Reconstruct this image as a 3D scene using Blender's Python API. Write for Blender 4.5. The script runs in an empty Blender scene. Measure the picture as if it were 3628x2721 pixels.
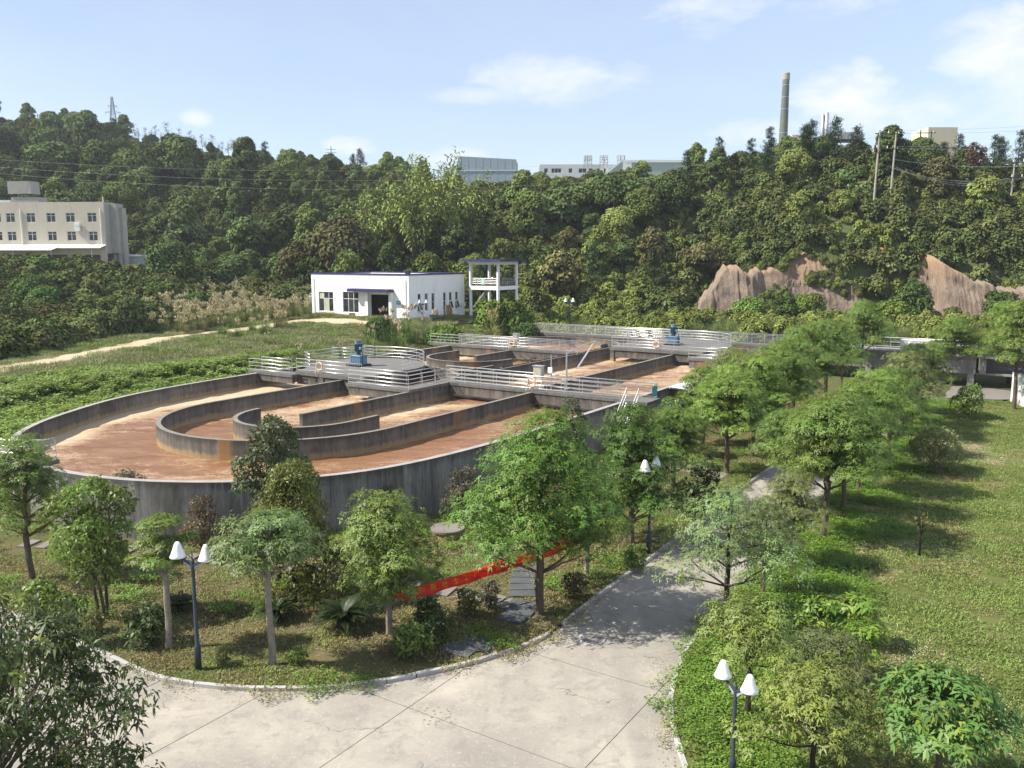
import bpy, bmesh, math, random
import numpy as np
from mathutils import Vector, Matrix

# ------------------------------------------------------------------ camera, sky, sun, exposure
sc = bpy.context.scene
R = math.radians
SUN_AZ, SUN_EL = R(264), R(47)          # clockwise from +Y
cam_d = bpy.data.cameras.new('camera')
cam_d.lens = 29.91; cam_d.sensor_width = 36.0; cam_d.clip_start = 0.2; cam_d.clip_end = 4000
cam = bpy.data.objects.new('camera', cam_d)
cam.location = (0, 0, 13.0); cam.rotation_euler = (R(90 - 8.5), 0, 0)
sc.collection.objects.link(cam); sc.camera = cam

world = bpy.data.worlds.new('World'); sc.world = world; world.use_nodes = True
wt = world.node_tree; wt.nodes.clear()
def wn(t, **k):
    n = wt.nodes.new(t)
    for a, b in k.items(): setattr(n, a, b)
    return n
def wm(op, a, b=None, c=None, clamp=False):
    n = wn('ShaderNodeMath', operation=op, use_clamp=clamp)
    for i, x in enumerate((a, b, c)):
        if x is None: continue
        if isinstance(x, (int, float)): n.inputs[i].default_value = x
        else: wt.links.new(x, n.inputs[i])
    return n.outputs[0]
sky = wn('ShaderNodeTexSky', sky_type='NISHITA', sun_disc=False)
sky.sun_elevation = SUN_EL; sky.sun_rotation = R(96); sky.air_density = 1.0; sky.dust_density = 0.9; sky.ozone_density = 2.2; sky.altitude = 120
geo = wn('ShaderNodeTexCoord')
sep = wn('ShaderNodeSeparateXYZ'); wt.links.new(geo.outputs['Generated'], sep.inputs[0])
X, Y, Z = sep.outputs
az = wm('ARCTAN2', X, Y); el = wm('ARCSINE', Z)
comb = wn('ShaderNodeCombineXYZ'); wt.links.new(az, comb.inputs[0]); wt.links.new(wm('MULTIPLY', el, 2.3), comb.inputs[1])
def wnoise(scale, detail, rough, dist=0.0):
    n = wn('ShaderNodeTexNoise'); n.inputs['Scale'].default_value = scale; n.inputs['Detail'].default_value = detail
    n.inputs['Roughness'].default_value = rough; n.inputs['Distortion'].default_value = dist
    wt.links.new(comb.outputs[0], n.inputs['Vector']); return n.outputs['Fac']
n1 = wnoise(15.0, 9, 0.62, 0.4); n2 = wnoise(48.0, 6, 0.65)
nn = wm('ADD', wm('MULTIPLY', wm('SUBTRACT', n1, 0.5), 4.2), wm('MULTIPLY', wm('SUBTRACT', n2, 0.5), 1.6))
# separate clouds: azimuth, elevation, half widths, density, how ragged
CL = [(0.052, 0.196, 0.112, 0.030, 0.62, 0.55), (-0.03, 0.178, 0.075, 0.012, 0.45, 0.5), (0.36, 0.168, 0.060, 0.034, 0.75, 0.7), (0.395, 0.150, 0.10, 0.030, 0.5, 0.8),
      (0.52, 0.200, 0.085, 0.050, 0.75, 0.6), (0.56, 0.155, 0.12, 0.045, 0.5, 0.7), (0.22, 0.265, 0.075, 0.030, 0.42, 0.9), (0.36, 0.275, 0.09, 0.035, 0.32, 0.9),
      (-0.17, 0.318, 0.055, 0.014, 0.5, 0.5), (-0.345, 0.146, 0.022, 0.012, 0.8, 0.5), (-0.185, 0.122, 0.035, 0.013, 0.7, 0.6), (-0.07, 0.112, 0.05, 0.014, 0.55, 0.6), (0.28, 0.135, 0.06, 0.016, 0.55, 0.6)]
tot = None
for a0, e0, wa, we, dens, rag in CL:
    da = wm('DIVIDE', wm('SUBTRACT', az, a0), wa); de = wm('DIVIDE', wm('SUBTRACT', el, e0), we)
    d2 = wm('ADD', wm('MULTIPLY', da, da), wm('MULTIPLY', de, de))
    m = wm('ADD', wm('SUBTRACT', 1.0, d2), wm('MULTIPLY', nn, rag))
    m = wm('MULTIPLY', wm('MULTIPLY', wm('ADD', m, -0.05), 0.75, clamp=True), min(1, dens * 1.25))
    tot = m if tot is None else wm('MAXIMUM', tot, m)
veil = wm('MULTIPLY', wm('SUBTRACT', wnoise(2.2, 8, 0.6, 0.6), 0.44), 0.9, clamp=True)
tot = wm('MAXIMUM', tot, wm('MULTIPLY', veil, 0.55))
bg1 = wn('ShaderNodeBackground'); bg1.inputs['Strength'].default_value = 0.115; wt.links.new(sky.outputs[0], bg1.inputs['Color'])
bg2 = wn('ShaderNodeBackground'); bg2.inputs['Color'].default_value = (0.96, 0.965, 1.0, 1); bg2.inputs['Strength'].default_value = 0.56
bg3 = wn('ShaderNodeBackground'); bg3.inputs['Color'].default_value = (0.70, 0.76, 0.92, 1); bg3.inputs['Strength'].default_value = 0.46     # thin high haze over the whole sky
mixv = wn('ShaderNodeMixShader'); mixv.inputs[0].default_value = 0.45; wt.links.new(bg1.outputs[0], mixv.inputs[1]); wt.links.new(bg3.outputs[0], mixv.inputs[2])
mixw = wn('ShaderNodeMixShader'); wt.links.new(tot, mixw.inputs[0]); wt.links.new(mixv.outputs[0], mixw.inputs[1]); wt.links.new(bg2.outputs[0], mixw.inputs[2])
wo = wn('ShaderNodeOutputWorld'); wt.links.new(mixw.outputs[0], wo.inputs[0])

sun_d = bpy.data.lights.new('sun', 'SUN'); sun_d.energy = 4.6; sun_d.angle = R(0.55); sun_d.color = (1.0, 0.945, 0.85)
sun = bpy.data.objects.new('sun', sun_d); sc.collection.objects.link(sun)
to_sun = Vector((math.sin(SUN_AZ) * math.cos(SUN_EL), math.cos(SUN_AZ) * math.cos(SUN_EL), math.sin(SUN_EL)))
sun.rotation_euler = (-to_sun).to_track_quat('-Z', 'Y').to_euler(); sun.location = to_sun * 200
vs = sc.view_settings
vs.view_transform = 'Standard'; vs.look = 'None'; vs.exposure = 1.0; vs.gamma = 1.0; vs.use_curve_mapping = False
sc.cycles.max_bounces = 4; sc.cycles.diffuse_bounces = 2; sc.cycles.glossy_bounces = 2; sc.cycles.transmission_bounces = 2; sc.cycles.transparent_max_bounces = 4

# ------------------------------------------------------------------ helpers
COL = sc.collection
rnd = random.Random(7)
NP = np.random.default_rng(11)
TH = R(33); SN, CS = math.sin(TH), math.cos(TH)      # the works stand on a grid turned 33 degrees
def W(u, v, z=0.0): return Vector((u * SN + v * CS, u * CS - v * SN, z))
def ss(a, b, x):
    t = np.clip((np.asarray(x, float) - a) / (b - a), 0, 1); return t * t * (3 - 2 * t)

class MB:
    def __init__(s): s.v = []; s.f = []
    def add(s, v, f):
        o = len(s.v); s.v += [tuple(p) for p in v]; s.f += [tuple(i + o for i in q) for q in f]; return s
    def box(s, x0, x1, y0, y1, z0, z1):
        v = [(x0, y0, z0), (x1, y0, z0), (x1, y1, z0), (x0, y1, z0), (x0, y0, z1), (x1, y0, z1), (x1, y1, z1), (x0, y1, z1)]
        return s.add(v, [(3, 2, 1, 0), (4, 5, 6, 7), (0, 1, 5, 4), (1, 2, 6, 5), (2, 3, 7, 6), (3, 0, 4, 7)])
    def cbox(s, c, size, rz=0.0, b=0.0):
        hx, hy, hz = (k / 2 for k in size); ca, sa = math.cos(rz), math.sin(rz); vv = []
        for z in (-hz, hz):
            for x, y in ((-hx, -hy), (hx, -hy), (hx, hy), (-hx, hy)): vv.append((c[0] + x * ca - y * sa, c[1] + x * sa + y * ca, c[2] + z))
        return s.add(vv, [(3, 2, 1, 0), (4, 5, 6, 7), (0, 1, 5, 4), (1, 2, 6, 5), (2, 3, 7, 6), (3, 0, 4, 7)])
    def bevbox(s, c, size, b, rz=0.0):
        # box whose upper edges are chamfered
        hx, hy, hz = (k / 2 for k in size); ca, sa = math.cos(rz), math.sin(rz); vv = []
        for z, k in ((-hz, 0), (hz - b, 0), (hz, b)):
            for x, y in ((-hx + k, -hy + k), (hx - k, -hy + k), (hx - k, hy - k), (-hx + k, hy - k)): vv.append((c[0] + x * ca - y * sa, c[1] + x * sa + y * ca, c[2] + z))
        f = [(3, 2, 1, 0), (8, 9, 10, 11)]
        for l in (0, 4):
            for i in range(4): j = (i + 1) % 4; f.append((l + i, l + j, l + 4 + j, l + 4 + i))
        return s.add(vv, f)
    def tube(s, pts, rad, n=6, cap=True):
        pts = [Vector(p) for p in pts]; m = len(pts)
        if isinstance(rad, (int, float)): rad = [rad] * m
        ref = None; o = len(s.v); vv = []
        for i, p in enumerate(pts):
            t = (pts[min(i + 1, m - 1)] - pts[max(i - 1, 0)]).normalized()
            if ref is None: ref = Vector((0, 0, 1)) if abs(t.z) < 0.9 else Vector((1, 0, 0))
            a = t.cross(ref).normalized(); b = a.cross(t).normalized(); ref = b
            for k in range(n):
                q = 2 * math.pi * k / n; vv.append(p + (a * math.cos(q) + b * math.sin(q)) * rad[i])
        f = [(i * n + k, i * n + (k + 1) % n, (i + 1) * n + (k + 1) % n, (i + 1) * n + k) for i in range(m - 1) for k in range(n)]
        if cap: f += [tuple(range(n - 1, -1, -1)), tuple((m - 1) * n + k for k in range(n))]
        return s.add(vv, f)
    def lathe(s, prof, c=(0, 0, 0), n=16, cap=True):
        vv = [(c[0] + r * math.cos(2 * math.pi * k / n), c[1] + r * math.sin(2 * math.pi * k / n), c[2] + z) for r, z in prof for k in range(n)]
        m = len(prof)
        f = [(i * n + k, i * n + (k + 1) % n, (i + 1) * n + (k + 1) % n, (i + 1) * n + k) for i in range(m - 1) for k in range(n)]
        if cap: f += [tuple(range(n - 1, -1, -1)), tuple((m - 1) * n + k for k in range(n))]
        return s.add(vv, f)
    def prism(s, poly, z0, z1):
        n = len(poly); v = [(x, y, z0) for x, y in poly] + [(x, y, z1) for x, y in poly]
        ar = sum(poly[i][0] * poly[(i + 1) % n][1] - poly[(i + 1) % n][0] * poly[i][1] for i in range(n))
        idx = list(range(n)) if ar > 0 else list(range(n - 1, -1, -1))
        f = [tuple(reversed(idx)), tuple(i + n for i in idx)]
        for k in range(n): a, b = idx[k], idx[(k + 1) % n]; f.append((a, b, b + n, a + n))
        return s.add(v, f)
    def wall(s, pts, t, z0, z1):
        # upright strip of thickness t along a polyline, ends closed
        n = len(pts); L = []; Rr = []
        for i in range(n):
            a = Vector(pts[max(i - 1, 0)]); b = Vector(pts[min(i + 1, n - 1)]); d = (b - a).normalized(); nn_ = Vector((-d.y, d.x)) * t / 2
            if 0 < i < n - 1:
                d0 = (Vector(pts[i]) - a).normalized(); nn_ = nn_ / max(0.5, abs(d0.dot(d)))
            L.append((pts[i][0] + nn_.x, pts[i][1] + nn_.y)); Rr.append((pts[i][0] - nn_.x, pts[i][1] - nn_.y))
        v = []
        for i in range(n):
            for p, z in ((L[i], z0), (Rr[i], z0), (Rr[i], z1), (L[i], z1)): v.append((p[0], p[1], z))
        f = [(0, 1, 2, 3), tuple(4 * (n - 1) + k for k in (3, 2, 1, 0))]
        for i in range(n - 1):
            a, b = 4 * i, 4 * (i + 1)
            for k in range(4): j = (k + 1) % 4; f.append((a + j, a + k, b + k, b + j))
        return s.add(v, f)
    def mesh(s, name, mat=None, smooth=False):
        me = bpy.data.meshes.new(name); me.from_pydata(s.v, [], s.f); me.update()
        if mat: me.materials.append(mat)
        if smooth: me.polygons.foreach_set('use_smooth', [True] * len(me.polygons))
        return me
    def build(s, name, mat, parent=None, smooth=False):
        return link(name, s.mesh(name, mat, smooth), parent)

def link(name, data, parent=None, loc=None, rz=None):
    o = bpy.data.objects.new(name, data); COL.objects.link(o)
    if parent is not None: o.parent = parent
    if loc is not None: o.location = loc
    if rz is not None: o.rotation_euler = (0, 0, rz)
    return o
def tag(o, label, cat, group=None):
    o['label'] = label; o['category'] = cat
    if group: o['group'] = group
    return o
def thing(name, label, cat, loc=(0, 0, 0), rz=0.0, group=None):
    return tag(link(name, None, None, loc, rz), label, cat, group)
def struct(o): o['kind'] = 'structure'; return o
def stuff(o, label=None, cat=None):
    o['kind'] = 'stuff'
    if label: o['label'] = label; o['category'] = cat
    return o
def gthing(name, label, cat, u, v, z=0.0, group=None):   # a thing on the works grid: local x = v, local y = u
    return thing(name, label, cat, W(u, v, z), -TH, group)

# ------------------------------------------------------------------ materials
class NT:
    def __init__(s, name):
        s.m = bpy.data.materials.new(name); s.m.use_nodes = True; s.t = s.m.node_tree; s.t.nodes.clear()
        s.out = s.n('ShaderNodeOutputMaterial'); s.b = s.n('ShaderNodeBsdfPrincipled'); s.l(s.b.outputs[0], s.out.inputs[0])
    def n(s, t, **k):
        q = s.t.nodes.new(t)
        for a, b in k.items(): setattr(q, a, b)
        return q
    def l(s, a, b): s.t.links.new(a, b)
    def set(s, node, **k):
        for a, b in k.items():
            a = a.replace('_', ' ')
            if hasattr(b, 'is_output'): s.l(b, node.inputs[a])
            else: node.inputs[a].default_value = b
    def pos(s, scale=(1, 1, 1), rz=0.0, obj=False):
        c = s.n('ShaderNodeTexCoord') if obj else s.n('ShaderNodeNewGeometry')
        m = s.n('ShaderNodeMapping'); m.inputs['Scale'].default_value = scale; m.inputs['Rotation'].default_value = (0, 0, rz)
        s.l(c.outputs['Object' if obj else 'Position'], m.inputs[0]); return m.outputs[0]
    def noise(s, vec, scale, detail=5, rough=0.6, dist=0.0):
        q = s.n('ShaderNodeTexNoise'); s.l(vec, q.inputs['Vector'])
        s.set(q, Scale=scale, Detail=detail, Roughness=rough, Distortion=dist); return q.outputs['Fac']
    def ramp(s, fac, stops, interp='LINEAR'):
        q = s.n('ShaderNodeValToRGB'); s.l(fac, q.inputs[0]); e = q.color_ramp.elements; q.color_ramp.interpolation = interp
        while len(e) > 1: e.remove(e[0])
        e[0].position = stops[0][0]; c = stops[0][1]; e[0].color = (c, c, c, 1) if isinstance(c, (int, float)) else (*c, 1)
        for p, c in stops[1:]:
            k = e.new(p); k.color = (c, c, c, 1) if isinstance(c, (int, float)) else (*c, 1)
        return q.outputs[0]
    def mix(s, fac, a, b, mode='MIX'):
        q = s.n('ShaderNodeMix', data_type='RGBA', blend_type=mode)
        for i, x in ((0, fac), (6, a), (7, b)):
            if hasattr(x, 'is_output'): s.l(x, q.inputs[i])
            elif i == 0: q.inputs[0].default_value = x
            else: q.inputs[i].default_value = (*x, 1)
        return q.outputs[2]
    def math(s, op, a, b=0.0, clamp=False):
        q = s.n('ShaderNodeMath', operation=op, use_clamp=clamp)
        for i, x in ((0, a), (1, b)):
            if hasattr(x, 'is_output'): s.l(x, q.inputs[i])
            else: q.inputs[i].default_value = x
        return q.outputs[0]
    def bump(s, h, strength=0.3, dist=0.05):
        q = s.n('ShaderNodeBump'); s.l(h, q.inputs['Height']); q.inputs['Strength'].default_value = strength; q.inputs['Distance'].default_value = dist
        s.l(q.outputs[0], s.b.inputs['Normal'])
    def attr(s, name):
        q = s.n('ShaderNodeAttribute', attribute_name=name); return q.outputs['Fac']

def plain(name, col, rough=0.6, metal=0.0, var=0.12, scale=3.0, spec=0.4, bump=0.0):
    t = NT(name); p = t.pos(); n = t.noise(p, scale, 6, 0.65)
    lo = tuple(c * (1 - var) for c in col); hi = tuple(min(1, c * (1 + var)) for c in col)
    t.set(t.b, Base_Color=t.ramp(n, [(0.3, lo), (0.7, hi)]), Roughness=rough, Metallic=metal); t.b.inputs['Specular IOR Level'].default_value = spec
    if bump: t.bump(n, bump, 0.02)
    return t.m

def concrete_mat(name, base, streak=1.0, tide=None, grime=0.0):
    t = NT(name); p = t.pos(); ps = t.pos((1, 1, 0.09)); geo_ = t.n('ShaderNodeNewGeometry'); sp = t.n('ShaderNodeSeparateXYZ'); t.l(geo_.outputs['Position'], sp.inputs[0])
    n = t.noise(p, 1.3, 8, 0.65); fine = t.noise(p, 14, 4, 0.7); st = t.noise(ps, 2.6, 8, 0.75, 0.5); big = t.noise(p, 0.17, 4, 0.6)
    c = t.ramp(n, [(0.25, tuple(k * 0.72 for k in base)), (0.5, base), (0.8, tuple(min(1, k * 1.22) for k in base))])
    c = t.mix(t.math('MULTIPLY', t.ramp(fine, [(0.35, 0), (0.75, 1)]), 0.35), c, tuple(k * 0.7 for k in base))
    sepn = t.n('ShaderNodeSeparateXYZ'); t.l(geo_.outputs['Normal'], sepn.inputs[0])
    side = t.math('SUBTRACT', 1.0, t.math('ABSOLUTE', sepn.outputs[2]), True)
    s1 = t.math('MULTIPLY', t.math('MULTIPLY', t.ramp(st, [(0.38, 0), (0.72, 1)]), side), streak)
    s1 = t.math('MULTIPLY', s1, t.ramp(big, [(0.35, 0.25), (0.6, 1)]))
    if grime:                                            # blackened upper band and blotches
        blot = t.ramp(t.noise(t.pos((1, 1, 0.35)), 0.55, 7, 0.7, 0.6), [(0.38, 0.15), (0.62, 1.0)])
        c = t.mix(t.math('MULTIPLY', t.math('MULTIPLY', side, grime), blot), c, (0.028, 0.026, 0.023))
        topk = t.ramp(t.math('ADD', t.math('MULTIPLY', t.math('SUBTRACT', sp.outputs[2], 2.35), 1.6), t.math('MULTIPLY', t.math('SUBTRACT', st, 0.5), 1.6)), [(0.1, 0), (0.7, 1)])
        c = t.mix(t.math('MULTIPLY', t.math('MULTIPLY', side, topk), 0.55), c, (0.022, 0.021, 0.020))
    c = t.mix(s1, c, (0.036, 0.034, 0.031))
    pale = t.math('MULTIPLY', t.math('MULTIPLY', t.ramp(t.noise(ps, 5.5, 5, 0.7), [(0.60, 0), (0.72, 1)]), side), 0.35)
    c = t.mix(pale, c, (0.50, 0.49, 0.46))
    if tide:                                             # tide line left by the liquor
        zz = t.math('ADD', sp.outputs[2], t.math('MULTIPLY', t.math('SUBTRACT', st, 0.5), 0.9))
        k = t.ramp(t.math('DIVIDE', t.math('SUBTRACT', zz, tide), 0.75), [(0.0, 0.85), (0.32, 0.6), (0.56, 0.0)])
        k = t.math('MULTIPLY', k, side)
        c = t.mix(k, c, (0.36, 0.25, 0.12))
        rust = t.math('MULTIPLY', t.math('MULTIPLY', t.ramp(t.noise(t.pos((1, 1, 0.05)), 0.33, 3, 0.5), [(0.62, 0), (0.7, 1)]), side), 0.7)
        c = t.mix(rust, c, (0.28, 0.15, 0.05))
    t.set(t.b, Base_Color=c, Roughness=0.88); t.b.inputs['Specular IOR Level'].default_value = 0.25
    t.bump(t.math('ADD', n, t.math('MULTIPLY', fine, 0.4)), 0.25, 0.03)
    return t.m

def leaf_mat(name, col=None, hue=0.10, trans=0.28, rough=0.5, spec=0.35):
    # col None: the base colour is the object's own colour
    t = NT(name)
    info = t.n('ShaderNodeObjectInfo')
    if col is None: base = info.outputs['Color']
    else:
        q = t.n('ShaderNodeRGB'); q.outputs[0].default_value = (*col, 1); base = q.outputs[0]
    ti = t.attr('tint'); yo = t.attr('young')
    h = t.n('ShaderNodeHueSaturation'); t.l(base, h.inputs['Color'])
    t.l(t.math('ADD', t.math('MULTIPLY', t.math('SUBTRACT', ti, 0.5), hue * 0.45), 0.5), h.inputs['Hue'])
    t.l(t.math('MULTIPLY', t.math('ADD', t.math('MULTIPLY', ti, 1.05), 0.58), t.math('ADD', t.math('MULTIPLY', info.outputs['Random'], 0.36), 0.82)), h.inputs['Value'])
    c = t.mix(t.math('MULTIPLY', yo, 0.8), h.outputs[0], (0.25, 0.30, 0.045))
    t.set(t.b, Base_Color=c, Roughness=rough); t.b.inputs['Specular IOR Level'].default_value = spec
    if trans == 0.0:
        df = t.n('ShaderNodeBsdfDiffuse'); t.l(c, df.inputs[0]); t.l(df.outputs[0], t.out.inputs[0]); return t.m
    tr = t.n('ShaderNodeBsdfTranslucent')
    hs = t.n('ShaderNodeHueSaturation'); t.l(c, hs.inputs['Color']); hs.inputs['Value'].default_value = 1.5; hs.inputs['Hue'].default_value = 0.49
    t.l(hs.outputs[0], tr.inputs[0])
    mx = t.n('ShaderNodeMixShader'); mx.inputs[0].default_value = trans
    t.l(t.b.outputs[0], mx.inputs[1]); t.l(tr.outputs[0], mx.inputs[2]); t.l(mx.outputs[0], t.out.inputs[0])
    return t.m

M = {}
M['concrete'] = concrete_mat('tank concrete', (0.20, 0.182, 0.155), 0.8, tide=1.70, grime=0.6)
M['outer'] = concrete_mat('outer tank concrete', (0.30, 0.29, 0.27), 0.95, grime=0.5)
M['deck'] = concrete_mat('deck concrete', (0.145, 0.14, 0.13), 0.6)
M['pale_concrete'] = concrete_mat('pale concrete', (0.24, 0.232, 0.215), 0.6)
M['steel'] = plain('stainless steel', (0.62, 0.62, 0.60), 0.35, 0.7, 0.08, 4)
M['galv'] = plain('galvanised steel', (0.45, 0.46, 0.46), 0.45, 0.6, 0.12, 5)
M['blue_paint'] = plain('blue machine paint', (0.032, 0.07, 0.115), 0.42, 0.0, 0.35, 6)
M['pale_blue'] = plain('pale blue machine paint', (0.12, 0.20, 0.28), 0.5, 0.0, 0.2, 6)
M['dark_metal'] = plain('dark metal', (0.02, 0.021, 0.024), 0.5, 0.2)
M['rust'] = plain('rusty steel', (0.19, 0.10, 0.05), 0.85, 0.0, 0.4, 5)
M['buoy'] = plain('faded orange plastic', (0.60, 0.36, 0.19), 0.55, 0, 0.15, 7)
def painted_wall(name, base, dirt):
    t = NT(name); ps = t.pos((1, 1, 0.12)); a = t.noise(ps, 1.6, 7, 0.7, 0.3); b = t.noise(t.pos(), 0.5, 5, 0.6)
    k = t.math('MULTIPLY', t.ramp(a, [(0.48, 0), (0.75, 1)]), t.ramp(b, [(0.35, 0.2), (0.65, 1)]))
    t.set(t.b, Base_Color=t.mix(t.math('MULTIPLY', k, dirt), base, (0.30, 0.28, 0.24)), Roughness=0.85); t.b.inputs['Specular IOR Level'].default_value = 0.25; return t.m
M['white_wall'] = painted_wall('white painted wall', (0.83, 0.82, 0.80), 0.35)
M['white'] = plain('white enamel', (0.80, 0.80, 0.79), 0.35, 0, 0.04, 3)
M['indigo'] = plain('indigo fascia', (0.028, 0.024, 0.105), 0.6, 0, 0.2, 2)
M['frame_white'] = plain('white window frame', (0.74, 0.74, 0.72), 0.5, 0, 0.05)
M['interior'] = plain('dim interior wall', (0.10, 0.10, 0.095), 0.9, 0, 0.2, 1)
M['curtain'] = plain('pale curtain', (0.42, 0.42, 0.30), 0.9, 0, 0.12, 2)
M['teal'] = plain('teal sign', (0.06, 0.33, 0.36), 0.5, 0, 0.12, 3)
M['board'] = plain('brown stained board', (0.30, 0.15, 0.055), 0.8, 0, 0.4, 2.5)
M['cream'] = painted_wall('cream render', (0.54, 0.48, 0.38), 0.55)
M['cream_dark'] = plain('darker cream render', (0.36, 0.34, 0.30), 0.9, 0, 0.1, 0.7)  # darker, greyer cream for side walls, wings and roof blocks
M['far_cream'] = plain('cream factory wall', (0.60, 0.52, 0.38), 0.9, 0, 0.05, 0.4)
M['grey_clad'] = plain('grey metal cladding', (0.30, 0.36, 0.41), 0.6, 0.0, 0.06, 0.5)
M['green_clad'] = plain('grey green cladding', (0.38, 0.43, 0.41), 0.6, 0.0, 0.05, 0.5)
M['far_white'] = plain('white factory wall', (0.66, 0.66, 0.66), 0.8, 0, 0.04, 0.4)
M['shed_roof'] = plain('dark shed roof', (0.09, 0.095, 0.10), 0.7, 0, 0.1)
M['pole'] = plain('concrete pole', (0.34, 0.32, 0.27), 0.9, 0, 0.15, 1.5)
M['old_pole'] = plain('dark wooden pole', (0.075, 0.06, 0.05), 0.9, 0, 0.2, 1.5)
M['porcelain'] = plain('white insulator', (0.75, 0.75, 0.75), 0.3)
M['wire'] = plain('aluminium wire', (0.36, 0.37, 0.36), 0.5, 0.3)
M['lamp_post'] = plain('slate painted post', (0.035, 0.043, 0.06), 0.45, 0.1, 0.15, 4)
M['lamp_grey'] = plain('grey bracket', (0.30, 0.32, 0.36), 0.5)
M['bark'] = plain('grey brown bark', (0.115, 0.088, 0.065), 0.95, 0, 0.35, 9, 0.15, 0.6)
M['bark_pale'] = plain('pale grey bark', (0.24, 0.21, 0.17), 0.95, 0, 0.25, 8, 0.15, 0.5)
M['bark_dark'] = plain('dark bark', (0.045, 0.036, 0.03), 0.95, 0, 0.35, 9, 0.15, 0.6)
M['stone'] = concrete_mat('kerb concrete', (0.40, 0.385, 0.36), 0.2)
M['slab'] = concrete_mat('grey paving slab', (0.19, 0.17, 0.15), 0.1)
M['slate'] = concrete_mat('dark slate slab', (0.085, 0.092, 0.095), 0.0)
M['iron'] = plain('cast iron', (0.20, 0.19, 0.175), 0.7, 0.2, 0.15, 12)
M['leaf'] = leaf_mat('foliage')
M['leaf_far'] = leaf_mat('hill foliage', None, 0.09, 0.0)
def glass_mat():
    t = NT('window glass'); n = t.noise(t.pos(), 0.9, 3)
    t.set(t.b, Base_Color=t.ramp(n, [(0.35, (0.012, 0.015, 0.018)), (0.65, (0.05, 0.055, 0.06))]), Roughness=0.08); t.b.inputs['Specular IOR Level'].default_value = 0.5
    return t.m
M['glass'] = glass_mat()
def banner_mat():
    t = NT('red banner cloth'); n = t.noise(t.pos(), 2.2, 5)
    t.set(t.b, Base_Color=t.ramp(n, [(0.35, (0.72, 0.030, 0.014)), (0.65, (0.88, 0.065, 0.025))]), Roughness=0.55)
    tr = t.n('ShaderNodeBsdfTranslucent'); tr.inputs[0].default_value = (0.95, 0.07, 0.02, 1)
    mx = t.n('ShaderNodeMixShader'); mx.inputs[0].default_value = 0.4
    t.l(t.b.outputs[0], mx.inputs[1]); t.l(tr.outputs[0], mx.inputs[2]); t.l(mx.outputs[0], t.out.inputs[0]); return t.m
M['banner'] = banner_mat()
M['yellow'] = plain('yellow print', (0.85, 0.30, 0.02), 0.6)
def road_mat():
    t = NT('concrete road'); p = t.pos(); a = t.noise(p, 0.28, 8, 0.6, 0.4); b = t.noise(p, 1.7, 8, 0.7, 0.5); f = t.noise(p, 9, 8, 0.75); g = t.noise(p, 60, 3, 0.6)
    c = t.ramp(a, [(0.32, (0.235, 0.215, 0.185)), (0.50, (0.295, 0.27, 0.228)), (0.68, (0.385, 0.35, 0.288))])
    c = t.mix(t.math('MULTIPLY', t.ramp(b, [(0.50, 0), (0.62, 1)]), 0.6), c, (0.205, 0.192, 0.172))
    c = t.mix(t.math('MULTIPLY', t.ramp(f, [(0.54, 0), (0.68, 1)]), 0.6), c, (0.47, 0.43, 0.355))
    c = t.mix(t.math('MULTIPLY', t.ramp(g, [(0.4, 0), (0.75, 1)]), 0.22), c, (0.25, 0.23, 0.21))
    band = t.noise(t.pos((1.0, 0.06, 1.0), R(-33)), 0.75, 5, 0.6, 0.2)                  # worn wheel bands along the drive
    c = t.mix(t.math('MULTIPLY', t.ramp(band, [(0.52, 0), (0.68, 1)]), 0.35), c, (0.19, 0.178, 0.16))
    wob = t.n('ShaderNodeVectorMath', operation='ADD'); nz = t.n('ShaderNodeTexNoise'); t.l(p, nz.inputs['Vector']); t.set(nz, Scale=1.1, Detail=6.0)
    sc_ = t.n('ShaderNodeVectorMath', operation='SCALE'); t.l(nz.outputs['Color'], sc_.inputs[0]); sc_.inputs['Scale'].default_value = 1.6; t.l(p, wob.inputs[0]); t.l(sc_.outputs[0], wob.inputs[1])
    vo = t.n('ShaderNodeTexVoronoi', feature='DISTANCE_TO_EDGE'); t.l(wob.outputs[0], vo.inputs['Vector']); vo.inputs['Scale'].default_value = 0.16
    crack = t.math('MULTIPLY', t.ramp(vo.outputs['Distance'], [(0.0, 1), (0.0035, 0)]), t.ramp(t.noise(p, 0.35, 2), [(0.5, 0), (0.56, 1)]))
    c = t.mix(t.math('MULTIPLY', crack, 0.75), c, (0.07, 0.06, 0.05))
    t.set(t.b, Base_Color=c, Roughness=0.9); t.b.inputs['Specular IOR Level'].default_value = 0.2
    t.bump(f, 0.12, 0.02); return t.m
M['road'] = road_mat()
def ground_mat(name, green, dry, soil, dry_at, soil_at, scale=0.22):
    t = NT(name); p = t.pos(); a = t.noise(p, scale, 9, 0.66, 0.5); b = t.noise(p, scale * 4.5, 8, 0.7); f = t.noise(p, 11, 6, 0.75); g = t.noise(p, 34, 4, 0.7)
    c = t.mix(t.ramp(b, [(0.35, 0), (0.7, 1)]), green, tuple(k * 1.35 for k in green))
    c = t.mix(t.ramp(a, [(dry_at, 0), (dry_at + 0.14, 0.85)]), c, dry)
    c = t.mix(t.ramp(t.math('ADD', t.math('MULTIPLY', a, 0.5), t.math('MULTIPLY', b, 0.5)), [(soil_at, 0), (soil_at + 0.05, 0.9)]), c, soil)
    c = t.mix(t.math('MULTIPLY', t.ramp(f, [(0.35, 0), (0.7, 1)]), 0.55), c, tuple(k * 0.45 for k in green))
    c = t.mix(t.math('MULTIPLY', t.ramp(g, [(0.5, 0), (0.75, 1)]), 0.35), c, tuple(min(1, k * 1.6) for k in dry))
    t.set(t.b, Base_Color=c, Roughness=0.95); t.b.inputs['Specular IOR Level'].default_value = 0.1
    t.bump(t.math('ADD', f, g), 0.6, 0.06); return t.m
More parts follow.
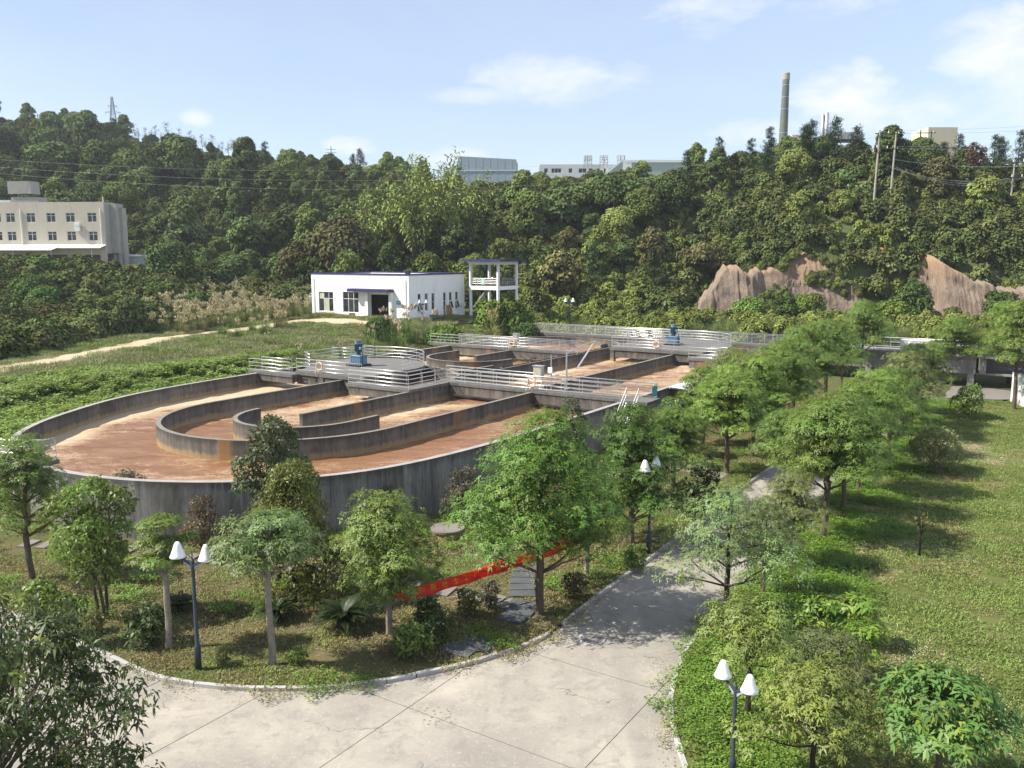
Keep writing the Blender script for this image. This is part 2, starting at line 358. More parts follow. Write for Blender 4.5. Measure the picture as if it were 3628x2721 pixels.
M['lawn'] = ground_mat('lawn soil and grass', (0.105, 0.125, 0.035), (0.19, 0.165, 0.08), (0.40, 0.32, 0.20), 0.50, 0.575)
M['garden'] = ground_mat('garden soil and grass', (0.085, 0.095, 0.03), (0.17, 0.135, 0.075), (0.30, 0.22, 0.14), 0.46, 0.585)
M['terrain'] = ground_mat('wild ground', (0.085, 0.10, 0.036), (0.16, 0.15, 0.075), (0.24, 0.18, 0.11), 0.52, 0.66)
M['track'] = ground_mat('pale dirt track', (0.42, 0.35, 0.23), (0.50, 0.42, 0.29), (0.34, 0.28, 0.18), 0.5, 0.6)
# ------------------------------------------------------------------ terrain
HT = [(-0.75, [(75, 0), (105, 3.2), (150, 10.5), (180, 11.5), (215, 28), (300, 62), (360, 63)]),
      (-0.50, [(85, 0), (112, 3.4), (152, 10.2), (178, 11.5), (210, 24), (300, 55), (360, 56)]),
      (-0.36, [(95, 0), (122, 4), (158, 8), (180, 12), (215, 26), (300, 48), (360, 48)]),
      (-0.22, [(110, 0), (138, 4.5), (160, 8), (190, 18), (230, 32), (290, 41), (360, 41)]),
      (-0.08, [(112, 0), (138, 4.5), (152, 8), (185, 20), (215, 30), (260, 33), (360, 33)]),
      (0.05, [(110, 0), (136, 4), (150, 9), (180, 21), (205, 29), (250, 30), (360, 30)]),
      (0.18, [(108, 0), (134, 3.2), (150, 10), (175, 23), (195, 29.5), (240, 31), (360, 31)]),
      (0.25, [(108, 0), (134, 3), (146, 10), (165, 22), (185, 31), (230, 32.5), (360, 32.5)]),
      (0.33, [(110, 0), (136, 3), (140.5, 13), (150, 20), (163, 29.5), (200, 32), (360, 32)]),
      (0.48, [(110, 0), (135, 3), (139, 12), (150, 20), (163, 28.5), (200, 30.5), (360, 30.5)]),
      (0.75, [(100, 0), (126, 3), (131, 11), (150, 20), (165, 26), (200, 27), (360, 27)])]
HA = np.array([a for a, _ in HT]); HY = np.linspace(70, 400, 331)
HG = np.array([np.interp(HY, [p[0] for p in t], [p[1] for p in t]) for _, t in HT])
def vnoise(x, y, seed):                                  # smooth value noise
    def h(i, j): return np.modf(np.sin(i * 127.1 + j * 311.7 + seed * 17.3) * 43758.5453)[0] % 1.0
    i = np.floor(x); j = np.floor(y); fx = x - i; fy = y - j; fx = fx * fx * (3 - 2 * fx); fy = fy * fy * (3 - 2 * fy)
    return (h(i, j) * (1 - fx) + h(i + 1, j) * fx) * (1 - fy) + (h(i, j + 1) * (1 - fx) + h(i + 1, j + 1) * fx) * fy
def terr(x, y):
    x = np.asarray(x, float); y = np.asarray(y, float); u = x * SN + y * CS; v = x * CS - y * SN
    left = 1.7 + 1.4 * ss(60, 78, -v) + 1.5 * ss(72, 90, u) * ss(62, 74, -v)
    z = left * ss(46, 53, -v) * ss(14, 24, u)
    z = np.maximum(z, ss(93, 112, u) * 3.0); z = np.maximum(z, ss(95, 130, y) * 3.0 * ss(5, 25, x))
    a = np.clip(x / np.maximum(y, 1), HA[0], HA[-1]); k = np.clip(np.searchsorted(HA, a) - 1, 0, len(HA) - 2); t = (a - HA[k]) / (HA[k + 1] - HA[k])
    yi = np.clip((y - 70) / 1.0, 0, len(HY) - 1.001); j = yi.astype(int); f = yi - j
    g = lambda q: HG[q, j] * (1 - f) + HG[q, j + 1] * f
    hill = g(k) * (1 - t) + g(k + 1) * t
    rough = (vnoise(x / 13, y / 13, 1) - 0.5) * 3.0 + (vnoise(x / 5, y / 5, 2) - 0.5) * 0.8
    z = np.maximum(z, np.where(y > 72, hill, 0)) + rough * ss(3.5, 12, hill) * ss(120, 150, y)
    return z - 0.06 + 0.08 * (vnoise(x / 3, y / 3, 3) - 0.5) * ss(0.5, 2, z)
def tz(x, y): return float(terr(np.array([x]), np.array([y]))[0])

xs = np.unique(np.concatenate([np.arange(-420, -120, 12), np.arange(-120, 140, 2.0), np.arange(140, 440, 12)]))
ys = np.unique(np.concatenate([np.arange(-60, 40, 8), np.arange(40, 176, 1.5), np.arange(176, 345, 4), np.arange(345, 1300, 60)]))
gx, gy = np.meshgrid(xs, ys); gz = terr(gx, gy)
nv, nh = gx.shape; idx = np.arange(nv * nh).reshape(nv, nh)
def grid_mesh(name, P, idx, mat, smooth=True):
    me = bpy.data.meshes.new(name)
    q = np.stack([idx[:-1, :-1], idx[:-1, 1:], idx[1:, 1:], idx[1:, :-1]], -1).reshape(-1, 4)
    me.vertices.add(len(P)); me.vertices.foreach_set('co', np.asarray(P, np.float32).ravel())
    me.loops.add(q.size); me.loops.foreach_set('vertex_index', q.ravel().astype(np.int32))
    me.polygons.add(len(q)); me.polygons.foreach_set('loop_start', np.arange(0, q.size, 4, dtype=np.int32))
    me.update(calc_edges=True); me.materials.append(mat)
    if smooth: me.polygons.foreach_set('use_smooth', np.ones(len(q), bool))
    return me
struct(link('ground', grid_mesh('ground', np.stack([gx, gy, gz], -1).reshape(-1, 3), idx, M['terrain'])))

# ------------------------------------------------------------------ road, kerbs, gardens
def flat(name, poly, z, mat):
    mb = MB(); n = len(poly); mb.add([(x, y, z) for x, y in poly], [tuple(range(n))])
    o = mb.build(name, mat); bm = bmesh.new(); bm.from_mesh(o.data); bmesh.ops.triangulate(bm, faces=bm.faces[:])
    for f in bm.faces:
        if f.normal.z < 0: f.normal_flip()
    bm.to_mesh(o.data); bm.free(); return struct(o)
def smooth_line(pts, n=6):
    out = []; P = [Vector(p) for p in pts]
    for i in range(len(P) - 1):
        a, b, c, d = P[max(i - 1, 0)], P[i], P[i + 1], P[min(i + 2, len(P) - 1)]
        for k in range(n):
            t = k / n; out.append(0.5 * ((2 * b) + (c - a) * t + (2 * a - 5 * b + 4 * c - d) * t * t + (3 * b - a - 3 * c + d) * t ** 3))
    out.append(P[-1]); return [(p.x, p.y) for p in out]
KG = smooth_line([(-34, 36), (-27, 34.5), (-22.5, 32.3), (-19.05, 30.06), (-16.92, 28.7), (-14.98, 27.48), (-13.01, 26.13), (-11.23, 24.95), (-9.57, 24.37), (-7.66, 24.12), (-5.71, 24.18), (-4.35, 24.46), (-2.98, 24.98), (-1.57, 25.65), (-0.09, 26.62), (0.69, 27.24), (1.27, 27.88)])
KG2 = [(1.8, 28.7), (3.18, 31.06), (6.7, 36.51), (10.55, 42.86), (14.77, 49.46), (24.6, 64.9), (32.5, 77.4)]
KR = smooth_line([(4.9, 8.0), (4.6, 14), (4.45, 20.18), (4.52, 22.36), (4.81, 23.9), (5.61, 26.29), (6.9, 28.6), (8.2, 30.7), (12.29, 37.0), (18.06, 46.1), (25.6, 57.9), (33.0, 69.4), (37.6, 76.4)])
road_poly = [(-60, 8)] + [(4.9, 8.0)] + KR[1:] + [(36, 80), (34.5, 80)] + list(reversed(KG2)) + list(reversed(KG)) + [(-60, 41)]
road = flat('road', road_poly, 0.0, plain('road joint filler', (0.10, 0.085, 0.065), 0.95))
# slabs of the road: the sheet cut along its joints, each slab a piece of its own
def to_g(p): return (p[0] * SN + p[1] * CS, p[0] * CS - p[1] * SN)
UJ = [-40, 11.5, 17.75, 22.65, 28.2, 33.3, 38.5, 44, 49.5, 55, 60.5, 66, 71.5, 77, 82.5, 88, 130]     # joints across
VJ = [-120, -34, -28.5, -22.6, -19.3, -15.13, -9.4, 40]                                                 # joints along
src = bmesh.new(); src.from_mesh(road.data)
for i in range(len(UJ) - 1):
    for j in range(len(VJ) - 1):
        b = src.copy(); g = 0.014
        for co, no in ((W(UJ[i] + g, 0), W(-1, 0)), (W(UJ[i + 1] - g, 0), W(1, 0)), (W(0, VJ[j] + g), W(0, -1)), (W(0, VJ[j + 1] - g), W(0, 1))):
            bmesh.ops.bisect_plane(b, geom=b.verts[:] + b.edges[:] + b.faces[:], plane_co=co, plane_no=no, clear_outer=True)
        if b.faces and sum(f.calc_area() for f in b.faces) > 0.05:
            bmesh.ops.dissolve_limit(b, angle_limit=0.01, verts=b.verts[:], edges=b.edges[:])
            dz = rnd.uniform(0.008, 0.014)
            for q in b.verts: q.co.z += dz
            e = bmesh.ops.extrude_face_region(b, geom=b.faces[:])
            for q in [x for x in e['geom'] if isinstance(x, bmesh.types.BMVert)]: q.co.z -= dz - 0.001
            bmesh.ops.recalc_face_normals(b, faces=b.faces[:])
            me = bpy.data.meshes.new('slab'); b.to_mesh(me); me.materials.append(M['road']); link('slab', me, road)
        b.free()
src.free()
garden_poly = KG + KG2 + [tuple(W(97, -24)[:2]), tuple(W(38, -26.3)[:2]), tuple(W(30, -30)[:2]), tuple(W(24, -34)[:2]), tuple(W(22.6, -42)[:2]), tuple(W(24, -50)[:2]), tuple(W(28, -56)[:2]), tuple(W(26, -66)[:2]), (-60, 50), (-60, 41)]
flat('garden_bed', [p for p in garden_poly], 0.10, M['garden'])
lawn_poly = KR + [(38.4, 76.0), (60, 74), (90, 70), (90, -10), (5, -10)]
flat('lawn', lawn_poly, 0.10, M['lawn'])
def kerb(line, gap=(), w=0.15, h=0.135):
    d = 0.0; P = [Vector(p) for p in line]; seg = []; total = sum((P[i + 1] - P[i]).length for i in range(len(P) - 1))
    def at(s):
        for i in range(len(P) - 1):
            L = (P[i + 1] - P[i]).length
            if s <= L or i == len(P) - 2: return P[i] + (P[i + 1] - P[i]) * min(1, s / L)
            s -= L
    k = 0
    while d < total - 0.3:
        ln = rnd.uniform(0.93, 1.0)
        a, b = at(d), at(min(total, d + ln)); d += ln + 0.012
        if b.y < 6 or a.y > 60 or a.x < -24: continue
        m = MB(); dirv = (b - a); mid = (a + b) / 2; L = dirv.length - 0.016
        m.bevbox((0, 0, h / 2 + 0.002), (L, w, h + rnd.uniform(-0.012, 0.012)), 0.014)
        o = m.build('kerb_stone', M['stone'], road); o.location = (mid.x + rnd.uniform(-.008, .008), mid.y + rnd.uniform(-.008, .008), 0); o.rotation_euler = (rnd.uniform(-.02, .02), 0, math.atan2(dirv.y, dirv.x) + rnd.uniform(-.012, .012))
kerb(KG); kerb(KG2); kerb(KR)
# side path from the road to the tank stairs, and the pad by the channel on the right
flat('side_path', [tuple(W(47.6, -16.2)[:2]), tuple(W(49.2, -16.2)[:2]), tuple(W(50.4, -22.5)[:2]), tuple(W(48.6, -22.5)[:2])], 0.115, M['road'])
flat('service_pad', [(40.0, 77.6), (44.5, 76.6), (50, 77), (48, 83), (44.5, 85), (41.6, 80.5)], 0.112, M['slab'])

# garden footpaths: grey slabs along the tank, dark slate steps crossing them
path = thing('garden_path', 'curving path of grey concrete slabs across the lawn below the tank', 'path', (-13.4, 35.2, 0.1))
PL = smooth_line([(-22.5, 37.2), (-18, 36.4), (-13.06, 35.06), (-10.66, 34.34), (-7.73, 33.45), (-5.32, 32.6), (-3.0, 31.75), (-0.9, 30.84), (0.0, 30.2)], 10)
acc = 0.0; lastp = Vector(PL[0])
for i in range(1, len(PL)):
    p = Vector(PL[i]); acc += (p - lastp).length
    if acc >= 0.56:
        dv = (p - lastp).normalized(); m = MB(); m.bevbox((0, 0, 0), (0.50, 0.92, 0.06), 0.012)
        o = m.build('paving_slab', M['slab'], path); o.location = (p.x + 13.4, p.y - 35.2, 0.035 + rnd.uniform(-.006, .006)); o.rotation_euler = (0, 0, math.atan2(dv.y, dv.x) + rnd.uniform(-.05, .05)); acc = 0
    lastp = p
step = thing('slate_path', 'dark slate stepping path from the kerb towards the tank', 'path', (0.3, 30, 0.1))
for k, (x, y, wd, ln, a) in enumerate([(0.55, 33.9, .95, .55, -.05), (0.47, 33.25, .98, .58, -.03), (0.42, 32.6, 1.0, .6, 0), (0.4, 31.95, 1.0, .6, 0), (0.4, 31.3, 1.0, .58, 0.02), (0.42, 30.3, 1.05, .62, -.25), (0.3, 29.65, 1.05, .6, -.4), (0.0, 29.05, 1.0, .6, -.5), (-1.1, 27.1, 1.3, .8, -.6), (-1.75, 26.55, 1.1, .7, -.5), (0.65, 34.6, .95, .55, -.08), (0.8, 35.3, .95, .55, -.12)]):
    m = MB(); m.bevbox((0, 0, 0), (wd, ln, 0.07), 0.012); o = m.build('slate_slab', M['slate'], step); o.location = (x - 0.3, y - 30, 0.035); o.rotation_euler = (rnd.uniform(-.02, .02), rnd.uniform(-.02, .02), a)

# dirt track on the left bank, following the ground
TR = smooth_line([(-60, 66), (-52, 70), (-46.5, 75), (-44.6, 80), (-43.6, 88), (-43.2, 96), (-42.5, 104), (-39.5, 112), (-33, 117.5), (-26, 118.5), (-19, 113)], 8)
tp = []
for i, p in enumerate(TR):
    a = Vector(TR[max(0, i - 1)]); b = Vector(TR[min(len(TR) - 1, i + 1)]); d = (b - a).normalized(); nrm = Vector((-d.y, d.x))
    wd = (2.6 if i < 26 else 2.0 if i < 50 else 1.6) + 0.35 * math.sin(i * 1.7)
    for k in range(5):
        q = Vector(p) + nrm * (k / 2 - 1) * wd; tp.append((q.x, q.y, tz(q.x, q.y) + 0.10 - 0.09 * abs(k - 2) / 2))
struct(link('dirt_track', grid_mesh('dirt_track', tp, np.arange(len(tp)).reshape(-1, 5), M['track'])))

# bare rock faces cut into the hill on the right
def rock_mat():
    t = NT('cut rock and clay'); p = t.pos(); ps = t.pos((1, 1, 0.10)); a = t.noise(p, 0.16, 5, 0.6, 0.5); s_ = t.noise(t.pos((1, 1, 0.22)), 2.2, 8, 0.72, 0.8); f = t.noise(p, 4, 7, 0.7)
    c = t.ramp(s_, [(0.3, (0.12, 0.09, 0.066)), (0.5, (0.22, 0.168, 0.125)), (0.72, (0.33, 0.26, 0.20))])
    ge = t.n('ShaderNodeNewGeometry'); sp = t.n('ShaderNodeSeparateXYZ'); t.l(ge.outputs['Position'], sp.inputs[0])
    k = t.math('ADD', t.math('MULTIPLY', t.math('SUBTRACT', sp.outputs[2], 9.2), 0.30), t.math('MULTIPLY', t.math('SUBTRACT', a, 0.5), 2.2))
    c = t.mix(t.math('MULTIPLY', t.ramp(k, [(0.0, 0), (0.9, 1)]), 0.5), c, (0.40, 0.235, 0.13))
    c = t.mix(t.math('MULTIPLY', t.ramp(f, [(0.5, 0), (0.7, 1)]), 0.3), c, (0.36, 0.30, 0.25))
    t.set(t.b, Base_Color=c, Roughness=0.95); t.b.inputs['Specular IOR Level'].default_value = 0.1; t.bump(t.math('ADD', s_, f), 0.7, 0.25); return t.m
M['rock'] = rock_mat()
def y_at(x, z):
    yy = np.arange(118, 175, 0.25); zz = terr(np.full_like(yy, x), yy); k = np.argmax(zz >= z); return float(yy[k])
ROCKS = []
def rock_face(prof, zlo, label):
    ROCKS.append(prof); xs_ = np.arange(prof[0][0], prof[-1][0], 0.14); nz = 30
    top = np.interp(xs_, [p[0] for p in prof], [p[1] for p in prof]); P = []
    for i, x in enumerate(xs_):
        zt = max(zlo + 0.4, top[i] + 0.22 * math.sin(x * 2.1) + 0.12 * math.sin(x * 5.7))
        f = 0.07 * abs(math.sin(x * 3.1 + 0.9 * math.sin(x * 0.9))) + 0.04 * math.sin(x * 7.3) + 0.5 * math.sin(x * 0.45) + 0.3 * math.sin(x * 1.1 + 1)
        ybase = y_at(x, 3.4)
        for k in range(nz):
            t = k / (nz - 1); z = zlo + (zt - zlo) * t; y = min(y_at(x, z), ybase + 0.45 * (z - 3)) - 1.0 + f * (0.4 + 0.6 * t)
            y += 0.16 * math.sin(z * 1.7 + x) + 0.3 * (float(vnoise(np.array([x / 1.3]), np.array([z / 1.1]), 14)[0]) - .5) + (2.2 * (t - 0.93) / 0.07 if t > 0.93 else 0); P.append((x, y, z))
    struct(link('rock_face', grid_mesh('rock_face', P, np.arange(len(P)).reshape(-1, nz), M['rock'])))
rock_face([(28.6, 3.2), (29.8, 5.6), (31.3, 7.6), (33, 9.6), (34.6, 11.9), (36.2, 11.7), (37.6, 10.6), (40.2, 11.2), (43, 11.6), (45.2, 13.2), (47.6, 14.4), (49.6, 13.2), (52.2, 11.5), (54.6, 8.6), (56.5, 4.5)], 1.6, '')
rock_face([(62.6, 5), (64.6, 11), (66.0, 13.4), (68.2, 11.8), (70.4, 9.8), (73.3, 9.0), (75.5, 8.2), (77.8, 8.6), (80, 9.2), (82.3, 9.4), (86, 9), (90, 9)], 1.6, '')
# orange earth slips among the trees
def slip(cx, cz, w, h, seed):
    P = []; n = 14; r_ = random.Random(seed)
    ph = [r_.uniform(0, 6) for _ in range(3)]
    for i in range(n):
        x = cx + (i / (n - 1) - 0.5) * w; hh = h * (0.4 + 0.6 * math.sin(math.pi * (i + .5) / n)) * (1 + .25 * math.sin(i * 1.9 + ph[0]))
        for k in range(10):
            z = cz - hh * 0.5 + hh * k / 9; y = y_at(x, z) - 0.9 + 0.3 * math.sin(i * 1.7 + ph[1]) + 0.1 * math.sin(k * 2 + i); P.append((x, y, z))
    struct(link('earth_slip', grid_mesh('earth_slip', P, np.arange(len(P)).reshape(-1, 10), M['clay'])))
M['clay'] = plain('orange clay', (0.46, 0.20, 0.075), 0.95, 0, 0.3, 0.8)
slip(5.6, 15.2, 3.2, 3.0, 1); slip(10.6, 13.4, 3.6, 1.8, 2); slip(11.9, 13.0, 1.6, 1.2, 5); slip(59.5, 14.0, 3.6, 1.8, 3)

# ------------------------------------------------------------------ the aeration tank
T = 2.9; WL = 1.70; U0, V0 = 38.2, -42.5
tank = gthing('aeration_tank', 'huge concrete aeration tank with a rounded end and dark stained walls', 'tank', U0, V0)
def arc(cu, cv, r, a0, a1, n=40):   # angles measured from +v towards +u
    return [(cv + r * math.cos(R(a0 + (a1 - a0) * k / n)) - V0, cu + r * math.sin(R(a0 + (a1 - a0) * k / n)) - U0) for k in range(n + 1)]
def g2(*pts): return [(v - V0, u - U0) for u, v in pts]
END = [(56, -59.3), (49.4, -59.25), (42.9, -58.75), (39.8, -58.3), (36.8, -57.6), (33.3, -56.2), (28.9, -53.7), (26.2, -51.6), (24.3, -49.4), (22.6, -46.2), (21.75, -43), (21.5, -39.8), (21.95, -36.6), (23.0, -33.8), (24.9, -30.9), (27.6, -28.5), (30.9, -26.95), (35.6, -26.1), (42, -25.75), (50, -25.7)]
END = smooth_line(END, 5)                                  # the rounded end, nearly a half circle
outer = g2((97.4, -59.3)) + g2(*END) + g2((97.4, -25.7))
ow = MB().wall(outer, 0.36, -0.1, T).build('outer_wall', M['concrete'], tank); ow.data.materials.append(M['outer'])
for p in ow.data.polygons:                               # outside faces never touched the liquor
    c = p.center; cx, cy = c.x, max(0.0, 0.0 if c.y > 0 else c.y); rad = math.hypot(c.x, min(c.y, 0.0))
    if abs(p.normal.z) > 0.5 or p.normal.x * c.x + p.normal.y * min(c.y, 0.0) > 0.02: p.material_index = 1
MB().wall(g2((97.2, -59.5), (97.2, -25.5)), 0.36, -0.1, T - 0.01).build('end_wall', M['concrete'], tank)
walls = [g2((51.5, -50)) + arc(38.2, -41.7, 8.3, 180, 360, 40) + g2((54.4, -33.4)),
         arc(38.2, -41.0, 4.2, 180, 360, 24) + g2((40.7, -36.8)),
         g2((38.3, -41.3), (54.6, -41.3)),
         g2((54.8, -42.8), (87.0, -42.8)), g2((55.6, -34.2), (84, -34.2)),
         g2((74.8, -55.6)) + arc(71, -51, 4.6, 180, 360, 24) + g2((71.4, -46.4)),
         g2((71.4, -50.9), (78.4, -50.9)),
         g2((64.5, -56), (63.6, -54.2), (62.8, -52.2), (62.2, -49.4), (61.2, -46.9), (59.7, -44.6), (58.0, -43.0)),
         g2((60.8, -45.4), (66.0, -45.0)),
         arc(87, -51.3, 8.3, 180, 0, 40)]
for k, w_ in enumerate(walls):
    MB().wall(w_, 0.30, 0.2, T - 0.015 - 0.004 * k).build('partition_wall', M['concrete'], tank)
# liquor: one sheet, ruffled by the aerators
def water_mat():
    t = NT('brown aerated liquor'); p = t.pos((0.30, 1.0, 1.0), R(57)); q = t.pos()
    big = t.noise(p, 0.16, 6, 0.62, 1.2); mid = t.noise(p, 0.8, 8, 0.7, 1.0); fine = t.noise(q, 2.6, 9, 0.78, 1.0); sp = t.noise(q, 7, 5, 0.8)
    c = t.mix(t.ramp(mid, [(0.35, 0), (0.62, 1)]), (0.215, 0.098, 0.044), (0.31, 0.170, 0.090))
    foam = t.math('ADD', t.math('MULTIPLY', big, 0.48), t.math('ADD', t.math('MULTIPLY', mid, 0.26), t.math('MULTIPLY', fine, 0.36)))
    at_ = t.attr('foam'); foam = t.math('ADD', foam, t.math('MULTIPLY', at_, 0.16))
    k = t.ramp(foam, [(0.535, 0), (0.60, 0.45), (0.70, 0.95)])
    c = t.mix(k, c, (0.53, 0.395, 0.24))
    flecks = t.math('MULTIPLY', t.ramp(sp, [(0.63, 0), (0.68, 1)]), t.ramp(mid, [(0.45, 0), (0.6, 1)]))
    c = t.mix(t.math('MULTIPLY', flecks, 0.7), c, (0.68, 0.55, 0.38))
    t.set(t.b, Base_Color=c, Roughness=t.math('ADD', t.math('MULTIPLY', k, 0.5), 0.10)); t.b.inputs['Specular IOR Level'].default_value = 0.5
    t.bump(t.math('ADD', t.math('MULTIPLY', mid, 1.0), t.math('ADD', t.math('MULTIPLY', fine, 0.5), t.math('MULTIPLY', sp, 0.3))), 0.9, 0.14); return t.m
M['water'] = water_mat()
EV = np.array([q[1] for q in END]); EU = np.array([q[0] for q in END]); vsamp = np.linspace(-59.25, -25.75, 160); P = []; nu = 330; foam = []
for v in vsamp:
    us = float(np.interp(v, EV, EU))
    for k in range(nu): P.append((us + (97.15 - us) * k / (nu - 1), v))
P = np.array(P); uu, vv = P[:, 0], P[:, 1]
churn = np.exp(-(((uu - 50.5) / 5.5) ** 2 + ((vv + 46.0) / 2.6) ** 2)) + np.exp(-(((uu - 82.5) / 6.5) ** 2 + ((vv + 30.5) / 2.6) ** 2))
zw = WL + 0.08 * (vnoise(uu / 1.1, vv / 0.6, 5) - 0.5) + 0.06 * (vnoise(uu / 0.4, vv / 0.35, 6) - 0.5) + churn * (0.35 * (vnoise(uu / 0.7, vv / 0.6, 7) - 0.35) + 0.25 * (vnoise(uu / 0.3, vv / 0.3, 8) - 0.5))
rimd = np.abs(uu - np.interp(vv, EV, EU))
fo = 1.25 * np.exp(-((vv + 56.8) / 1.6) ** 2) * ss(28, 44, uu) + 1.0 * ss(5.5, 2.0, rimd) * ss(-46, -52, vv) + 0.45 * ss(4.5, 1.0, rimd) * ss(-44, -34, vv) * (uu < 32) + 0.9 * churn
fo += 0.8 * np.exp(-((vv + 39.9) / 1.0) ** 2) * ss(42, 47, uu) * ss(54, 50, uu) + 0.7 * np.exp(-((vv + 41.4) / 1.1) ** 2) * ss(58, 62, uu) - 0.35 * np.exp(-(((uu - 31) / 5) ** 2 + ((vv + 48) / 5) ** 2)) - 0.3 * np.exp(-(((uu - 36) / 9) ** 2 + ((vv + 31.5) / 1.6) ** 2))
wx = uu * SN + vv * CS; wy = uu * CS - vv * SN
me = grid_mesh('water', np.stack([wx, wy, zw], -1), np.arange(len(P)).reshape(len(vsamp), nu), M['water'])
at_ = me.attributes.new('foam', 'FLOAT', 'POINT'); at_.data.foreach_set('value', fo.astype(np.float32))
struct(link('water', me))

# decks and platforms
def deck(name, label, u, v, boxes, extra=(), beams=()):
    d = gthing(name, label, 'walkway', u, v)
    for (ua, ub, va, vb, z1, th) in boxes: MB().box(va - v, vb - v, ua - u, ub - u, z1 - th, z1).build('deck', M['deck'], d)
    for (ua, ub, va, vb, z0, z1) in beams: MB().box(va - v, vb - v, ua - u, ub - u, z0, z1).build('beam', M['concrete'], d)
    for poly, z0, z1 in extra: MB().prism([(b - v, a - u) for a, b in poly], z0, z1).build('platform', M['deck'], d)
    return d
D1 = T + 0.13
deck('concrete_walkway', 'narrow concrete walkway from the far bank to the nearer blue aerator', 50, -57.5, [(50, 51.6, -60.4, -54.9, D1, 0.22)], beams=[(50.06, 50.36, -59.1, -54.9, T - 0.62, D1 - 0.222)])
def disc(cu, cv, r, a0, a1, n=36): return [(cu + r * math.sin(R(a0 + (a1 - a0) * k / n)), cv + r * math.cos(R(a0 + (a1 - a0) * k / n))) for k in range(n + 1)]
D2 = T + 0.34
pl1 = [(50.9, -55.4), (50.9, -47.6), (55.2, -47.9)] + disc(57.2, -53.4, 5.7, -20, 160)[3:] + [(55.0, -58.6), (53.5, -56.4)]
d = deck('mixer_platform', 'round concrete platform under the nearer blue aerator', 57, -53, [], [(pl1, D2 - 0.3, D2)], [(51.0, 51.35, -55.3, -47.7, T - 0.75, D2 - 0.302), (51.0, 57, -53.2, -52.8, T - 0.7, D2 - 0.304)])
for (a, b) in ((51.15, -47.95), (51.15, -52.3), (57, -58)): MB().box(b - .25 + 53, b + .25 + 53, a - .25 - 57, a + .25 - 57, 0.2, D2 - 0.31).build('pillar', M['concrete'], d)
deck('concrete_walkway', 'low walkway with a right-angle bend between the aerator and the lifebuoy bridge', 49, -44, [(49, 50.6, -47.6, -41.1, D1, 0.22), (50.6, 54.0, -42.6, -41.12, D1 - 0.003, 0.22)], beams=[(49.06, 49.36, -47.4, -41.6, T - 0.72, D1 - 0.222), (49.36, 54, -41.5, -41.16, T - 0.7, D1 - 0.224)])
deck('concrete_walkway', 'long bridge deck with a steel control cabinet, ending at the stairs', 54, -33, [(54, 55.6, -42.6, -25.9, D1 + 0.002, 0.22), (53.6, 56.0, -25.9, -23.7, D1, 0.22)], beams=[(54.06, 54.36, -41.0, -25.9, T - 0.80, D1 - 0.222), (55.24, 55.54, -42.5, -25.9, T - 1.0, D1 - 0.222), (53.7, 54.0, -25.4, -24.0, 0, D1 - .222)])
deck('concrete_walkway', 'rear bridge deck across the left half of the tank', 78, -52, [(78, 79.6, -62.2, -42.4, D1, 0.22)], beams=[(78.06, 78.36, -59.1, -42.6, T - 0.95, D1 - 0.222)])
pl2 = [(83.5, -41.5), (83.5, -31.0), (86.5, -30.8)] + disc(90.3, -36.3, 5.9, -30, 200)[4:] + [(86, -41.6)]
d = deck('mixer_platform', 'round concrete platform under the farther blue aerator', 90, -36, [], [(pl2, D2 - 0.3, D2)], [(83.6, 83.95, -41.4, -31.1, T - 0.75, D2 - 0.302)])
for (a, b) in ((83.75, -41.2), (83.75, -31.3)): MB().box(b - .22 + 36, b + .22 + 36, a - .25 - 90, a + .25 - 90, 0.2, D2 - 0.31).build('pillar', M['concrete'], d)
deck('concrete_walkway', 'short walkway right of the farther aerator platform', 80, -28, [(80, 81.6, -31.2, -25.4, D1, 0.22), (81.6, 86.4, -30.9, -29.4, D1 - .003, 0.22)], beams=[(80.06, 80.36, -31.0, -25.8, T - 0.85, D1 - 0.222)])
deck('concrete_walkway', 'longest deck closing the far end of the tank', 97.5, -40, [(97.0, 98.8, -61.8, -23.0, D1, 0.25)], beams=[(98.4, 98.7, -61, -23, 0.5, D1 - .252)])
deck('concrete_walkway', 'small landing on the tank rim at the left edge', 21.9, -44.5, [(20.6, 22.4, -47.5, -41.4, T + 0.12, 0.2)], beams=[(20.7, 20.95, -47.2, -46.9, 0, T - 0.09), (20.7, 20.95, -42, -41.7, 0, T - 0.09)])

# stainless railings
post_mesh = MB().tube([(0, 0, 0), (0, 0, 1.1)], 0.022, 6).mesh('post', M['steel'])
foot_mesh = None
def railing(label, pts, z, group=None, step=1.5, h=1.1, rails=4, mat='steel', u=None):
    u0, v0 = pts[0]; r_ = gthing('railing', label, 'railing', u0, v0, z, group)
    P = [Vector((v - v0, u - u0, 0)) for u, v in pts]
    for k in range(rails):
        zz = h - k * (h - 0.16) / (rails - 1) if rails > 1 else h
        MB().tube([p + Vector((0, 0, zz)) for p in P], 0.040 if k == 0 else 0.030, 6).build('rail', M[mat], r_, True)
    for i in range(len(P) - 1):
        L = (P[i + 1] - P[i]).length
        if len(P) > 8 and i % 3: continue
        n = max(1, round(L / step))
        for k in range(n + (1 if i == len(P) - 2 else 0)):
            o = link('post', post_mesh, r_); o.location = P[i].lerp(P[i + 1], k / n); o.scale = (1, 1, h / 1.1)
    return r_
GR = 'steel railings of the tank walkways'
railing('steel railing along the front of the far-left walkway', [(50.08, -60.3), (50.08, -55.2)], D1, GR)
railing('steel railing behind the far-left walkway, at its outer end', [(51.5, -60.3), (51.5, -56.4)], D1, GR)
railing('steel railing with a lifebuoy, in front of the nearer aerator', [(51.0, -55.3), (51.0, -47.7)], D2, GR)
